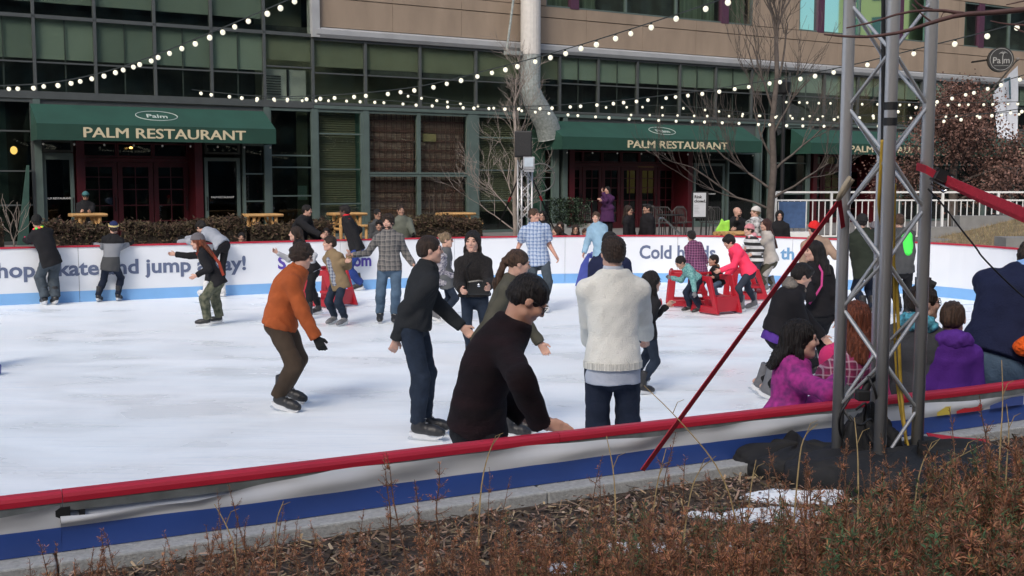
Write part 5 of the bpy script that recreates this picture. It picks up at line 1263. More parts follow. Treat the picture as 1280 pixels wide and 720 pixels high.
# ------------------------------------------------------------------ people
def nz(v): v = np.asarray(v, float); return v / (np.linalg.norm(v) + 1e-12)
Z3 = np.array([0, 0, 1.])
class Field:
    def __init__(s, lo, hi, vox):
        s.vox = vox; s.lo = np.asarray(lo, float); s.n = np.maximum(4, np.ceil((np.asarray(hi) - s.lo) / vox).astype(int) + 1)
        s.d = np.full(tuple(s.n), .5, dtype=np.float32); s.ax = [s.lo[i] + vox * np.arange(s.n[i]) for i in range(3)]
    def sub(s, lo, hi, pad):
        a = np.clip(np.floor((np.asarray(lo) - pad - s.lo) / s.vox).astype(int), 0, s.n); b = np.clip(np.ceil((np.asarray(hi) + pad - s.lo) / s.vox).astype(int) + 1, 0, s.n)
        if (b <= a).any(): return None, None
        sl = tuple(slice(a[i], b[i]) for i in range(3))
        G = np.stack(np.meshgrid(*[s.ax[i][sl[i]] for i in range(3)], indexing='ij'), -1).astype(np.float32); return sl, G
    def put(s, sl, d, k):
        o = s.d[sl]
        if k > 0:
            h = np.clip(.5 + .5 * (o - d) / k, 0, 1); s.d[sl] = o * (1 - h) + d * h - k * h * (1 - h)
        else: s.d[sl] = np.minimum(o, d)
    def cut(s, sl, d, k=0.0):
        o = s.d[sl]; s.d[sl] = np.maximum(o, d)
    def seg(s, a, b, ra, rb, k=.03, end=None, start=None, flat=None):
        a = np.asarray(a, float); b = np.asarray(b, float); r = max(ra, rb)
        sl, G = s.sub(np.minimum(a, b) - r, np.maximum(a, b) + r, k + 2 * s.vox)
        if sl is None: return
        pa = G - a; ba = b - a; h = np.clip(pa @ ba / (ba @ ba + 1e-9), 0, 1); q = pa - h[..., None] * ba
        if flat is not None:
            ax, f = flat; c = q @ ax; q = q + (f - 1) * c[..., None] * ax
        d = np.linalg.norm(q, axis=-1) - (ra + (rb - ra) * h)
        t = nz(ba)
        if end is not None: d = np.maximum(d, (G - b) @ t - end)
        if start is not None: d = np.maximum(d, -((G - a) @ t) - start)
        s.put(sl, d, k)
    def ell(s, c, r, M=None, k=.02, neg=False):
        c = np.asarray(c, float); r = np.asarray(r, float); R_ = r.max() * 1.05
        sl, G = s.sub(c - R_, c + R_, k + 2 * s.vox)
        if sl is None: return
        q = G - c
        if M is not None: q = q @ M      # columns of M: local axes in world
        e = q / r; k0 = np.linalg.norm(e, axis=-1); k1 = np.linalg.norm(q / (r * r), axis=-1) + 1e-6; d = k0 * (k0 - 1) / k1
        if neg:
            o = s.d[sl]; h = np.clip(.5 - .5 * (o + d) / k, 0, 1); s.d[sl] = o * (1 - h) - d * h + k * h * (1 - h)
        else: s.put(sl, d, k)
    def etube(s, A, B, LA, LB, secs, k=.03, start=None, end=None, cap=.04, bend=None):
        """elliptic tube A->B, secs: (t, half width, half depth, depth shift)"""
        A = np.asarray(A, float); B = np.asarray(B, float); ax = B - A; L_ = np.linalg.norm(ax); t3 = ax / L_; mx = max(max(q[1], q[2]) for q in secs) + .05
        lo = np.minimum(A, B) - mx - (start or 0); hi = np.maximum(A, B) + mx; sl, G = s.sub(lo, hi, k + 2 * s.vox)
        if sl is None: return
        q = G - A; t = q @ t3 / L_; tc = np.clip(t, 0, 1); ts = [x[0] for x in secs]
        hw = np.interp(tc, ts, [x[1] for x in secs]); hd = np.interp(tc, ts, [x[2] for x in secs]); sh = np.interp(tc, ts, [(x[3] if len(x) > 3 else 0) for x in secs])
        lat = LA[None] * (1 - tc[..., None]) + LB[None] * tc[..., None]; lat = lat - (lat @ t3)[..., None] * t3; lat /= np.linalg.norm(lat, axis=-1, keepdims=True) + 1e-9
        dep = np.cross(lat, np.broadcast_to(t3, lat.shape)); q = q - (t * L_)[..., None] * t3
        if bend is not None: q = q - (4 * tc * (1 - tc))[..., None] * np.asarray(bend)
        x = np.sum(q * lat, -1); y = np.sum(q * dep, -1) - sh
        e = np.sqrt((x / hw) ** 2 + (y / hd) ** 2); g = np.sqrt((x / hw ** 2) ** 2 + (y / hd ** 2) ** 2) + 1e-5; d = e * (e - 1) / g
        over = np.maximum(np.maximum(-t * L_ - (start or 0), (t - 1) * L_ - (end or 0)), 0)
        d = np.where(over > 0, np.sqrt(np.maximum(d + cap, 0) ** 2 + over ** 2) - cap, d)
        if start is not None: d = np.maximum(d, -t * L_ - start)
        if end is not None: d = np.maximum(d, (t - 1) * L_ - end)
        s.put(sl, d, k)
    def wrinkle(s, amp, freq=1.0, seed=0, strands=None):
        m = np.abs(s.d) < .06
        if not m.any(): return
        I = np.argwhere(m); P = (s.lo + I * s.vox) * freq; r = np.random.default_rng(seed); v = np.zeros(len(I))
        wp = np.sin(P @ r.normal(0, 14, 3) + r.uniform(0, 6)) * 1.2
        for kf, a in ((26, .5), (44, .32), (80, .18)):
            for _ in range(2):
                w = nz(r.normal(0, 1, 3) * np.array([1, 1, 1.3])) * kf; v += a * (1 - 2 * np.abs(np.sin(P @ w * .5 + wp + r.uniform(0, 6))))
        s.d[m] += (amp * v * .5).astype(np.float32)
    def noise_dir(s, amp, dirv, seed=0, kf=150):
        m = np.abs(s.d) < .05; I = np.argwhere(m); P = s.lo + I * s.vox; r = np.random.default_rng(seed); dirv = nz(dirv); v = np.zeros(len(I))
        P2 = P - (P @ dirv)[:, None] * dirv * .85
        for _ in range(4): v += np.sin(P2 @ (nz(r.normal(0, 1, 3)) * kf * r.uniform(.6, 1.4)) + r.uniform(0, 6))
        s.d[m] += (amp * v * .4).astype(np.float32)
    def quads(s):
        s.d[0] = s.d[-1] = .5; s.d[:, 0] = s.d[:, -1] = .5; s.d[:, :, 0] = s.d[:, :, -1] = .5
        g = openvdb.FloatGrid(.5); g.copyFromArray(s.d); p, q = g.convertToQuads(isovalue=0.0)
        return p * s.vox + s.lo, q[:, ::-1]
def join_vq(parts):
    V, Q, n = [], [], 0
    for v, q in parts:
        if len(v) == 0: continue
        V.append(v); Q.append(q + n); n += len(v)
    return np.concatenate(V), np.concatenate(Q)
def ik(a, b, l1, l2, hint):
    a = np.asarray(a, float); b = np.asarray(b, float); d = b - a; L_ = np.linalg.norm(d)
    if L_ > (l1 + l2) * .995: b = a + d / L_ * (l1 + l2) * .995; L_ = (l1 + l2) * .995
    L_ = max(L_, abs(l1 - l2) + .02); u = nz(d); x = (l1 * l1 - l2 * l2 + L_ * L_) / (2 * L_); h = math.sqrt(max(0, l1 * l1 - x * x))
    hn = np.asarray(hint, float); hn = hn - u * (hn @ u); hn = nz(hn); return a + u * x + hn * h, b

M_SKIN = mat('skin_light', (.56, .33, .25), rough=.55, var=.08, scale=20, sss=.12, bump=.1, bscale=200)
M_SKINM = mat('skin_tan', (.42, .24, .17), rough=.55, var=.08, scale=20, sss=.1)
M_SKIND = mat('skin_dark', (.12, .06, .04), rough=.5, var=.1, scale=20)
def hairm(n, c): return mat('hair_' + n, c, rough=.55, var=.6, scale=70, stretch=(1, 1, .10), bump=1.6, bscale=150, spec=.35)
HB, HDB, HR, HBL, HLB = hairm('black', (.012, .009, .008)), hairm('dark_brown', (.03, .018, .012)), hairm('auburn', (.16, .045, .02)), hairm('blond', (.20, .14, .085)), hairm('brown', (.065, .036, .022))
M_EYE = mat('eye_dark', (.02, .015, .012), rough=.2); M_BROW = mat('eyebrow_hair', (.03, .02, .015), rough=.8); M_LIP = mat('lip', (.36, .12, .10), rough=.5)
EYE_ME = MB().ell((0, 0, 0), (1, .5, .55), 10, 6).mesh('eye', M_EYE, True); BROW_ME = MB().tube([(-1, -.1, -.1), (-.3, .2, .1), (.4, .18, .1), (1, -.1, -.25)], [.16, .24, .24, .1], 6).mesh('eyebrow', M_BROW, True)
LIP_ME = MB().tube([(-1, -.25, 0), (-.5, .1, .08), (0, .2, 0), (.5, .1, .08), (1, -.25, 0)], [.06, .22, .26, .22, .06], 6).mesh('lips', M_LIP, True)
# skate (shared): toe +y, ankle above the origin, blade bottom at z=0
def skate_meshes():
    F_ = Field((-.08, -.14, .03), (.08, .22, .36), .008)
    F_.seg((0, -.03, .125), (0, -.045, .33), .052, .055, k=.02); F_.seg((0, -.05, .10), (0, .10, .09), .043, .042, k=.03); F_.seg((0, .08, .085), (0, .15, .082), .043, .036, k=.03)
    sl = tuple(slice(0, n) for n in F_.n); zz = F_.ax[2][None, None, :]; F_.cut(sl, np.broadcast_to((.058 - zz), F_.d.shape)); F_.cut(sl, np.broadcast_to(zz - .325, F_.d.shape)); F_.wrinkle(.003, 1.5, 3)
    boot = F_.quads(); h = MB()
    h.prism([(-.105, .068), (.175, .068), (.165, .045), (.10, .022), (-.06, .022), (-.09, .045)], 0, -.024, .024)
    h.prism([(-.04, .0281), (.10, .0281), (.09, .018), (-.03, .018)], 0, -.006, .006)
    h.prism([(-.10, .054), (-.06, .054), (-.05, .02), (-.08, .02)], 0, -.012, .012); h.prism([(.10, .054), (.15, .054), (.13, .02), (.10, .02)], 0, -.012, .012)
    b = MB(); b.prism([(-.115, .022), (.165, .022), (.175, .012), (.16, .0), (-.11, .0), (-.125, .008)], 0, -.002, .002)
    lac = MB()
    for k in range(5): z = .14 + .035 * k; lac.tube([(-.02, .012 - .012 * k + .022, z), (.02, .010 - .012 * k + .022, z + .012)], .004, 4)
    return boot, h, b, lac
_bt, _hd, _bl, _lc = skate_meshes()
M_BOOT = {n: mat('skate_boot_' + n, c, rough=.45, var=.15, scale=12) for n, c in (('black', (.02, .02, .022)), ('white', (.62, .62, .62)), ('grey', (.13, .13, .14)))}
M_HOLD = mat('blade_holder', (.62, .63, .65), rough=.4, var=.05); M_LACE = mat('lace', (.45, .45, .45))
SK = {n: (mesh_np('skate', _bt[0], _bt[1], m, True), _hd.mesh('blade_holder', M_HOLD), _bl.mesh('blade', M_STEEL), _lc.mesh('laces', M_LACE)) for n, m in M_BOOT.items()}

def hand_parts(wr, h, pn, S, side, curl, glove, vox, spread=.0):
    """wrist, hand direction, palm normal (towards what it holds), thumb side vector"""
    h = nz(h); pn = nz(pn - h * (pn @ h)); th = nz(side - h * (side @ h) - pn * (side @ pn)); g = .004 if glove else 0
    q = S * .175; F_ = Field(wr - q * 1.35, wr + q * 1.35, vox)
    F_.seg(wr - h * .02 * S, wr + h * .03 * S, .026 * S + g, .028 * S + g, k=.01, flat=(pn, 1.25))
    for o in (-.027, -.009, .009, .027): F_.seg(wr + h * .02 * S + th * o * .6 * S, wr + h * .088 * S + th * o * S, .014 * S + g, .0125 * S + g, k=.012)
    for i, (o, L1) in enumerate(((.029, .068), (.010, .078), (-.009, .072), (-.027, .056))):
        c = curl + .08 * i; b = wr + h * .088 * S + th * o * S; d1 = h * math.cos(c) + pn * math.sin(c) + th * spread * (1.2 - i * .8) * .3; d2 = h * math.cos(c * 2.1) + pn * math.sin(c * 2.1)
        m = b + d1 * L1 * .5 * S; e = m + d2 * L1 * .5 * S; r = (.0085 + g) * S
        F_.seg(b, m, r * 1.05, r, k=.006); F_.seg(m, e, r, r * .82, k=.004)
    b = wr + h * .025 * S + th * .022 * S; m = b + nz(th * .7 + h * .75 + pn * .25) * .045 * S; e = m + nz(h * .9 + th * .25 + pn * .35) * .032 * S
    F_.seg(b, m, (.013 + g) * S, (.0105 + g) * S, k=.01); F_.seg(m, e, (.0105 + g) * S, (.008 + g) * S, k=.004)
    return F_.quads()

PEOPLE = []
def person(label, fx, fy, H, yaw, Y=None, z0=0.0, head=None, hip=None, hd=0., hipd=0., hands=None, feet=None, hyaw=None, pitch=0., roll=0., syaw=None, skin=M_SKIN, hair=HDB, hs='short', hat=None,
           top=None, top2=None, bot=None, botl=.012, skates='black', gloves=None, male=True, fat=1.0, group=None, legs=True, curl=.45, glasses=False, sunglasses=False, beard=False, sleeve='long', hood=None, hoodup=None, hem=.06, loose=.014,
           collar=None, elbow=None, hunch=0., flare=1.0, handdir=None, palm=None, hair_len=.3, extra=None, wrk=1.0, knee=None, fstraight=False, arms=(1, 1), belt=None, open_front=None, hhk=1.0):
    if Y is None: Y = PZ(fx, fy, z0)[1]
    S = H / 1.75; s_px = 1400 * .8 / Y; vox = min(.017, max(.0085, 1.45 / s_px))
    if hyaw is None: hyaw = yaw
    F_ = np.array([math.sin(R(yaw)), -math.cos(R(yaw)), 0]); L_ = np.cross(Z3, F_)
    sy = yaw if syaw is None else syaw; FS = np.array([math.sin(R(sy)), -math.cos(R(sy)), 0]); LS = np.cross(Z3, FS)
    g0 = PZ(fx, fy, z0) if fy is not None else PY(fx, 400, Y); base = np.array([g0[0] if fy is not None else (fx - 640) / 1400 * Y, Y, z0])
    hc = PY(*head, Y + hd) if head is not None else base + Z3 * .935 * H
    hipc = PY(*hip, Y + hipd) if hip is not None else np.array([*(lerp(base, hc, .35)[:2]), z0 + .525 * H])
    hh = (.160 + .035 * H) * hhk
    fh = np.array([math.sin(R(hyaw)), -math.cos(R(hyaw)), 0]); f = fh * math.cos(R(pitch)) - Z3 * math.sin(R(pitch)); u = Z3 * math.cos(R(pitch)) + fh * math.sin(R(pitch)); r_ = np.cross(f, u)
    if roll: cr_, sr_ = math.cos(R(roll)), math.sin(R(roll)); r_, u = r_ * cr_ + u * sr_, u * cr_ - r_ * sr_
    HM = np.stack([r_, f, u], 1)                    # columns: local x (their right), forward, up
    hp = lambda x, y, z: hc + HM @ (np.array([x, y, z]) * hh)
    tdir = nz(hc - hipc); nb_ = hc - nz(u * .9 + tdir) * hh * .64 - f * hh * .04
    tdir = nz(nb_ - hipc); tl = np.linalg.norm(nb_ - hipc)
    LSo = nz(LS - tdir * (LS @ tdir)); Lo = nz(L_ - tdir * (L_ @ tdir) * .3)
    dep = nz(np.cross(LSo, tdir)); dep = dep if dep @ FS > 0 else -dep
    shw = (.098 if male else .090) * H * (1 + .25 * (fat - 1)); shl = [nb_ - tdir * .055 * H + LSo * shw * sg_ - dep * .0 for sg_ in (1, -1)]
    hj = [hipc + Lo * .052 * H * sg_ - tdir * .01 * H for sg_ in (1, -1)]
    # legs
    ank = []; con = []
    if feet is None: feet = [None, None]
    cand = []
    for i, ft in enumerate(feet):
        if ft is None: p = base + L_ * .07 * S * (1 if i == 0 else -1) + F_ * .0
        elif len(ft) == 2: p = PZ(ft[0], ft[1], z0)
        else: p = PY(ft[0], ft[1], Y + ft[2])
        cand.append(p)
    if feet[0] is not None and (cand[0] - cand[1]) @ L_ < -.03 and not fstraight: cand = cand[::-1]
    ah = .135 * S if skates else .085 * S
    l1, l2 = .245 * H, .235 * H; knees = []
    for i in range(2):
        a = cand[i] + Z3 * ah - F_ * .04 * S; D_ = np.linalg.norm(a - hj[i]); k1, k2 = l1, l2
        if D_ > (l1 + l2) * .99: k1, k2 = l1 * D_ / (l1 + l2) / .99, l2 * D_ / (l1 + l2) / .99
        kn, _ = ik(hj[i], a, k1, k2, F_ + L_ * (.15 if i == 0 else -.15) if knee is None else np.asarray(knee)); knees.append(kn); ank.append(a); con.append(cand[i])
    # arms
    tg = []
    if hands is None: hands = [None, None]
    for i, hnd in enumerate(hands):
        sg_ = 1 if i == 0 else -1
        if hnd is None: p = shl[i] - Z3 * .315 * H + F_ * .05 * H + LSo * sg_ * .035 * H
        elif len(hnd) == 2:       # arm nearly straight, reaching forward in depth
            p = PY(hnd[0], hnd[1], Y); nr = min(shl, key=lambda q_: np.linalg.norm(q_ - p)); D_ = np.linalg.norm(p - nr); full = .322 * H * .95
            if D_ < full: p = PY(hnd[0], hnd[1], nr[1] + (1 if FS[1] > 0 else -1) * math.sqrt(full * full - D_ * D_))
        else: p = PY(hnd[0], hnd[1], Y + hnd[2])
        tg.append(p)
    if hands[0] is not None and hands[1] is not None:
        if np.linalg.norm(tg[0] - shl[0]) + np.linalg.norm(tg[1] - shl[1]) > np.linalg.norm(tg[1] - shl[0]) + np.linalg.norm(tg[0] - shl[1]): tg = tg[::-1]
    elb, wri = [], []
    for i in range(2):
        sg_ = 1 if i == 0 else -1; hint = -FS * .7 - Z3 * .9 + LSo * sg_ * .22 if elbow is None else np.asarray(elbow[i] if isinstance(elbow, list) else elbow)
        e, w = ik(shl[i], tg[i], .172 * H, .150 * H, hint); elb.append(e); wri.append(w)
    allp = np.array(shl + elb + wri + knees + ank + [hc, hipc, nb_]); rt = root('person', label, 'person', base, 0, group)
    def put(name, vq, m, parent=rt, smooth=True):
        v, q = vq; o = link(name, mesh_np(name, v - base, q, m, smooth), parent); return o
    seed = int(abs(fx) * 13 + (fy or 300)) % 9999
    nbk = {'m': male}
    W_ = lambda a: a * S * fat
    chw, chd = (.160, .112) if male else (.140, .105); wsw, wsd = (.140, .100) if male else (.115, .088); pvw, pvd = (.158, .112) if male else (.162, .115)
    def torso(fd, infl, k=.03, start=None, flr=1.0):
        secs = [(0, W_(pvw) * flr + infl + .012 * S, W_(pvd) * flr + infl + .016 * S), (.30, W_(wsw) + infl, W_(wsd) + infl, 0), (.68, W_(chw) + infl, W_(chd) + infl, 0), (.88, W_(chw) * .92 + infl, W_(chd) * .82 + infl), (1.0, .085 * S + infl, .072 * S + infl)]
        fd.etube(hipc, nb_, Lo, LSo, secs, k=k, start=start, bend=(-dep * hunch * S if hunch else None), cap=.03)
        for i in range(2): fd.seg(nb_ - tdir * .030 * S, shl[i] - tdir * .004 * S, .042 * S + infl * .5, .046 * S + infl * .6, k=.05)
    # body ------------------------------------------------------------
    bv = max(vox, .012); pts = np.array(shl + elb + wri + knees + ank + [nb_]); B_ = Field(pts.min(0) - .2, pts.max(0) + .2, bv)
    torso(B_, -.022)
    for i in range(2):
        r_in = 0 if sleeve == 'short' else -.012
        B_.seg(shl[i], elb[i], .050 * S + r_in, .041 * S + r_in, k=.03); B_.seg(elb[i], wri[i], .041 * S + r_in, .027 * S + r_in * .3, k=.02)
        B_.seg(hj[i], knees[i], .066 * S, .045 * S, k=.03); B_.seg(knees[i], ank[i], .044 * S, .032 * S, k=.02)
    B_.seg(nb_ - tdir * .03, hc - u * hh * .15 - f * hh * .1, .056 * S, .050 * S, k=.03)
    parts = [B_.quads()]
    hv = max(.0042, min(.009, 1.1 / s_px)); Hf = Field(hc - hh * .85, hc + hh * .85, hv); E = lambda c, r, k=.02, **kw: Hf.ell(hp(*c), np.array(r) * hh, HM, k=k * hh * 4, **kw); Sg = lambda a, b, ra, rb, k: Hf.seg(hp(*a), hp(*b), ra * hh, rb * hh, k=k * hh)
    E((0, -.07, .12), (.335, .41, .375)); E((0, .09, -.16), (.255, .30, .335), k=.03); E((0, .26, -.40), (.12, .10, .09), k=.025); Sg((-.2, .06, -.30), (0, .27, -.41), .08, .07, .1); Sg((.2, .06, -.30), (0, .27, -.41), .08, .07, .1)
    for q in (-1, 1):
        E((.15 * q, .435, .015), (.085, .07, .055), k=.012, neg=True); E((.16 * q, .29, -.10), (.10, .10, .10), k=.025); E((.335 * q, -.02, -.03), (.035, .085, .13), k=.006)
    Sg((-.16, .335, .10), (.16, .335, .10), .05, .05, .06); Sg((0, .375, .06), (0, .445, -.10), .032, .052, .04); Sg((-.05, .40, -.12), (.05, .40, -.12), .035, .035, .03)
    Sg((-.075, .355, -.245), (.075, .355, -.245), .030, .030, .03); Sg((-.06, .350, -.285), (.06, .350, -.285), .030, .030, .03)
    Hf.seg(hp(0, -.1, -.2), nb_, .052 * S, .056 * S, k=.03)
    parts.append(Hf.quads())
    for i in range(2):
        if gloves is None and arms[i]:
            hdv = nz(wri[i] - elb[i]) if not (handdir and handdir[i] is not None) else nz(handdir[i]); sg_ = 1 if i == 0 else -1
            pn = (-LSo * sg_ if not (palm and palm[i] is not None) else np.asarray(palm[i])); parts.append(hand_parts(wri[i], hdv, pn, S, FS + Z3 * .2 if abs(hdv @ FS) < .8 else Z3, curl, False, .005 if Y < 8 else .0065))
    body = put('body', join_vq(parts), skin)
    if gloves is not None:
        gp = []
        for i in range(2):
            hdv = nz(wri[i] - elb[i]) if not (handdir and handdir[i] is not None) else nz(handdir[i]); sg_ = 1 if i == 0 else -1
            put('glove', hand_parts(wri[i], hdv, -LSo * sg_ if not (palm and palm[i] is not None) else np.asarray(palm[i]), S * 1.04, FS, curl, True, .0065), gloves)
    # face
    def face(name, me, c, sc):
        o = link(name, me, body); M4 = Matrix([[*(HM[i] * 1.0), 0] for i in range(3)] + [[0, 0, 0, 1]]); c = hp(*c) - base
        o.matrix_local = Matrix.Translation(c) @ M4 @ Matrix.Diagonal((*[q * hh for q in sc], 1)); return o
    if f[1] < .75:
        for q in (-1, 1): face('eye', EYE_ME, (.15 * q, .375, .012), (.058, .045, .045)); face('eyebrow', BROW_ME, (.15 * q, .384, .12), (.085, .06, .07))
        face('lips', LIP_ME, (0, .380, -.262), (.10, .05, .085))
    if glasses or sunglasses:
        mb = MB()
        for q in (-1, 1):
            c = (.155 * q, .425, .0); ringp_ = [hp(c[0] + .105 * math.cos(a), c[1] - .03 * abs(math.cos(a)), c[2] + .085 * math.sin(a)) - base for a in np.linspace(0, 6.283, 17)]
            mb.tube(ringp_, .010 * hh, 5, cap=False); mb.tube([hp(.26 * q, .40, .03) - base, hp(.345 * q, .0, .02) - base], .010 * hh, 5)
            if sunglasses: mb.ell(hp(*c) - base, (.10 * hh, .02 * hh, .08 * hh), 10, 6, M=HM)
        mb.tube([hp(-.05, .425, .03) - base, hp(.05, .425, .03) - base], .010 * hh, 5); mb.build('glasses', M_BLACK, rt, smooth=True)
    # hair --------------------------------------------------------------
    Z_ = lambda: None
    if hs != 'none':
        hl = hair_len; ext = .9 + hl * 1.6; K = Field(hc - np.array([.55 * hh + .1 + hl * .4, .55 * hh + .1 + hl * .4, .55 * hh + hl]) - .05, hc + np.array([hh * .62 + .05 + hl * .4, hh * .62 + .05 + hl * .4, hh * .62 + .05]), max(hv * .9, .0055 if Y > 8 else .0038) if hl < .5 else max(hv, .008))
        big = {'short': .03, 'buzz': .012, 'curly': .058, 'long': .045, 'pony': .03, 'bun': .035, 'mop': .06}.get(hs, .03)
        KE = lambda c, r, k=.02, **kw: K.ell(hp(*c), np.array(r) * hh, HM, k=k * hh * 4, **kw)
        KE((0, -.075, .13), (.345 + big, .42 + big, .385 + big))
        if hs in ('short', 'mop', 'curly', 'buzz'): KE((0, -.22, -.06), (.30 + big * .6, .27 + big, .28), k=.02)
        if hs == 'mop': KE((0, .25, .32), (.26, .20, .12), k=.03)
        face_cut = lambda: KE((0, .58, -.22), {'mop': (.32, .38, .46), 'long': (.335, .47, .56), 'curly': (.34, .44, .52)}.get(hs, (.33, .44, .51)), k=.01, neg=True)
        face_cut()
        if hs in ('short', 'buzz', 'mop', 'curly', 'pony', 'bun'):
            for q in (-1, 1): KE((.40 * q, .07, -.22), (.16, .20, .24), k=.008, neg=True)
            KE((0, -.30, -.52), (.45, .4, .22), k=.02, neg=True)
        back = hp(0, -.30, -.05); bdir = nz(-Z3 - FS * .12)
        if hs == 'long':
            for q in (-1, 1): K.seg(hp(.29 * q, -.06, .05), hp(.35 * q, -.06, -.5) * .5 + .5 * (hp(.35 * q, -.06, 0) - Z3 * .45 * hh), .09 * hh, .08 * hh, k=.03); K.seg(hp(.35 * q, -.06, -.35), hp(.37 * q, -.02, -.35) - Z3 * (hl * .8) , .08 * hh, .035 * hh, k=.03)
            K.etube(hp(0, -.30, -.10), hp(0, -.34, -.10) - Z3 * hl - FS * (.05 + .16 * hl) + (hipc - nb_) * np.array([1, 1, 0]) * .35, LSo, LSo, [(0, .32 * hh, .19 * hh), (.5, .37 * hh, .17 * hh), (1, .24 * hh, .10 * hh)], k=.05, cap=.02)
            face_cut()
        elif hs == 'pony':
            e = hp(0, -.54, .02); K.seg(hp(0, -.42, .08), e, .11 * hh, .10 * hh, k=.02); K.seg(e, e - FS * .07 * S - Z3 * hl * .45, .12 * hh, .17 * hh, k=.02); K.seg(e - FS * .07 * S - Z3 * hl * .45, e - FS * .08 * S - Z3 * hl, .17 * hh, .04 * hh, k=.03)
        elif hs == 'bun': KE((0, -.45, .30), (.16, .15, .16), k=.02)
        if hs == 'curly': K.wrinkle(.022, 2.6, seed)
        else: K.noise_dir(.004 if hs != 'long' else .006, u * .5 - f if hs != 'long' else Z3, seed, 330 if Y < 8 else (240 if Y < 12 else 130))
        put('hair', K.quads(), hair)
    if beard:
        K = Field(hc - hh * .7, hc + hh * .6, hv); K.ell(hp(0, .10, -.34), np.array((.258, .30, .18)) * hh, HM, k=.02); K.ell(hp(0, .32, -.06), np.array((.26, .28, .17)) * hh, HM, k=.02, neg=True); K.ell(hp(0, .44, -.265), np.array((.07, .09, .035)) * hh, HM, k=.01, neg=True); K.seg(hp(-.09, .39, -.205), hp(.09, .39, -.205), .03 * hh, .03 * hh, k=.01); K.noise_dir(.002, u, seed); put('beard', K.quads(), hair)
    if hat is not None:
        kind, hm = hat[0], hat[1]; K = Field(hc - hh * .75, hc + hh * 1.1, max(.0055, hv)); KE = lambda c, r, k=.02, **kw: K.ell(hp(*c), np.array(r) * hh, HM, k=k * hh * 4, **kw)
        if kind in ('beanie', 'pom', 'cap'):
            KE((0, -.08, .18), (.40, .48, .44)); sl = tuple(slice(0, n) for n in K.n); G = np.stack(np.meshgrid(*K.ax, indexing='ij'), -1); pl = (G - hp(0, 0, .13)) @ nz(u + f * -.22); K.cut(sl, -pl)
            ringc = [hp(.385 * math.cos(a), -.08 + .47 * math.sin(a), .15 + .10 * math.sin(a)) for a in np.linspace(0, 6.283, 15)]
            for a, b in zip(ringc[:-1], ringc[1:]): K.seg(a, b, .035 * hh, .035 * hh, k=.01)
            if kind == 'cap': K.seg(hp(-.12, .45, .24), hp(.12, .45, .24), .10 * hh, .10 * hh, k=.02, flat=(u, 4))
            if kind == 'pom': KE((0, -.1, .68), (.13, .13, .12), k=.005)
            K.noise_dir(.0015, u, seed, 300)
        o = put('hat', K.quads(), hm)
        if len(hat) > 2:
            b = MB(); rp = [hp(.41 * math.cos(a), -.08 + .49 * math.sin(a), .24 + .10 * math.sin(a)) - base for a in np.linspace(0, 6.283, 25)]; b.strap(rp, .13 * hh, u, .012); b.build('hat_band', hat[2], o)
    # top ----------------------------------------------------------------
    def make_top(name, m, infl, hemd, slv, flr=1.0, wr=.010, collar_=None, amp=.004):
        infl = infl * (.35 + .65 * S)
        ld = nz((knees[0] + knees[1]) / 2 - hipc); ext_ = np.array([hipc + ld * (hemd + .1)])
        P_ = np.concatenate([np.array(shl + elb + wri + [nb_, hipc]), ext_]); T_ = Field(P_.min(0) - .27, P_.max(0) + .27, vox)
        if slv == 'tail': T_.etube(hipc - tdir * .02, hipc + tdir * .06, Lo, Lo, [(0, W_(pvw) + infl, W_(pvd) + infl), (1, W_(wsw) + infl * .2, W_(wsd) + infl * .2)], k=.03, start=hemd, end=0)
        else: torso(T_, infl, start=(hemd if hemd < .16 else .03), flr=flr)
        if hemd >= .16:
            hl_ = ld * hemd; T_.etube(hipc + hl_, hipc + tdir * .05, Lo, Lo, [(0, (W_(pvw) + infl) * flr * 1.10, (W_(pvd) + infl) * flr * 1.15), (1, W_(pvw) * 1.0 + infl, W_(pvd) + infl)], k=.05, start=.0, cap=.0)
        if slv not in ('none', 'tail'):
            for i in range(2):
                if slv == 'short':
                    mid = lerp(shl[i], elb[i], .72); T_.seg(shl[i], mid, .062 * S + infl, .062 * S + infl, k=.03, end=0)
                else:
                    T_.seg(shl[i] - tdir * .012 * S, elb[i], .048 * S + infl * .8, .044 * S + infl * .8, k=.04); we = wri[i] + nz(wri[i] - elb[i]) * .005; T_.seg(elb[i], we, .044 * S + infl * .8, .033 * S + infl * .75, k=.02, end=0)
        if collar_ == 'high': T_.seg(nb_ - tdir * .01, nb_ + nz(u + tdir) * .055 * S, .068 * S, .066 * S, k=.02, end=0)
        elif collar_ == 'hood':
            T_.ell(nb_ - dep * .075 * S - tdir * .02 * S, np.array([.12, .06, .075]) * S, np.stack([LSo, dep, tdir], 1), k=.04); T_.seg(nb_ - dep * .04 * S - LSo * .075 * S, nb_ + dep * .06 * S - LSo * .04 * S - tdir * .02, .034 * S, .022 * S, k=.025); T_.seg(nb_ - dep * .04 * S + LSo * .075 * S, nb_ + dep * .06 * S + LSo * .04 * S - tdir * .02, .034 * S, .022 * S, k=.025)
        T_.wrinkle(amp * 3.0 * wrk * (.5 + .5 * S), 1.0, seed + len(name))
        return put(name, T_.quads(), m)
    if top: make_top(top[0], top[1], loose, hem, sleeve, flare, collar_=collar)
    if top2: make_top(top2[0], top2[1], top2[2], top2[3], top2[4] if len(top2) > 4 else 'none', 1.0)
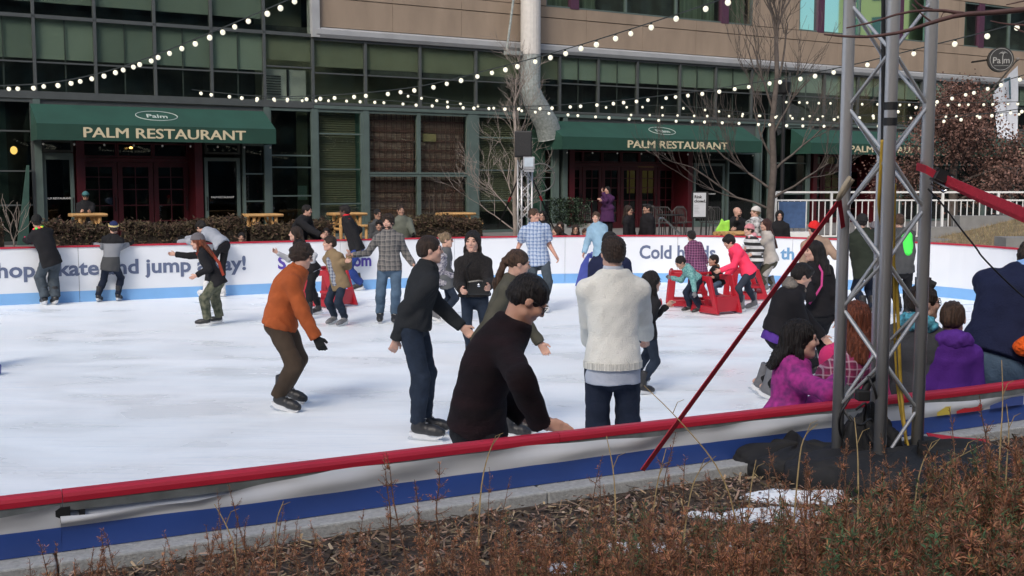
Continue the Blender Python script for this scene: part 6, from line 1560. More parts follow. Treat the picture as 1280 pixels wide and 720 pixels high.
    if hoodup is not None:
        K = Field(hc - hh * .95 - .05, hc + hh * .9 + .05, max(.007, hv)); K.ell(hp(0, -.10, .07), np.array((.45, .52, .56)) * hh, HM, k=.02); K.seg(hp(0, -.18, -.35), nb_ - dep * .03, .36 * hh, .40 * hh, k=.04); K.ell(hp(0, .56, -.03), np.array((.27, .42, .38)) * hh, HM, k=.05 * hh, neg=True); K.wrinkle(.006, 1.4, seed); put('hood', K.quads(), hoodup)
    if hood is not None:    # fur ruff / contrasting hood lying on the shoulders
        K = Field(nb_ - .3 * S, nb_ + .3 * S, max(.007, vox * .8)); K.ell(nb_ - dep * .085 * S + tdir * .02 * S, np.array([.135, .08, .075]) * S, np.stack([LSo, dep, tdir], 1), k=.03)
        for q in (-1, 1): K.seg(nb_ - dep * .06 * S + LSo * q * .10 * S, nb_ + dep * .07 * S + LSo * q * .05 * S, .042 * S, .03 * S, k=.03)
        K.wrinkle(.012, 2.2, seed); put('hood', K.quads(), hood)
    # trousers --------------------------------------------------------------
    if bot and legs:
        P_ = np.array(hj + knees + ank); T_ = Field(P_.min(0) - .24, P_.max(0) + .24, vox)
        T_.etube(hipc - tdir * .03 * H, hipc + tdir * .09 * S, Lo, Lo, [(0, W_(pvw) * .96, W_(pvd) * .97), (1, W_(wsw) * .98, W_(wsd) * .98)], k=.04, end=0, cap=.05)
        T_.ell(hipc - F_ * .03 * S - tdir * .03 * S, np.array([.145, .092, .11]) * S * fat, np.stack([Lo, F_, Z3], 1), k=.04); T_.ell(hipc - tdir * .095 * S, np.array([.06, .085, .10]) * S, np.stack([Lo, F_, Z3], 1), k=.05)
        for i in range(2):
            T_.seg(hj[i], knees[i], .084 * S * (.5 + .5 * fat) + botl * .6, .056 * S + botl, k=.03); low = ank[i] + nz(ank[i] - knees[i]) * (-.09 * S if skates and botl < .009 else -.015 * S)
            T_.seg(knees[i], low, .057 * S + botl, .044 * S + botl * 1.3, k=.02, end=0); cm = lerp(knees[i], low, .35) - F_ * .015 * S; T_.seg(knees[i], cm, .05 * S + botl, .056 * S + botl, k=.03)
        T_.wrinkle(.010 if botl > .004 else .004, 1.1, seed + 5); o = put('trousers', T_.quads(), bot)
    # skates
    if skates and legs:
        for i in range(2):
            k = SK[skates]; sh_dir = nz(knees[i] - ank[i]); o = link('skate', k[0], rt)
            fw = F_ if feet[i] is None or len(feet[i]) < 4 else np.array([math.sin(R(feet[i][3])), -math.cos(R(feet[i][3])), 0])
            tilt = .35; up_ = nz(Z3 * (1 - tilt) + sh_dir * tilt); x = nz(np.cross(fw, up_)); fy_ = nz(np.cross(up_, x))
            M4 = Matrix(((x[0], fy_[0], up_[0], 0), (x[1], fy_[1], up_[1], 0), (x[2], fy_[2], up_[2], 0), (0, 0, 0, 1)))
            o.matrix_local = Matrix.Translation(Vector(con[i] - base)) @ M4 @ Matrix.Scale(S * 1.06, 4)
            for j in (1, 2, 3): link(('', 'blade_holder', 'blade', 'laces')[j], k[j], o)
    elif legs:
        for i in range(2):
            mb = Field(con[i] - .2 * S, con[i] + .25 * S, max(.008, vox * .8)); mb.seg(con[i] - F_ * .08 * S + Z3 * .05 * S, con[i] + F_ * .12 * S + Z3 * .035 * S, .045 * S, .036 * S, k=.02); mb.seg(con[i] - F_ * .05 * S + Z3 * .06 * S, ank[i] + Z3 * .02, .045 * S, .045 * S, k=.03); put('shoe', mb.quads(), M_BOOT['black'])
    PEOPLE.append(rt)
    return dict(root=rt, base=base, hc=hc, hp=hp, nb=nb_, hip=hipc, sh=shl, elb=elb, wri=wri, F=FS, L=LSo, t=tdir, dep=dep, S=S, Y=Y, HM=HM, hh=hh, knees=knees, ank=ank, put=put, body=body, vox=vox)
# wardrobe
C = cloth
J_BLACK = C('black_jacket', (.014, .014, .016)); J_BLACK2 = C('black_coat', (.012, .011, .013)); J_CHAR = C('charcoal_jacket', (.018, .020, .023)); K_JEAN = C('dark_jeans', (.017, .026, .044), var=.3, scale=9, bump=.5)
K_JEANM = C('mid_jeans', (.075, .12, .18), var=.3, scale=7, bump=.5); K_JEANG = C('grey_jeans', (.055, .07, .085), var=.3, scale=7); K_BLACK = C('black_trousers', (.012, .012, .014)); K_NAVY = C('navy_trousers', (.012, .018, .035)); K_BROWN = C('brown_trousers', (.055, .038, .026), var=.2)
J_ORANGE = C('orange_jacket', (.36, .085, .025), bump=.4); G_GREY = C('grey_fleece', (.30, .32, .36)); C_CAMO = mat('camouflage_cloth', (.035, .045, .028), rough=.9, col2=(.15, .15, .10), scale=16, detail=1)
J_WHITE = C('cream_sweater', (.74, .725, .66), bump=.9, bscale=140, var=.06); J_SHIRTG = C('pale_grey_shirt', (.42, .45, .52)); J_PLAID = plaid_mat('flannel_plaid', (.16, .15, .14), (.03, .035, .045), (.30, .27, .24), .075, .14)
J_BLPLAID = plaid_mat('blue_white_plaid', (.42, .50, .62), (.03, .10, .30), (.65, .70, .78), .06, .16); J_TAN = C('tan_coat', (.21, .15, .085)); J_FUR = mat('black_fur', (.012, .010, .010), rough=.95, var=.5, scale=60, bump=1.5, bscale=90)
J_GREYL = C('light_grey_top', (.42, .43, .46)); J_OLIVE = C('olive_grey_jacket', (.075, .072, .055)); J_MAROON = mat('black_striped_sweater', (.008, .006, .007), rough=.95, col2=(.017, .008, .010), scale=5, stretch=(.3, .3, 3.5), bump=.5, bscale=120, spec=.2)
J_NAVY = C('navy_fleece', (.014, .018, .05)); J_LBLUE = C('light_blue_jacket', (.24, .38, .50), bump=.5); J_FLOR = mat('grey_print_jacket', (.10, .10, .11), rough=.9, col2=(.38, .34, .36), scale=26, detail=2)
K_PINK = C('neon_pink_leggings', (.95, .16, .25), var=.05); J_PURPLE = C('purple_coat', (.055, .018, .065)); J_MAGPL = plaid_mat('magenta_plaid', (.14, .03, .10), (.03, .015, .04), (.45, .20, .33), .05, .16); J_TEALCH = mat('teal_check', (.05, .20, .20), rough=.9, col2=(.22, .42, .40), scale=42, detail=1)
J_NEON = C('neon_pink_jacket', (1.0, .055, .13), var=.04, bump=.3); K_DKLEG = C('navy_leggings', (.03, .038, .055)); J_STRIPE = mat('striped_knit', (.03, .03, .03), rough=.9); J_BEIGE = C('pale_beige_coat', (.40, .37, .34), bump=.5); K_OLIVE = C('olive_trousers', (.07, .065, .045))
J_CAMW = mat('white_camo', (.05, .05, .05), rough=.9, col2=(.6, .6, .6), scale=14, detail=1); J_PEACH = C('peach_tan_jacket', (.30, .205, .15), bump=.4); J_MAGJ = mat('magenta_print_jacket', (.15, .018, .13), rough=.85, col2=(.46, .03, .26), scale=24, detail=2, bump=.3, bscale=60)
J_PINKJ = C('hot_pink_jacket', (.62, .04, .16), var=.1); J_DKGREEN = C('dark_green_jacket', (.022, .028, .020)); J_GREYD = C('dark_grey_jacket', (.06, .062, .065)); J_VIOLET = C('violet_hoodie', (.085, .022, .21), bump=.3); J_DNAVY = C('deep_navy_hoodie', (.012, .016, .045), bump=.6); J_PATT = mat('print_blouse', (.05, .05, .09), rough=.9, col2=(.42, .40, .42), scale=38, detail=1); J_GREYC = C('grey_cardigan', (.10, .105, .11))
GREY_KNIT = C('grey_knit', (.13, .12, .13)); H_BLUE = C('navy_knit', (.02, .03, .10)); H_YEL = C('yellow_band', (.65, .52, .22)); H_TEAL = C('teal_knit', (.06, .17, .18)); H_PINK = C('pink_knit', (.55, .22, .24)); H_CREAM = C('cream_knit', (.55, .52, .49)); H_RED = C('red_knit', (.60, .02, .02)); G_BLACK = C('black_glove', (.015, .015, .015)); G_WHITE = C('white_glove', (.5, .5, .52)); G_PINK = C('pink_glove', (.75, .06, .16)); G_ORANGE = C('orange_fluff', (.85, .12, .015), bump=2.0, bscale=60)
def zband(name, cols, zs):
    m = cloth(name, (.1, .1, .1)); nt = m.node_tree; b = nt.nodes['Principled BSDF']; tc = nt.nodes.new('ShaderNodeTexCoord'); sx = nt.nodes.new('ShaderNodeSeparateXYZ'); nt.links.new(tc.outputs['Object'], sx.inputs[0])
    o = c4(cols[0])
    for z, c_ in zip(zs, cols[1:]):
        g = nt.nodes.new('ShaderNodeMath'); g.operation = 'GREATER_THAN'; g.inputs[1].default_value = z; nt.links.new(sx.outputs[2], g.inputs[0]); o = _mix(nt, g.outputs[0], o, c4(c_))
    nt.links.new(o, b.inputs['Base Color']); return m
def band(p, pts, width, m, name='strap', up=(0, 0, 1), th=.006):
    mb = MB(); mb.strap([np.asarray(q) - p['base'] for q in pts], width, up, th); return mb.build(name, m, p['root'])
def patch(p, name, m, prims, k=.02, wr=.004, vox=None):
    P_ = np.array([q[0] for q in prims] + [q[1] for q in prims]); r = max(max(q[2], q[3]) for q in prims) + .03; K = Field(P_.min(0) - r, P_.max(0) + r, vox or p['vox'])
    for q in prims: K.seg(q[0], q[1], q[2], q[3], k=k, end=q[4] if len(q) > 4 else None, start=q[5] if len(q) > 5 else None)
    if wr: K.wrinkle(wr * 2, 1.2, 3)
    return p['put'](name, K.quads(), m)

# ---- far left, at the boards
p = person('person in black jacket with bright bead collar leaning over the far boards at far left', 62, 381.5, 1.62, 222, head=(46, 277), hip=(63, 325), hd=-.05, hands=[(31, 301, .35), (45, 300, .40)], feet=[(56, 381), (69, 381)], top=('jacket', J_BLACK), loose=.03, bot=K_JEANG, botl=.03, hair=HB, hat=('beanie', G_BLACK), gloves=G_PINK, hyaw=200, hunch=.04, hem=.10)
c = p['nb'] + p['t'] * .03
for i, cc in enumerate(((.1, .8, .1), (.75, .7, .05), (.8, .06, .08), (.1, .8, .1), (.8, .06, .08))):
    a = R(-70 + i * 35); q = c + .075 * (math.sin(a) * p['L'] - math.cos(a) * p['F']) ; mb = MB(); mb.ell(q - p['base'], (.03, .03, .022)); mb.build('bead', emit_mat('bead_%d' % i, cc, .1) if 'bead_%d' % i not in MATS else MATS['bead_%d' % i], p['root'], smooth=True)
p = person('boy with navy and yellow beanie in black and grey jacket holding the far boards', 136, 377.5, 1.42, 180, head=(142, 285), hip=(138, 330), hd=.05, hands=[(119, 306, .3), (161, 305, .3)], feet=[(123, 377.5), (148, 376.5)], top=('jacket', zband('colour_block_jacket', [(.06, .062, .065), (.22, .23, .25), (.014, .014, .016)], [.82, 1.06])), loose=.03, bot=K_NAVY, botl=.01, hair=HDB, hat=('beanie', H_BLUE, H_YEL), gloves=G_BLACK, hyaw=205, elbow=[np.array([1., -.3, -.6]), np.array([-1., -.3, -.6])], hem=.12)
person('person in pale grey hoodie and black trousers bent over the far boards', 268, 371.5, 1.66, 240, head=(251, 284), hip=(277, 306), hd=.15, hands=[(222, 300, .2), (221, 304, .05)], feet=[(255, 372, .0), (277, 371)], top=('hoodie', G_GREY), loose=.028, collar='hood', bot=K_BLACK, botl=.002, hair=HB, hs='mop', skates='white', gloves=G_BLACK, male=False, pitch=35, hem=.04, hunch=.05)
p = person('girl in grey beanie, black jacket and camouflage trousers gliding left', 266, 408, 1.38, 275, head=(246.5, 302), hip=(271, 349), hands=[(218, 318, .12), (246, 344, -.25)], feet=[(257, 408), (272, 404.5)], top=('jacket', J_BLACK), loose=.022, bot=C_CAMO, botl=.022, hair=HR, hs='long', hair_len=.22, hat=('beanie', GREY_KNIT), male=False, pitch=12, hem=.10, hhk=1.05)
band(p, [p['sh'][0] + p['dep'] * .09 + Z3 * .05, p['nb'] - p['dep'] * .10, lerp(p['nb'], p['hip'], .6) - p['dep'] * .16 - np.array([0, .06, 0]), p['hip'] - p['dep'] * .14 - np.array([0, .10, 0])], .05, C('rust_strap', (.30, .05, .03)))
person('child whose face peeks over the far boards beside the hedge', 302, None, 1.12, 10, Y=22.2, z0=.0, head=(302, 297), top=('jacket', J_CHAR), bot=K_JEAN, skin=M_SKINM, hair=HB, skates=None, male=False)
# seated at the log table
pp = FW(FU(108, 250, -1.35)[0], -1.25, .5)
person('person in teal striped beanie sitting behind the first log table, pale trousers', 107, None, 1.68, 20, Y=float(pp[1]), z0=.5, head=(107, 245.5), hip=(107, 280), hands=[(101, 265, -.35), (113, 265, -.35)], feet=[(100, 303, -.45), (117, 303, -.45)], top=('jacket', J_BLACK), loose=.03, bot=C('pale_trousers', (.45, .40, .38)), hair=HB, hat=('beanie', H_TEAL, C('dark_stripe', (.02, .05, .05))), pitch=30, skates=None, skin=M_SKINM)
# ---- mid left
person('man in black coat leaning on the far boards and looking right', 388, None, 1.74, 70, Y=22.9, head=(384, 263), hip=(372, 312), hands=[(405, 297, -.4), (402, 299, -.1)], top=('coat', J_BLACK), loose=.04, hair=HB, hs='short', bot=K_BLACK, skates=None, hunch=.05, pitch=5, hyaw=80, fat=1.15)
p = person('girl with long dark hair flying, pale grey sleeves, gliding left', 396, 397.5, 1.42, 300, head=(369, 292), hip=(390, 336), hands=[(347, 316, .05), (388, 335, -.1)], feet=[(385, 399.5), (397, 393)], top=('shirt', J_GREYL), top2=('vest', J_BLACK2, .030, .05), bot=K_BLACK, botl=.008, hair=HDB, hs='long', hair_len=.42, skin=M_SKIN, male=False, hyaw=275, hhk=1.02)
person('child in glasses peeking over the far boards between two skaters', 408, None, 1.18, 5, Y=22.9, head=(408, 291), top=('jacket', J_GREYD), bot=K_JEAN, hair=HB, skates=None, glasses=True)
p = person('boy in tan coat over a plaid shirt holding the flannel man by the hand', 424, 407, 1.36, 325, head=(411.5, 304), hip=(424, 350), hands=[(436, 320, -.1), (432, 327, -.18)], feet=[(417, 405), (430, 407)], top=('coat', J_TAN), loose=.028, bot=K_JEAN, hair=HDB, hem=.14, hyaw=300, skates='grey', collar='high', hhk=1.04)
patch(p, 'plaid_shirt_front', plaid_mat('shirt_plaid', (.25, .27, .32), (.02, .03, .08), (.6, .6, .6), .05, .15), [(p['nb'] - p['t'] * .10 + p['dep'] * .085, p['hip'] - p['t'] * .03 + p['dep'] * .085, .045, .055)], k=.02)
p = person('dark-skinned man in black jacket with red trim and royal blue trousers by far boards', 446, 363.5, 1.78, 285, head=(430.5, 263.5), hip=(446, 310), hands=[(449, 312, -.18), (441, 300, .2)], feet=[(437, 360), (449, 363.5)], top=('jacket', J_BLACK), loose=.024, bot=C('royal_trousers', (.025, .05, .20)), botl=.025, hair=HB, skin=M_SKIND, hyaw=270, pitch=5, hem=.06, collar='high', hs='mop')
band(p, [p['sh'][0] + Z3 * .075, p['sh'][0] - p['F'] * .075 + Z3 * .0 + np.array([0, -.02, 0]), p['sh'][0] - p['F'] * .05 - Z3 * .10 + np.array([0, -.03, 0])], .02, C('red_piping', (.5, .02, .03)), 'red_trim', (1, -.5, .3)); band(p, [p['sh'][1] + Z3 * .07, p['sh'][1] - p['F'] * .08, p['sh'][1] - p['F'] * .05 - Z3 * .12], .02, MATS['red_piping'], 'red_trim', (1, .2, .3))
patch(p, 'red_collar', MATS['red_piping'], [(p['nb'] + Z3 * .03, p['nb'] + Z3 * .075, .074, .074, 0)], k=.01)
person('woman in glasses and grey jacket standing beyond the boards left of the flannel man', 472, None, 1.62, 40, Y=23.8, head=(472, 268), top=('jacket', J_GREYD), bot=K_BLACK, hair=HB, hs='bun', hair_len=.1, skates=None, male=False, glasses=True, skin=M_SKINM)
person('balding man with moustache in grey-green jacket behind the flannel man', 502, None, 1.72, 25, Y=23.7, head=(501, 263), hip=(505, 312), hands=[(518, 297, -.5), (494, 300, -.3)], top=('jacket', C('sage_jacket', (.12, .13, .105))), loose=.03, bot=K_BLACK, hair=HDB, hs='buzz', skates=None, skin=M_SKINM, gloves=G_BLACK, fat=1.1, collar='high')
person('small child between the two adults beyond the boards', 474, None, 1.28, 0, Y=23.1, head=(474, 282), top=('jacket', J_GREYD), bot=K_BLACK, hair=HB, skates=None, skin=M_SKINM, hs='mop')
person('bearded man in brown and black flannel shirt and blue jeans holding out one hand', 484, 405, 1.72, 5, head=(485, 277.5), hip=(487, 330), hands=[(441, 319, -.05), (517, 331, -.05)], feet=[(475, 403), (493, 404)], top=('flannel_shirt', J_PLAID), loose=.014, bot=K_JEANM, botl=.016, hair=HDB, hs='curly', beard=True, hem=.10, hyaw=350)
p = person('dark-haired man in charcoal jacket and jeans skating right in mid-rink', 525, 550, 1.76, 75, syaw=110, head=(538, 312), hip=(517, 405), hands=[(577, 408, .1), (496, 423, -.1)], feet=[(528, 551), (536, 543)], top=('jacket', J_CHAR), loose=.020, bot=K_JEAN, botl=.014, hair=HDB, hs='short', collar='high', hyaw=95, hem=.02, elbow=[np.array([-.2, .2, -1.]), np.array([-1., 0, -.3])])
p = person('fair-haired woman in patterned blouse and grey cardigan behind the man in charcoal', 550, 403, 1.52, 80, head=(558, 300), hip=(556, 345), hands=[(567, 345, -.1), (560, 346, .15)], feet=[(543, 401), (557, 402)], top=('blouse', J_PATT), top2=('cardigan', J_GREYC, .018, .18), bot=K_JEAN, botl=.004, hair=HBL, hs='bun', male=False, sleeve='long', hyaw=85, hem=.14, skates='grey', hhk=1.05, glasses=True)
p = person('woman with long black hair in black fur coat facing the camera, small black bag', 592, 452, 1.66, 5, head=(590.5, 302), hip=(593, 368), hands=[(577, 362), (611, 358)], feet=[(588, 452), (602, 450)], top=('fur_coat', J_FUR), loose=.030, bot=K_JEAN, botl=.003, hair=HB, hs='long', hair_len=.42, male=False, hyaw=350, hem=.02, hhk=1.12)
patch(p, 'bare_neckline', M_SKIN, [(p['nb'] + p['dep'] * .03 + Z3 * .03, p['nb'] + p['dep'] * .085 - Z3 * .10, .055, .022)], k=.02, wr=0)
bp = p['hip'] + p['dep'] * .14 + p['t'] * .10 + p['L'] * .05; K = MB(); K.prism([(-.13, -.10), (.13, -.10), (.14, .07), (.0, .09), (-.14, .07)], 1, -.03, .03); o = K.build('shoulder_bag', mat('black_leather', (.012, .012, .012), rough=.35, bump=.3), p['root'], loc=bp - p['base'], bevel=.02)
MB().ell((0, -.045, .02), (.022, .01, .022)).build('clasp', M_STEEL, o, smooth=True); band(p, [bp - p['L'] * .12 + Z3 * .07, p['nb'] - p['t'] * .15 - p['L'] * .10 + p['dep'] * .15, p['nb'] + p['L'] * .05 - p['t'] * .02 + p['dep'] * .08], .012, M_BLACK)
p = person('woman with brown ponytail in olive-grey jacket leaning right behind the man at the rail', 638, 548, 1.64, 85, head=(648, 329), hip=(608, 430), hands=[(683, 444, .05), (600, 440, -.2)], feet=[(636, 549), (648, 545)], top=('jacket', J_OLIVE), loose=.016, bot=K_JEAN, botl=.006, hair=HLB, hs='pony', hair_len=.42, male=False, hyaw=100, pitch=10, hem=.02, elbow=[np.array([-.2, .2, -1.]), np.array([-.6, 0, -1.])])
p = person('curly-haired man in glasses and orange jacket with brown trousers leaning as he skates', 352, 514, 1.74, 70, syaw=95, head=(378, 320), hip=(351, 402), hands=[(395, 422, -.15), (352, 405, .25)], feet=[(352, 514), (361, 503)], top=('jacket', J_ORANGE), loose=.030, collar='high', bot=K_BROWN, botl=.020, hair=HDB, hs='curly', hyaw=92, pitch=14, glasses=True, gloves=G_BLACK, hem=.05, hunch=.04, elbow=[np.array([-.2, -.3, -1.]), np.array([-.5, .3, -1.])], hhk=.98)
# ---- the man at the rail
wr0 = np.array([*(near_at(.09)), 0]) ; rp_ = PZ(693, 533, 1.02)
p = person('man in glasses and black striped sweater leaning on the near red rail', 612, None, 1.80, 78, syaw=95, Y=5.78, head=(661, 374), hip=(598, 530), hd=-.05, hands=[(676, 530, -.42), (655, 522, .12)], top=('sweater', J_MAROON), loose=.026, bot=K_BLACK, botl=.02, hair=HB, hs='short', hyaw=98, pitch=38, glasses=True, hem=.03, fat=1.04, hunch=.045, curl=.22, skin=mat('skin_warm', (.50, .27, .19), rough=.5, var=.06, sss=.1), feet=[(600, 735, .05), (622, 735, -.1)],
           handdir=[np.array([1, .1, -.25]), np.array([1., -.1, -.12])], palm=[None, np.array([0, 0, -1.])], elbow=[np.array([-1., .3, .2]), np.array([.1, -1., -.1])], hhk=1.06, wrk=.8)
# ---- white sweater man
p = person('man in cream sweater over a pale grey shirt seen from behind near the red rail', 766, None, 1.82, 183, Y=7.55, head=(766, 316), hip=(766, 450), hands=[(808, 421), (737, 428)], feet=[(756, 628, 0), (785, 628, .05)], top=('sweater', J_WHITE), loose=.028, top2=('shirt_tail', J_SHIRTG, .032, .13, 'tail'), bot=K_NAVY, botl=.02, hair=HDB, hs='short', hyaw=190, hem=.04, elbow=[np.array([.3, -.6, -.8]), np.array([-.3, -.6, -.8])], fat=.94, wrk=.6)
rib = MB(); e_ = [p['hip'] - p['t'] * .025 + (.196 * math.cos(a) * p['L'] + .162 * math.sin(a) * p['dep']) - p['base'] for a in np.linspace(0, 6.2832, 49)]; rib.strap(e_, .045, (0, 0, 1), .012); rib.build('ribbed_hem', mat('cream_rib', (.66, .64, .57), rough=.9, var=.3, scale=90, stretch=(1, 1, .05), bump=1), p['root'])
patch(p, 'shirt_collar', J_SHIRTG, [(p['nb'] - Z3 * .01, p['nb'] + Z3 * .06, .080, .066, 0)], k=.01, wr=0)
p = person('small girl with very long loose dark hair and outstretched arm beyond the cream sweater', 806, 493.5, 1.24, 120, head=(815, 352), hip=(808, 415), hands=[(833, 383, .1), (800, 415, -.1)], feet=[(798, 480, .3), (803, 493.5)], top=('top', J_BLACK), loose=.010, bot=K_JEAN, botl=.004, hair=HB, hs='long', hair_len=.52, male=False, hyaw=115)
person('person in navy top and dark cap bent forward behind the cream sweater', 745, 468, 1.62, 185, head=(762, 304), hip=(762, 385), hands=[(738, 380, .2), (790, 380, .2)], feet=[(748, 468), (772, 466)], top=('sweater', J_NAVY), loose=.035, bot=K_BLACK, hair=HB, hat=('beanie', C('dark_cap', (.02, .018, .018))), skates='white', hem=.06, fat=1.15)
p = person('woman in light blue jacket by the blue skating aid near the far boards', 748, 361, 1.60, 340, head=(745, 271.5), hip=(752, 318), hands=[(730, 316, -.1), (757, 320, -.1)], feet=[(744, 361), (757, 360)], top=('jacket', J_LBLUE), loose=.032, collar='high', bot=K_NAVY, hair=HR if False else HLB, hs='bun', hair_len=.1, male=False, hyaw=345, hem=.08)
person('young man in blue and white checked short-sleeved shirt and grey jeans', 672, 389.5, 1.76, 10, head=(668, 269), hip=(673, 323), hands=[(645, 316, -.05), (695, 320, -.05)], feet=[(663, 388), (681, 390)], top=('checked_shirt', J_BLPLAID), loose=.020, sleeve='short', bot=K_JEANG, botl=.012, hair=HLB, hs='short', hyaw=50, hem=.12, skates='white', skin=mat('skin_rosy', (.55, .30, .22), rough=.55, sss=.1, var=.08))
p = person('little girl in grey print jacket and neon pink leggings near the far boards', 700, 351.5, 1.20, 300, head=(695.5, 289), hip=(701, 318), hands=[(704, 314, -.15), (696, 318, -.1)], feet=[(692, 351), (708, 351)], top=('jacket', J_FLOR), loose=.026, bot=K_PINK, botl=.004, hair=HDB, hs='long', hair_len=.22, male=False, hyaw=280, gloves=G_PINK, hhk=1.03)
person('woman in glasses standing beyond the boards beside the slim tower', 678, None, 1.60, 340, Y=25.6, head=(678, 270), top=('jacket', J_BLACK), bot=K_BLACK, hair=HB, hs='long', hair_len=.3, skates=None, male=False, glasses=True)
person('dark-haired woman looking over the boards below the planter', 700, None, 1.45, 350, Y=25.2, head=(700, 283.5), top=('jacket', J_BLACK), bot=K_BLACK, hair=HDB, hs='long', hair_len=.25, skates=None, male=False, skin=M_SKINM)
person('smiling woman with long dark hair resting behind the boards', 719.5, None, 1.45, 0, Y=25.2, head=(719.5, 287), top=('jacket', J_BLACK), bot=K_BLACK, hair=HDB, hs='long', hair_len=.25, skates=None, male=False, skin=M_SKINM, glasses=True)
person('dark-coated child beyond the boards just right of the smiling woman', 732, None, 1.20, 20, Y=25.4, head=(732, 291), top=('jacket', J_GREYD), bot=K_BLACK, hair=HLB, skates=None, male=False)
pz_ = .42
p = person('woman in long purple coat holding a phone to her ear on the terrace', 760, None, 1.68, 335, Y=33.5, z0=.5, head=(759, 238), hands=[(754, 241, -.12), (752, 251, -.25)], top=('coat', J_PURPLE), loose=.03, bot=K_BLACK, hair=HB, hs='long', hair_len=.25, skates=None, male=False, hem=.42, hyaw=325, flare=1.1)
person('woman in sunglasses and black coat beyond the boards facing right', 786, None, 1.66, 60, Y=25.4, head=(786, 263), hip=(788, 312), top=('coat', J_BLACK2), loose=.03, bot=K_BLACK, hair=HDB, hs='long', hair_len=.28, skates=None, male=False, sunglasses=True, skin=M_SKINM, hem=.2)
p = person('man in black coat with sunglasses pushed up, facing the woman in sunglasses', 809, None, 1.74, 290, Y=25.5, head=(809, 261), hip=(809, 312), top=('coat', J_BLACK2), loose=.04, bot=K_BLACK, hair=HB, hs='buzz', skates=None, skin=M_SKINM, hem=.2, fat=1.15, collar='high')
mb = MB(); [mb.ell(p['hp'](.14 * q, .33, .40) - p['base'], (.028, .012, .02)) for q in (-1, 1)]; mb.tube([p['hp'](-.3, .05, .35) - p['base'], p['hp'](-.14, .33, .42) - p['base'], p['hp'](.14, .33, .42) - p['base'], p['hp'](.3, .05, .35) - p['base']], .005, 5); mb.build('sunglasses', M_BLACK, p['root'], smooth=True)
# ---- skating aids group
person('child in hooded magenta plaid jacket behind the first red skating aid', 873, 366, 1.28, 170, head=(864, 295), hip=(874, 335), hands=[(862, 335, .1), (886, 335, .1)], top=('plaid_jacket', J_MAGPL), loose=.028, collar='hood', bot=K_BLACK, hair=HB, hs='mop', hyaw=200, hem=.10)
person('boy in teal checked jacket pushing the first red skating aid', 868, 391.5, 1.14, 285, head=(850.5, 328), hip=(870, 348), hands=[(839, 347, .2), (869, 368, -.22)], feet=[(861, 390), (874, 391.5)], top=('checked_jacket', J_TEALCH), loose=.024, collar='hood', bot=K_NAVY, botl=.014, hair=HB, hyaw=290, pitch=35, hem=.04, gloves=C('grey_mitten', (.16, .16, .17)), hs='short', skin=M_SKINM)
p = person('small child in dark coat with brown fur hood inside the red skating aid', 896, 388, .92, 300, head=(891.5, 325.5), hip=(899, 352), hands=[(886, 345, -.05), (893, 347, -.1)], feet=[(896, 374, -.1), (902, 376, .0)], top=('coat', J_BLACK), loose=.026, bot=K_JEANM, botl=.01, hair=HB, hood=C('brown_fur', (.16, .10, .065), bump=1.5, bscale=60), hyaw=285, hs='short', skin=M_SKINM, skates=None)
p = person('girl in neon pink hooded jacket and navy leggings pushing a red skating aid', 932, 390.5, 1.46, 290, head=(911, 302), hip=(935, 338), hands=[(901, 338, -.05), (908, 345, .3)], feet=[(926, 390.5), (942, 386)], top=('jacket', J_NEON), loose=.026, collar='hood', bot=K_DKLEG, botl=.003, hair=HB, hs='mop', hyaw=285, pitch=25, hem=.06, male=False, skates='grey', hunch=.03)
J_STR = plaid_mat('black_white_stripe', (.02, .02, .02), (.02, .02, .02), (.02, .02, .02), 1, .01)
# stripes: white bands on black along z
_n = J_STR.node_tree; _b = _n.nodes['Principled BSDF']; _w = _n.nodes.new('ShaderNodeTexWave'); _w.wave_type = 'BANDS'; _w.bands_direction = 'Z'; _w.inputs['Scale'].default_value = 2.6; _w.inputs['Distortion'].default_value = .6
_tc = _n.nodes.new('ShaderNodeTexCoord'); _n.links.new(_tc.outputs['Object'], _w.inputs['Vector']); _r = _n.nodes.new('ShaderNodeValToRGB'); _r.color_ramp.interpolation = 'CONSTANT'; _r.color_ramp.elements[0].color = (.02, .02, .02, 1); _r.color_ramp.elements[1].position = .5; _r.color_ramp.elements[1].color = (.6, .6, .6, 1); _n.links.new(_w.outputs[1], _r.inputs[0]); _n.links.new(_r.outputs[0], _b.inputs['Base Color'])
person('child in pink beanie and black and white striped jacket beside the beige coat', 944, 367, 1.38, 300, head=(936, 287.5), hip=(945, 325), hands=[(932, 312, -.1), (940, 318, -.1)], feet=[(938, 365), (951, 367)], top=('striped_jacket', J_STR), loose=.024, bot=K_DKLEG, botl=.004, hair=HDB, hs='short', hat=('beanie', H_PINK), hyaw=285, male=False, skates='grey', hood=C('pale_pink_scarf', (.55, .25, .28)))
person('adult in cream beanie and black and white camouflage jacket beyond the boards', 946, None, 1.66, 200, Y=24.6, head=(944, 265), top=('camo_jacket', J_CAMW), loose=.035, bot=K_BLACK, hair=HBL, hat=('beanie', H_CREAM), skates=None, hyaw=265)
p = person('woman in long pale beige coat with long brown hair reaching left', 964, 366, 1.56, 275, head=(957, 281), hip=(964, 325), hands=[(934, 309, .05), (948, 318, .2)], feet=[(957, 366), (967, 364)], top=('long_coat', J_BEIGE), loose=.030, bot=K_OLIVE, botl=.008, hair=hairm('chestnut', (.045, .018, .014)), hs='long', hair_len=.42, hyaw=280, male=False, hem=.32, skates='grey', gloves=G_WHITE, hhk=1.03)
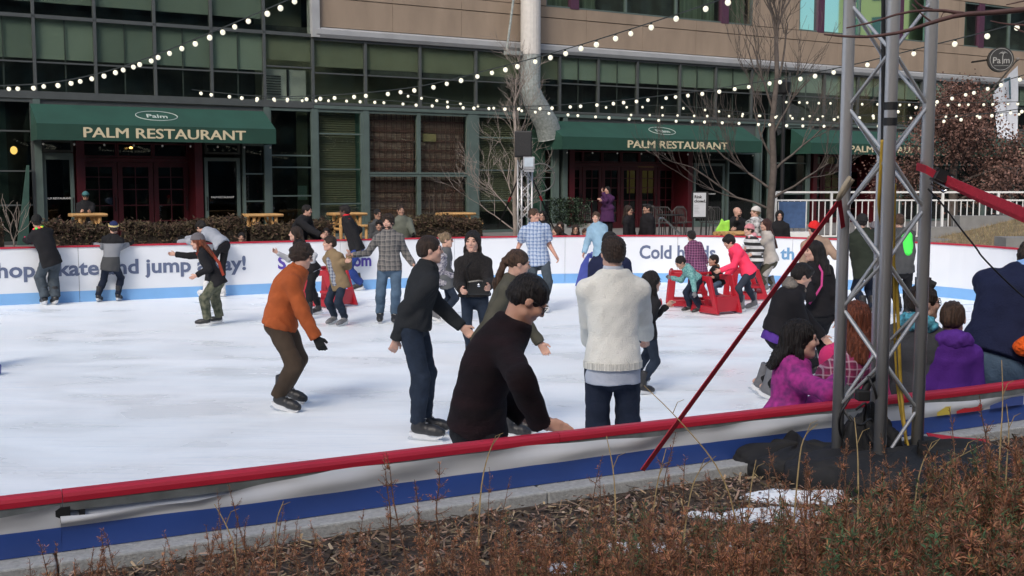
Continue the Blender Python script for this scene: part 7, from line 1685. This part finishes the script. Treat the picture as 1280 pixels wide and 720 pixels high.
person('bearded balding man in black hoodie with hand on chin at the right log table', 922, None, 1.74, 25, Y=26.2, head=(922, 265), hip=(921, 308), hands=[(921, 275, -.22), (914, 288, -.25)], top=('hoodie', J_BLACK), loose=.035, bot=K_BLACK, hair=HDB, hs='none', beard=True, skates=None, hyaw=55, fat=1.2, collar='hood')
person('person in black hood and glasses standing in front of the blue panel', 974, None, 1.58, 350, Y=25.5, head=(974.5, 270), top=('jacket', J_BLACK), loose=.03, bot=K_BLACK, hair=HB, hs='none', skates=None, hoodup=J_BLACK, glasses=True)
p = person('person in red beanie and peach tan jacket skating away behind the red strap', 1020, 398, 1.60, 180, head=(1017, 286), hip=(1023, 338), hands=[(1053, 318, .1), (1000, 345, .1)], top=('jacket', J_PEACH), loose=.028, bot=K_BLACK, hair=HB, hat=('beanie', H_RED), hyaw=200, hem=.08, elbow=[np.array([0., 0, -1.]), np.array([.3, -.5, -.8])])
p = person('woman in long black coat with a pink shoulder strap looking left', 1024, 474, 1.60, 200, head=(1017, 314), hip=(1027, 390), hands=[(1003, 345, -.1), (1046, 400, -.05)], feet=[(1018, 474), (1032, 470)], top=('coat', J_BLACK2), loose=.022, bot=K_BLACK, botl=.02, hair=HB, hs='long', hair_len=.22, male=False, hyaw=275, hem=.30, skin=M_SKIN)
band(p, [p['nb'] + p['L'] * .0 + Z3 * .02 + np.array([.0, -.08, 0]), p['nb'] + np.array([.045, -.125, -.08]), p['nb'] + np.array([.03, -.17, -.22]), p['nb'] + np.array([-.04, -.19, -.33]), p['nb'] + np.array([-.10, -.18, -.42])], .022, C('pink_strap', (.50, .06, .22)), up=(1, 0, .3))
p = person('stout person in black jacket over a purple shirt bent forward beside the red strap', 960, 499, 1.62, 62, syaw=80, head=(1003, 344), hip=(976, 415), hands=[(1020, 440, .1), (1035, 430, .2)], feet=[(948, 492, .3), (957, 499)], top=('jacket', J_BLACK2), loose=.030, top2=('purple_shirt', C('purple_shirt', (.09, .035, .26)), .022, .09, 'tail'), bot=K_BLACK, botl=.008, hair=HB, hs='mop', hyaw=95, pitch=20, fat=1.32, hem=.02, hunch=.05, hood=C('grey_fur', (.17, .15, .13), bump=1.5, bscale=60), collar='high', male=False, skates='grey')
# ---- children at the near rail, right
Yr = lambda px, d=.42: float(PZ(px, 0, 0)[1]) if False else near_depth(px) + d
def near_depth(px):
    best = min((abs(640 + 1400 * near_at(x)[0] / near_at(x)[1] - px), near_at(x)[1]) for x in np.arange(-1, 5.9, .02)); return best[1]
person('girl with wavy dark hair in magenta print jacket reaching right along the near rail', 992, None, 1.36, 95, Y=near_depth(992) + .45, head=(1001, 424), hip=(980, 520), hands=[(1047, 474, -.15), (1032, 500, .15)], feet=[(975, 640, 0), (990, 640, .1)], top=('print_jacket', J_MAGJ), loose=.028, collar='hood', bot=K_BLACK, hair=HB, hs='long', hair_len=.13, male=False, hyaw=82, hem=.08, elbow=[np.array([-.3, -.5, -.6]), np.array([0, -1, -.2])])
p = person('girl with straight auburn hair in hot pink jacket behind the left truss chord', 1066, None, 1.46, 170, Y=near_depth(1066) + .6, head=(1070, 400), hip=(1062, 505), hands=[(1040, 470, .2), (1088, 480, .25)], feet=[(1055, 640, 0), (1075, 640, 0)], top=('jacket', J_PINKJ), loose=.028, bot=K_NAVY, hair=HR, hs='long', hair_len=.20, male=False, hyaw=175, hem=.10)
patch(p, 'plaid_yoke', plaid_mat('pink_plaid', (.30, .03, .10), (.12, .015, .05), (.62, .45, .50), .045, .2), [(p['nb'] - p['t'] * .12 - p['dep'] * .05 + p['L'] * .02, p['nb'] - p['t'] * .22 - p['dep'] * .055 + p['L'] * .10, .115, .12)], k=.03)
K = patch(p, 'grey_backpack', C('backpack_grey', (.10, .105, .11)), [(p['nb'] - p['t'] * .30 - p['dep'] * .14 + p['L'] * .10, p['hip'] + p['t'] * .0 - p['dep'] * .15 + p['L'] * .10, .10, .11)], k=.03)
person('person in black cap and dark green jacket skating behind the truss', 1085, 395, 1.66, 185, head=(1077, 277), hip=(1083, 335), hands=[(1070, 340, .1), (1098, 345, .1)], top=('jacket', J_DKGREEN), loose=.04, bot=K_NAVY, hair=HB, hat=('beanie', G_BLACK), hyaw=190, hem=.14, fat=1.15)
person('person in grey knitted hat in the gap behind the middle truss chord', 1093, 372, 1.52, 180, head=(1093, 285), top=('jacket', J_BLACK), loose=.03, bot=K_BLACK, hair=HB, hat=('beanie', GREY_KNIT), hyaw=180)
p = person('person in grey jacket with neon green back leaning right behind the truss', 1128, 396, 1.62, 170, head=(1124, 276), hip=(1128, 335), hands=[(1138, 352, -.1), (1116, 350, .1)], top=('jacket', J_GREYD), loose=.03, bot=K_BLACK, hair=HLB, hs='short', hyaw=170, hem=.08)
patch(p, 'neon_vest', C('neon_green', (.10, 1.0, .12), var=.03), [(p['nb'] - p['t'] * .12 - p['dep'] * .06 + p['L'] * -.08, p['nb'] - p['t'] * .34 - p['dep'] * .06 - p['L'] * .09, .10, .09)], k=.02)
p = person('child with turquoise collar and dark jacket in profile behind the right truss chord', 1146, None, 1.42, 110, syaw=140, Y=near_depth(1146) + .7, head=(1155, 378), hip=(1140, 490), hands=[(1158, 470, .2), (1128, 480, .1)], feet=[(1135, 640, 0), (1150, 640, 0)], top=('jacket', J_GREYD), loose=.030, bot=K_BLACK, hair=HDB, hs='short', hyaw=92, hem=.1, glasses=True, hood=mat('turquoise_stripe', (.02, .06, .07), rough=.8, col2=(.12, .50, .62), scale=30, detail=1))
mb = MB(); q0 = p['hp'](0, -.0, .5) - p['base']; mb.box((q0[0] - .05, q0[1] - .03, q0[2] - .02), (q0[0] + .03, q0[1] + .03, q0[2] + .05)); mb.tube([q0 + np.array([.0, 0, .03]), q0 + np.array([.06, -.01, .0])], .022, 8); mb.ell(q0 + np.array([-.03, 0, .07]), (.02, .02, .02)); mb.build('headband_bow', mat('bow_black', (.03, .03, .03), var=.5, scale=30), p['root'])
person('boy with cropped hair in violet hoodie seen from behind at the near rail', 1184, None, 1.36, 175, Y=near_depth(1184) + .55, head=(1191, 398), hip=(1182, 495), hands=[(1160, 475, .15), (1204, 478, .2)], feet=[(1175, 640, 0), (1192, 640, 0)], top=('hoodie', J_VIOLET), loose=.030, collar='hood', bot=K_BLACK, hair=HLB, hs='buzz', hyaw=150, hem=.08, pitch=8, hood=C('violet_hood', (.10, .028, .24), bump=.3))
p = person('large man in deep navy hoodie and jeans bending at the right edge of the rink', 1248, None, 1.86, 150, Y=near_depth(1248) + .55, head=(1293, 322), hip=(1246, 448), hd=.25, hands=[(1285, 425, -.12), (1290, 440, .3)], feet=[(1235, 670, 0), (1262, 670, 0)], top=('hoodie', J_DNAVY), loose=.040, collar='hood', bot=K_JEANM, botl=.02, hair=HDB, hyaw=110, pitch=25, hem=.03, fat=1.14, hunch=.04, sleeve='short', elbow=[np.array([1., -.2, -.1]), np.array([-.5, -1., -.5])])
patch(p, 'pale_blue_lining', C('pale_blue_lining', (.25, .42, .72)), [(p['nb'] + Z3 * .01 - p['dep'] * .05, p['nb'] + Z3 * .04, .085, .07)], k=.02)
q0 = PY(1282, 433, p['Y'] - .25); K = Field(q0 - .2, q0 + .2, .008); K.ell(q0, (.07, .06, .06)); K.ell(q0 + np.array([.06, 0, .04]), (.05, .05, .06)); K.wrinkle(.014, 1.6, 4); v, q = K.quads(); setp(link('plush_toy', mesh_np('plush_toy', v - q0, q, G_ORANGE, True), None, q0), 'fluffy bright orange thing at the right edge by the navy hoodie', 'toy')
# navy and yellow bag lying by the boards
q0 = PZ(720, 343, 0); K = Field(q0 - np.array([.4, .4, .05]), q0 + np.array([.4, .4, .55]), .014); K.ell(q0 + np.array([-.02, 0, .19]), (.26, .18, .21)); K.ell(q0 + np.array([-.14, 0, .15]), (.14, .15, .15), k=.05); K.wrinkle(.012, 1, 6); v, q = K.quads(); rr = root('duffel_bag', 'plump navy bag with a yellow band lying by the far boards', 'bag', q0); link('bag_body', mesh_np('bag_body', v - q0, q, J_NAVY, True), rr)
mb = MB(); mb.strap([np.array([.12 + .06 * math.sin(a), -.185 * math.cos(a) * 1.0, .2 + .19 * math.sin(a)]) for a in np.linspace(-1.1, 1.5, 14)], .10, (1, 0, 0), .012); mb.build('yellow_band', C('bag_yellow', (.65, .45, .03)), rr)
print('people', len(PEOPLE), 'tris', sum(len(o.data.polygons) for o in bpy.data.objects if o.type == 'MESH'))
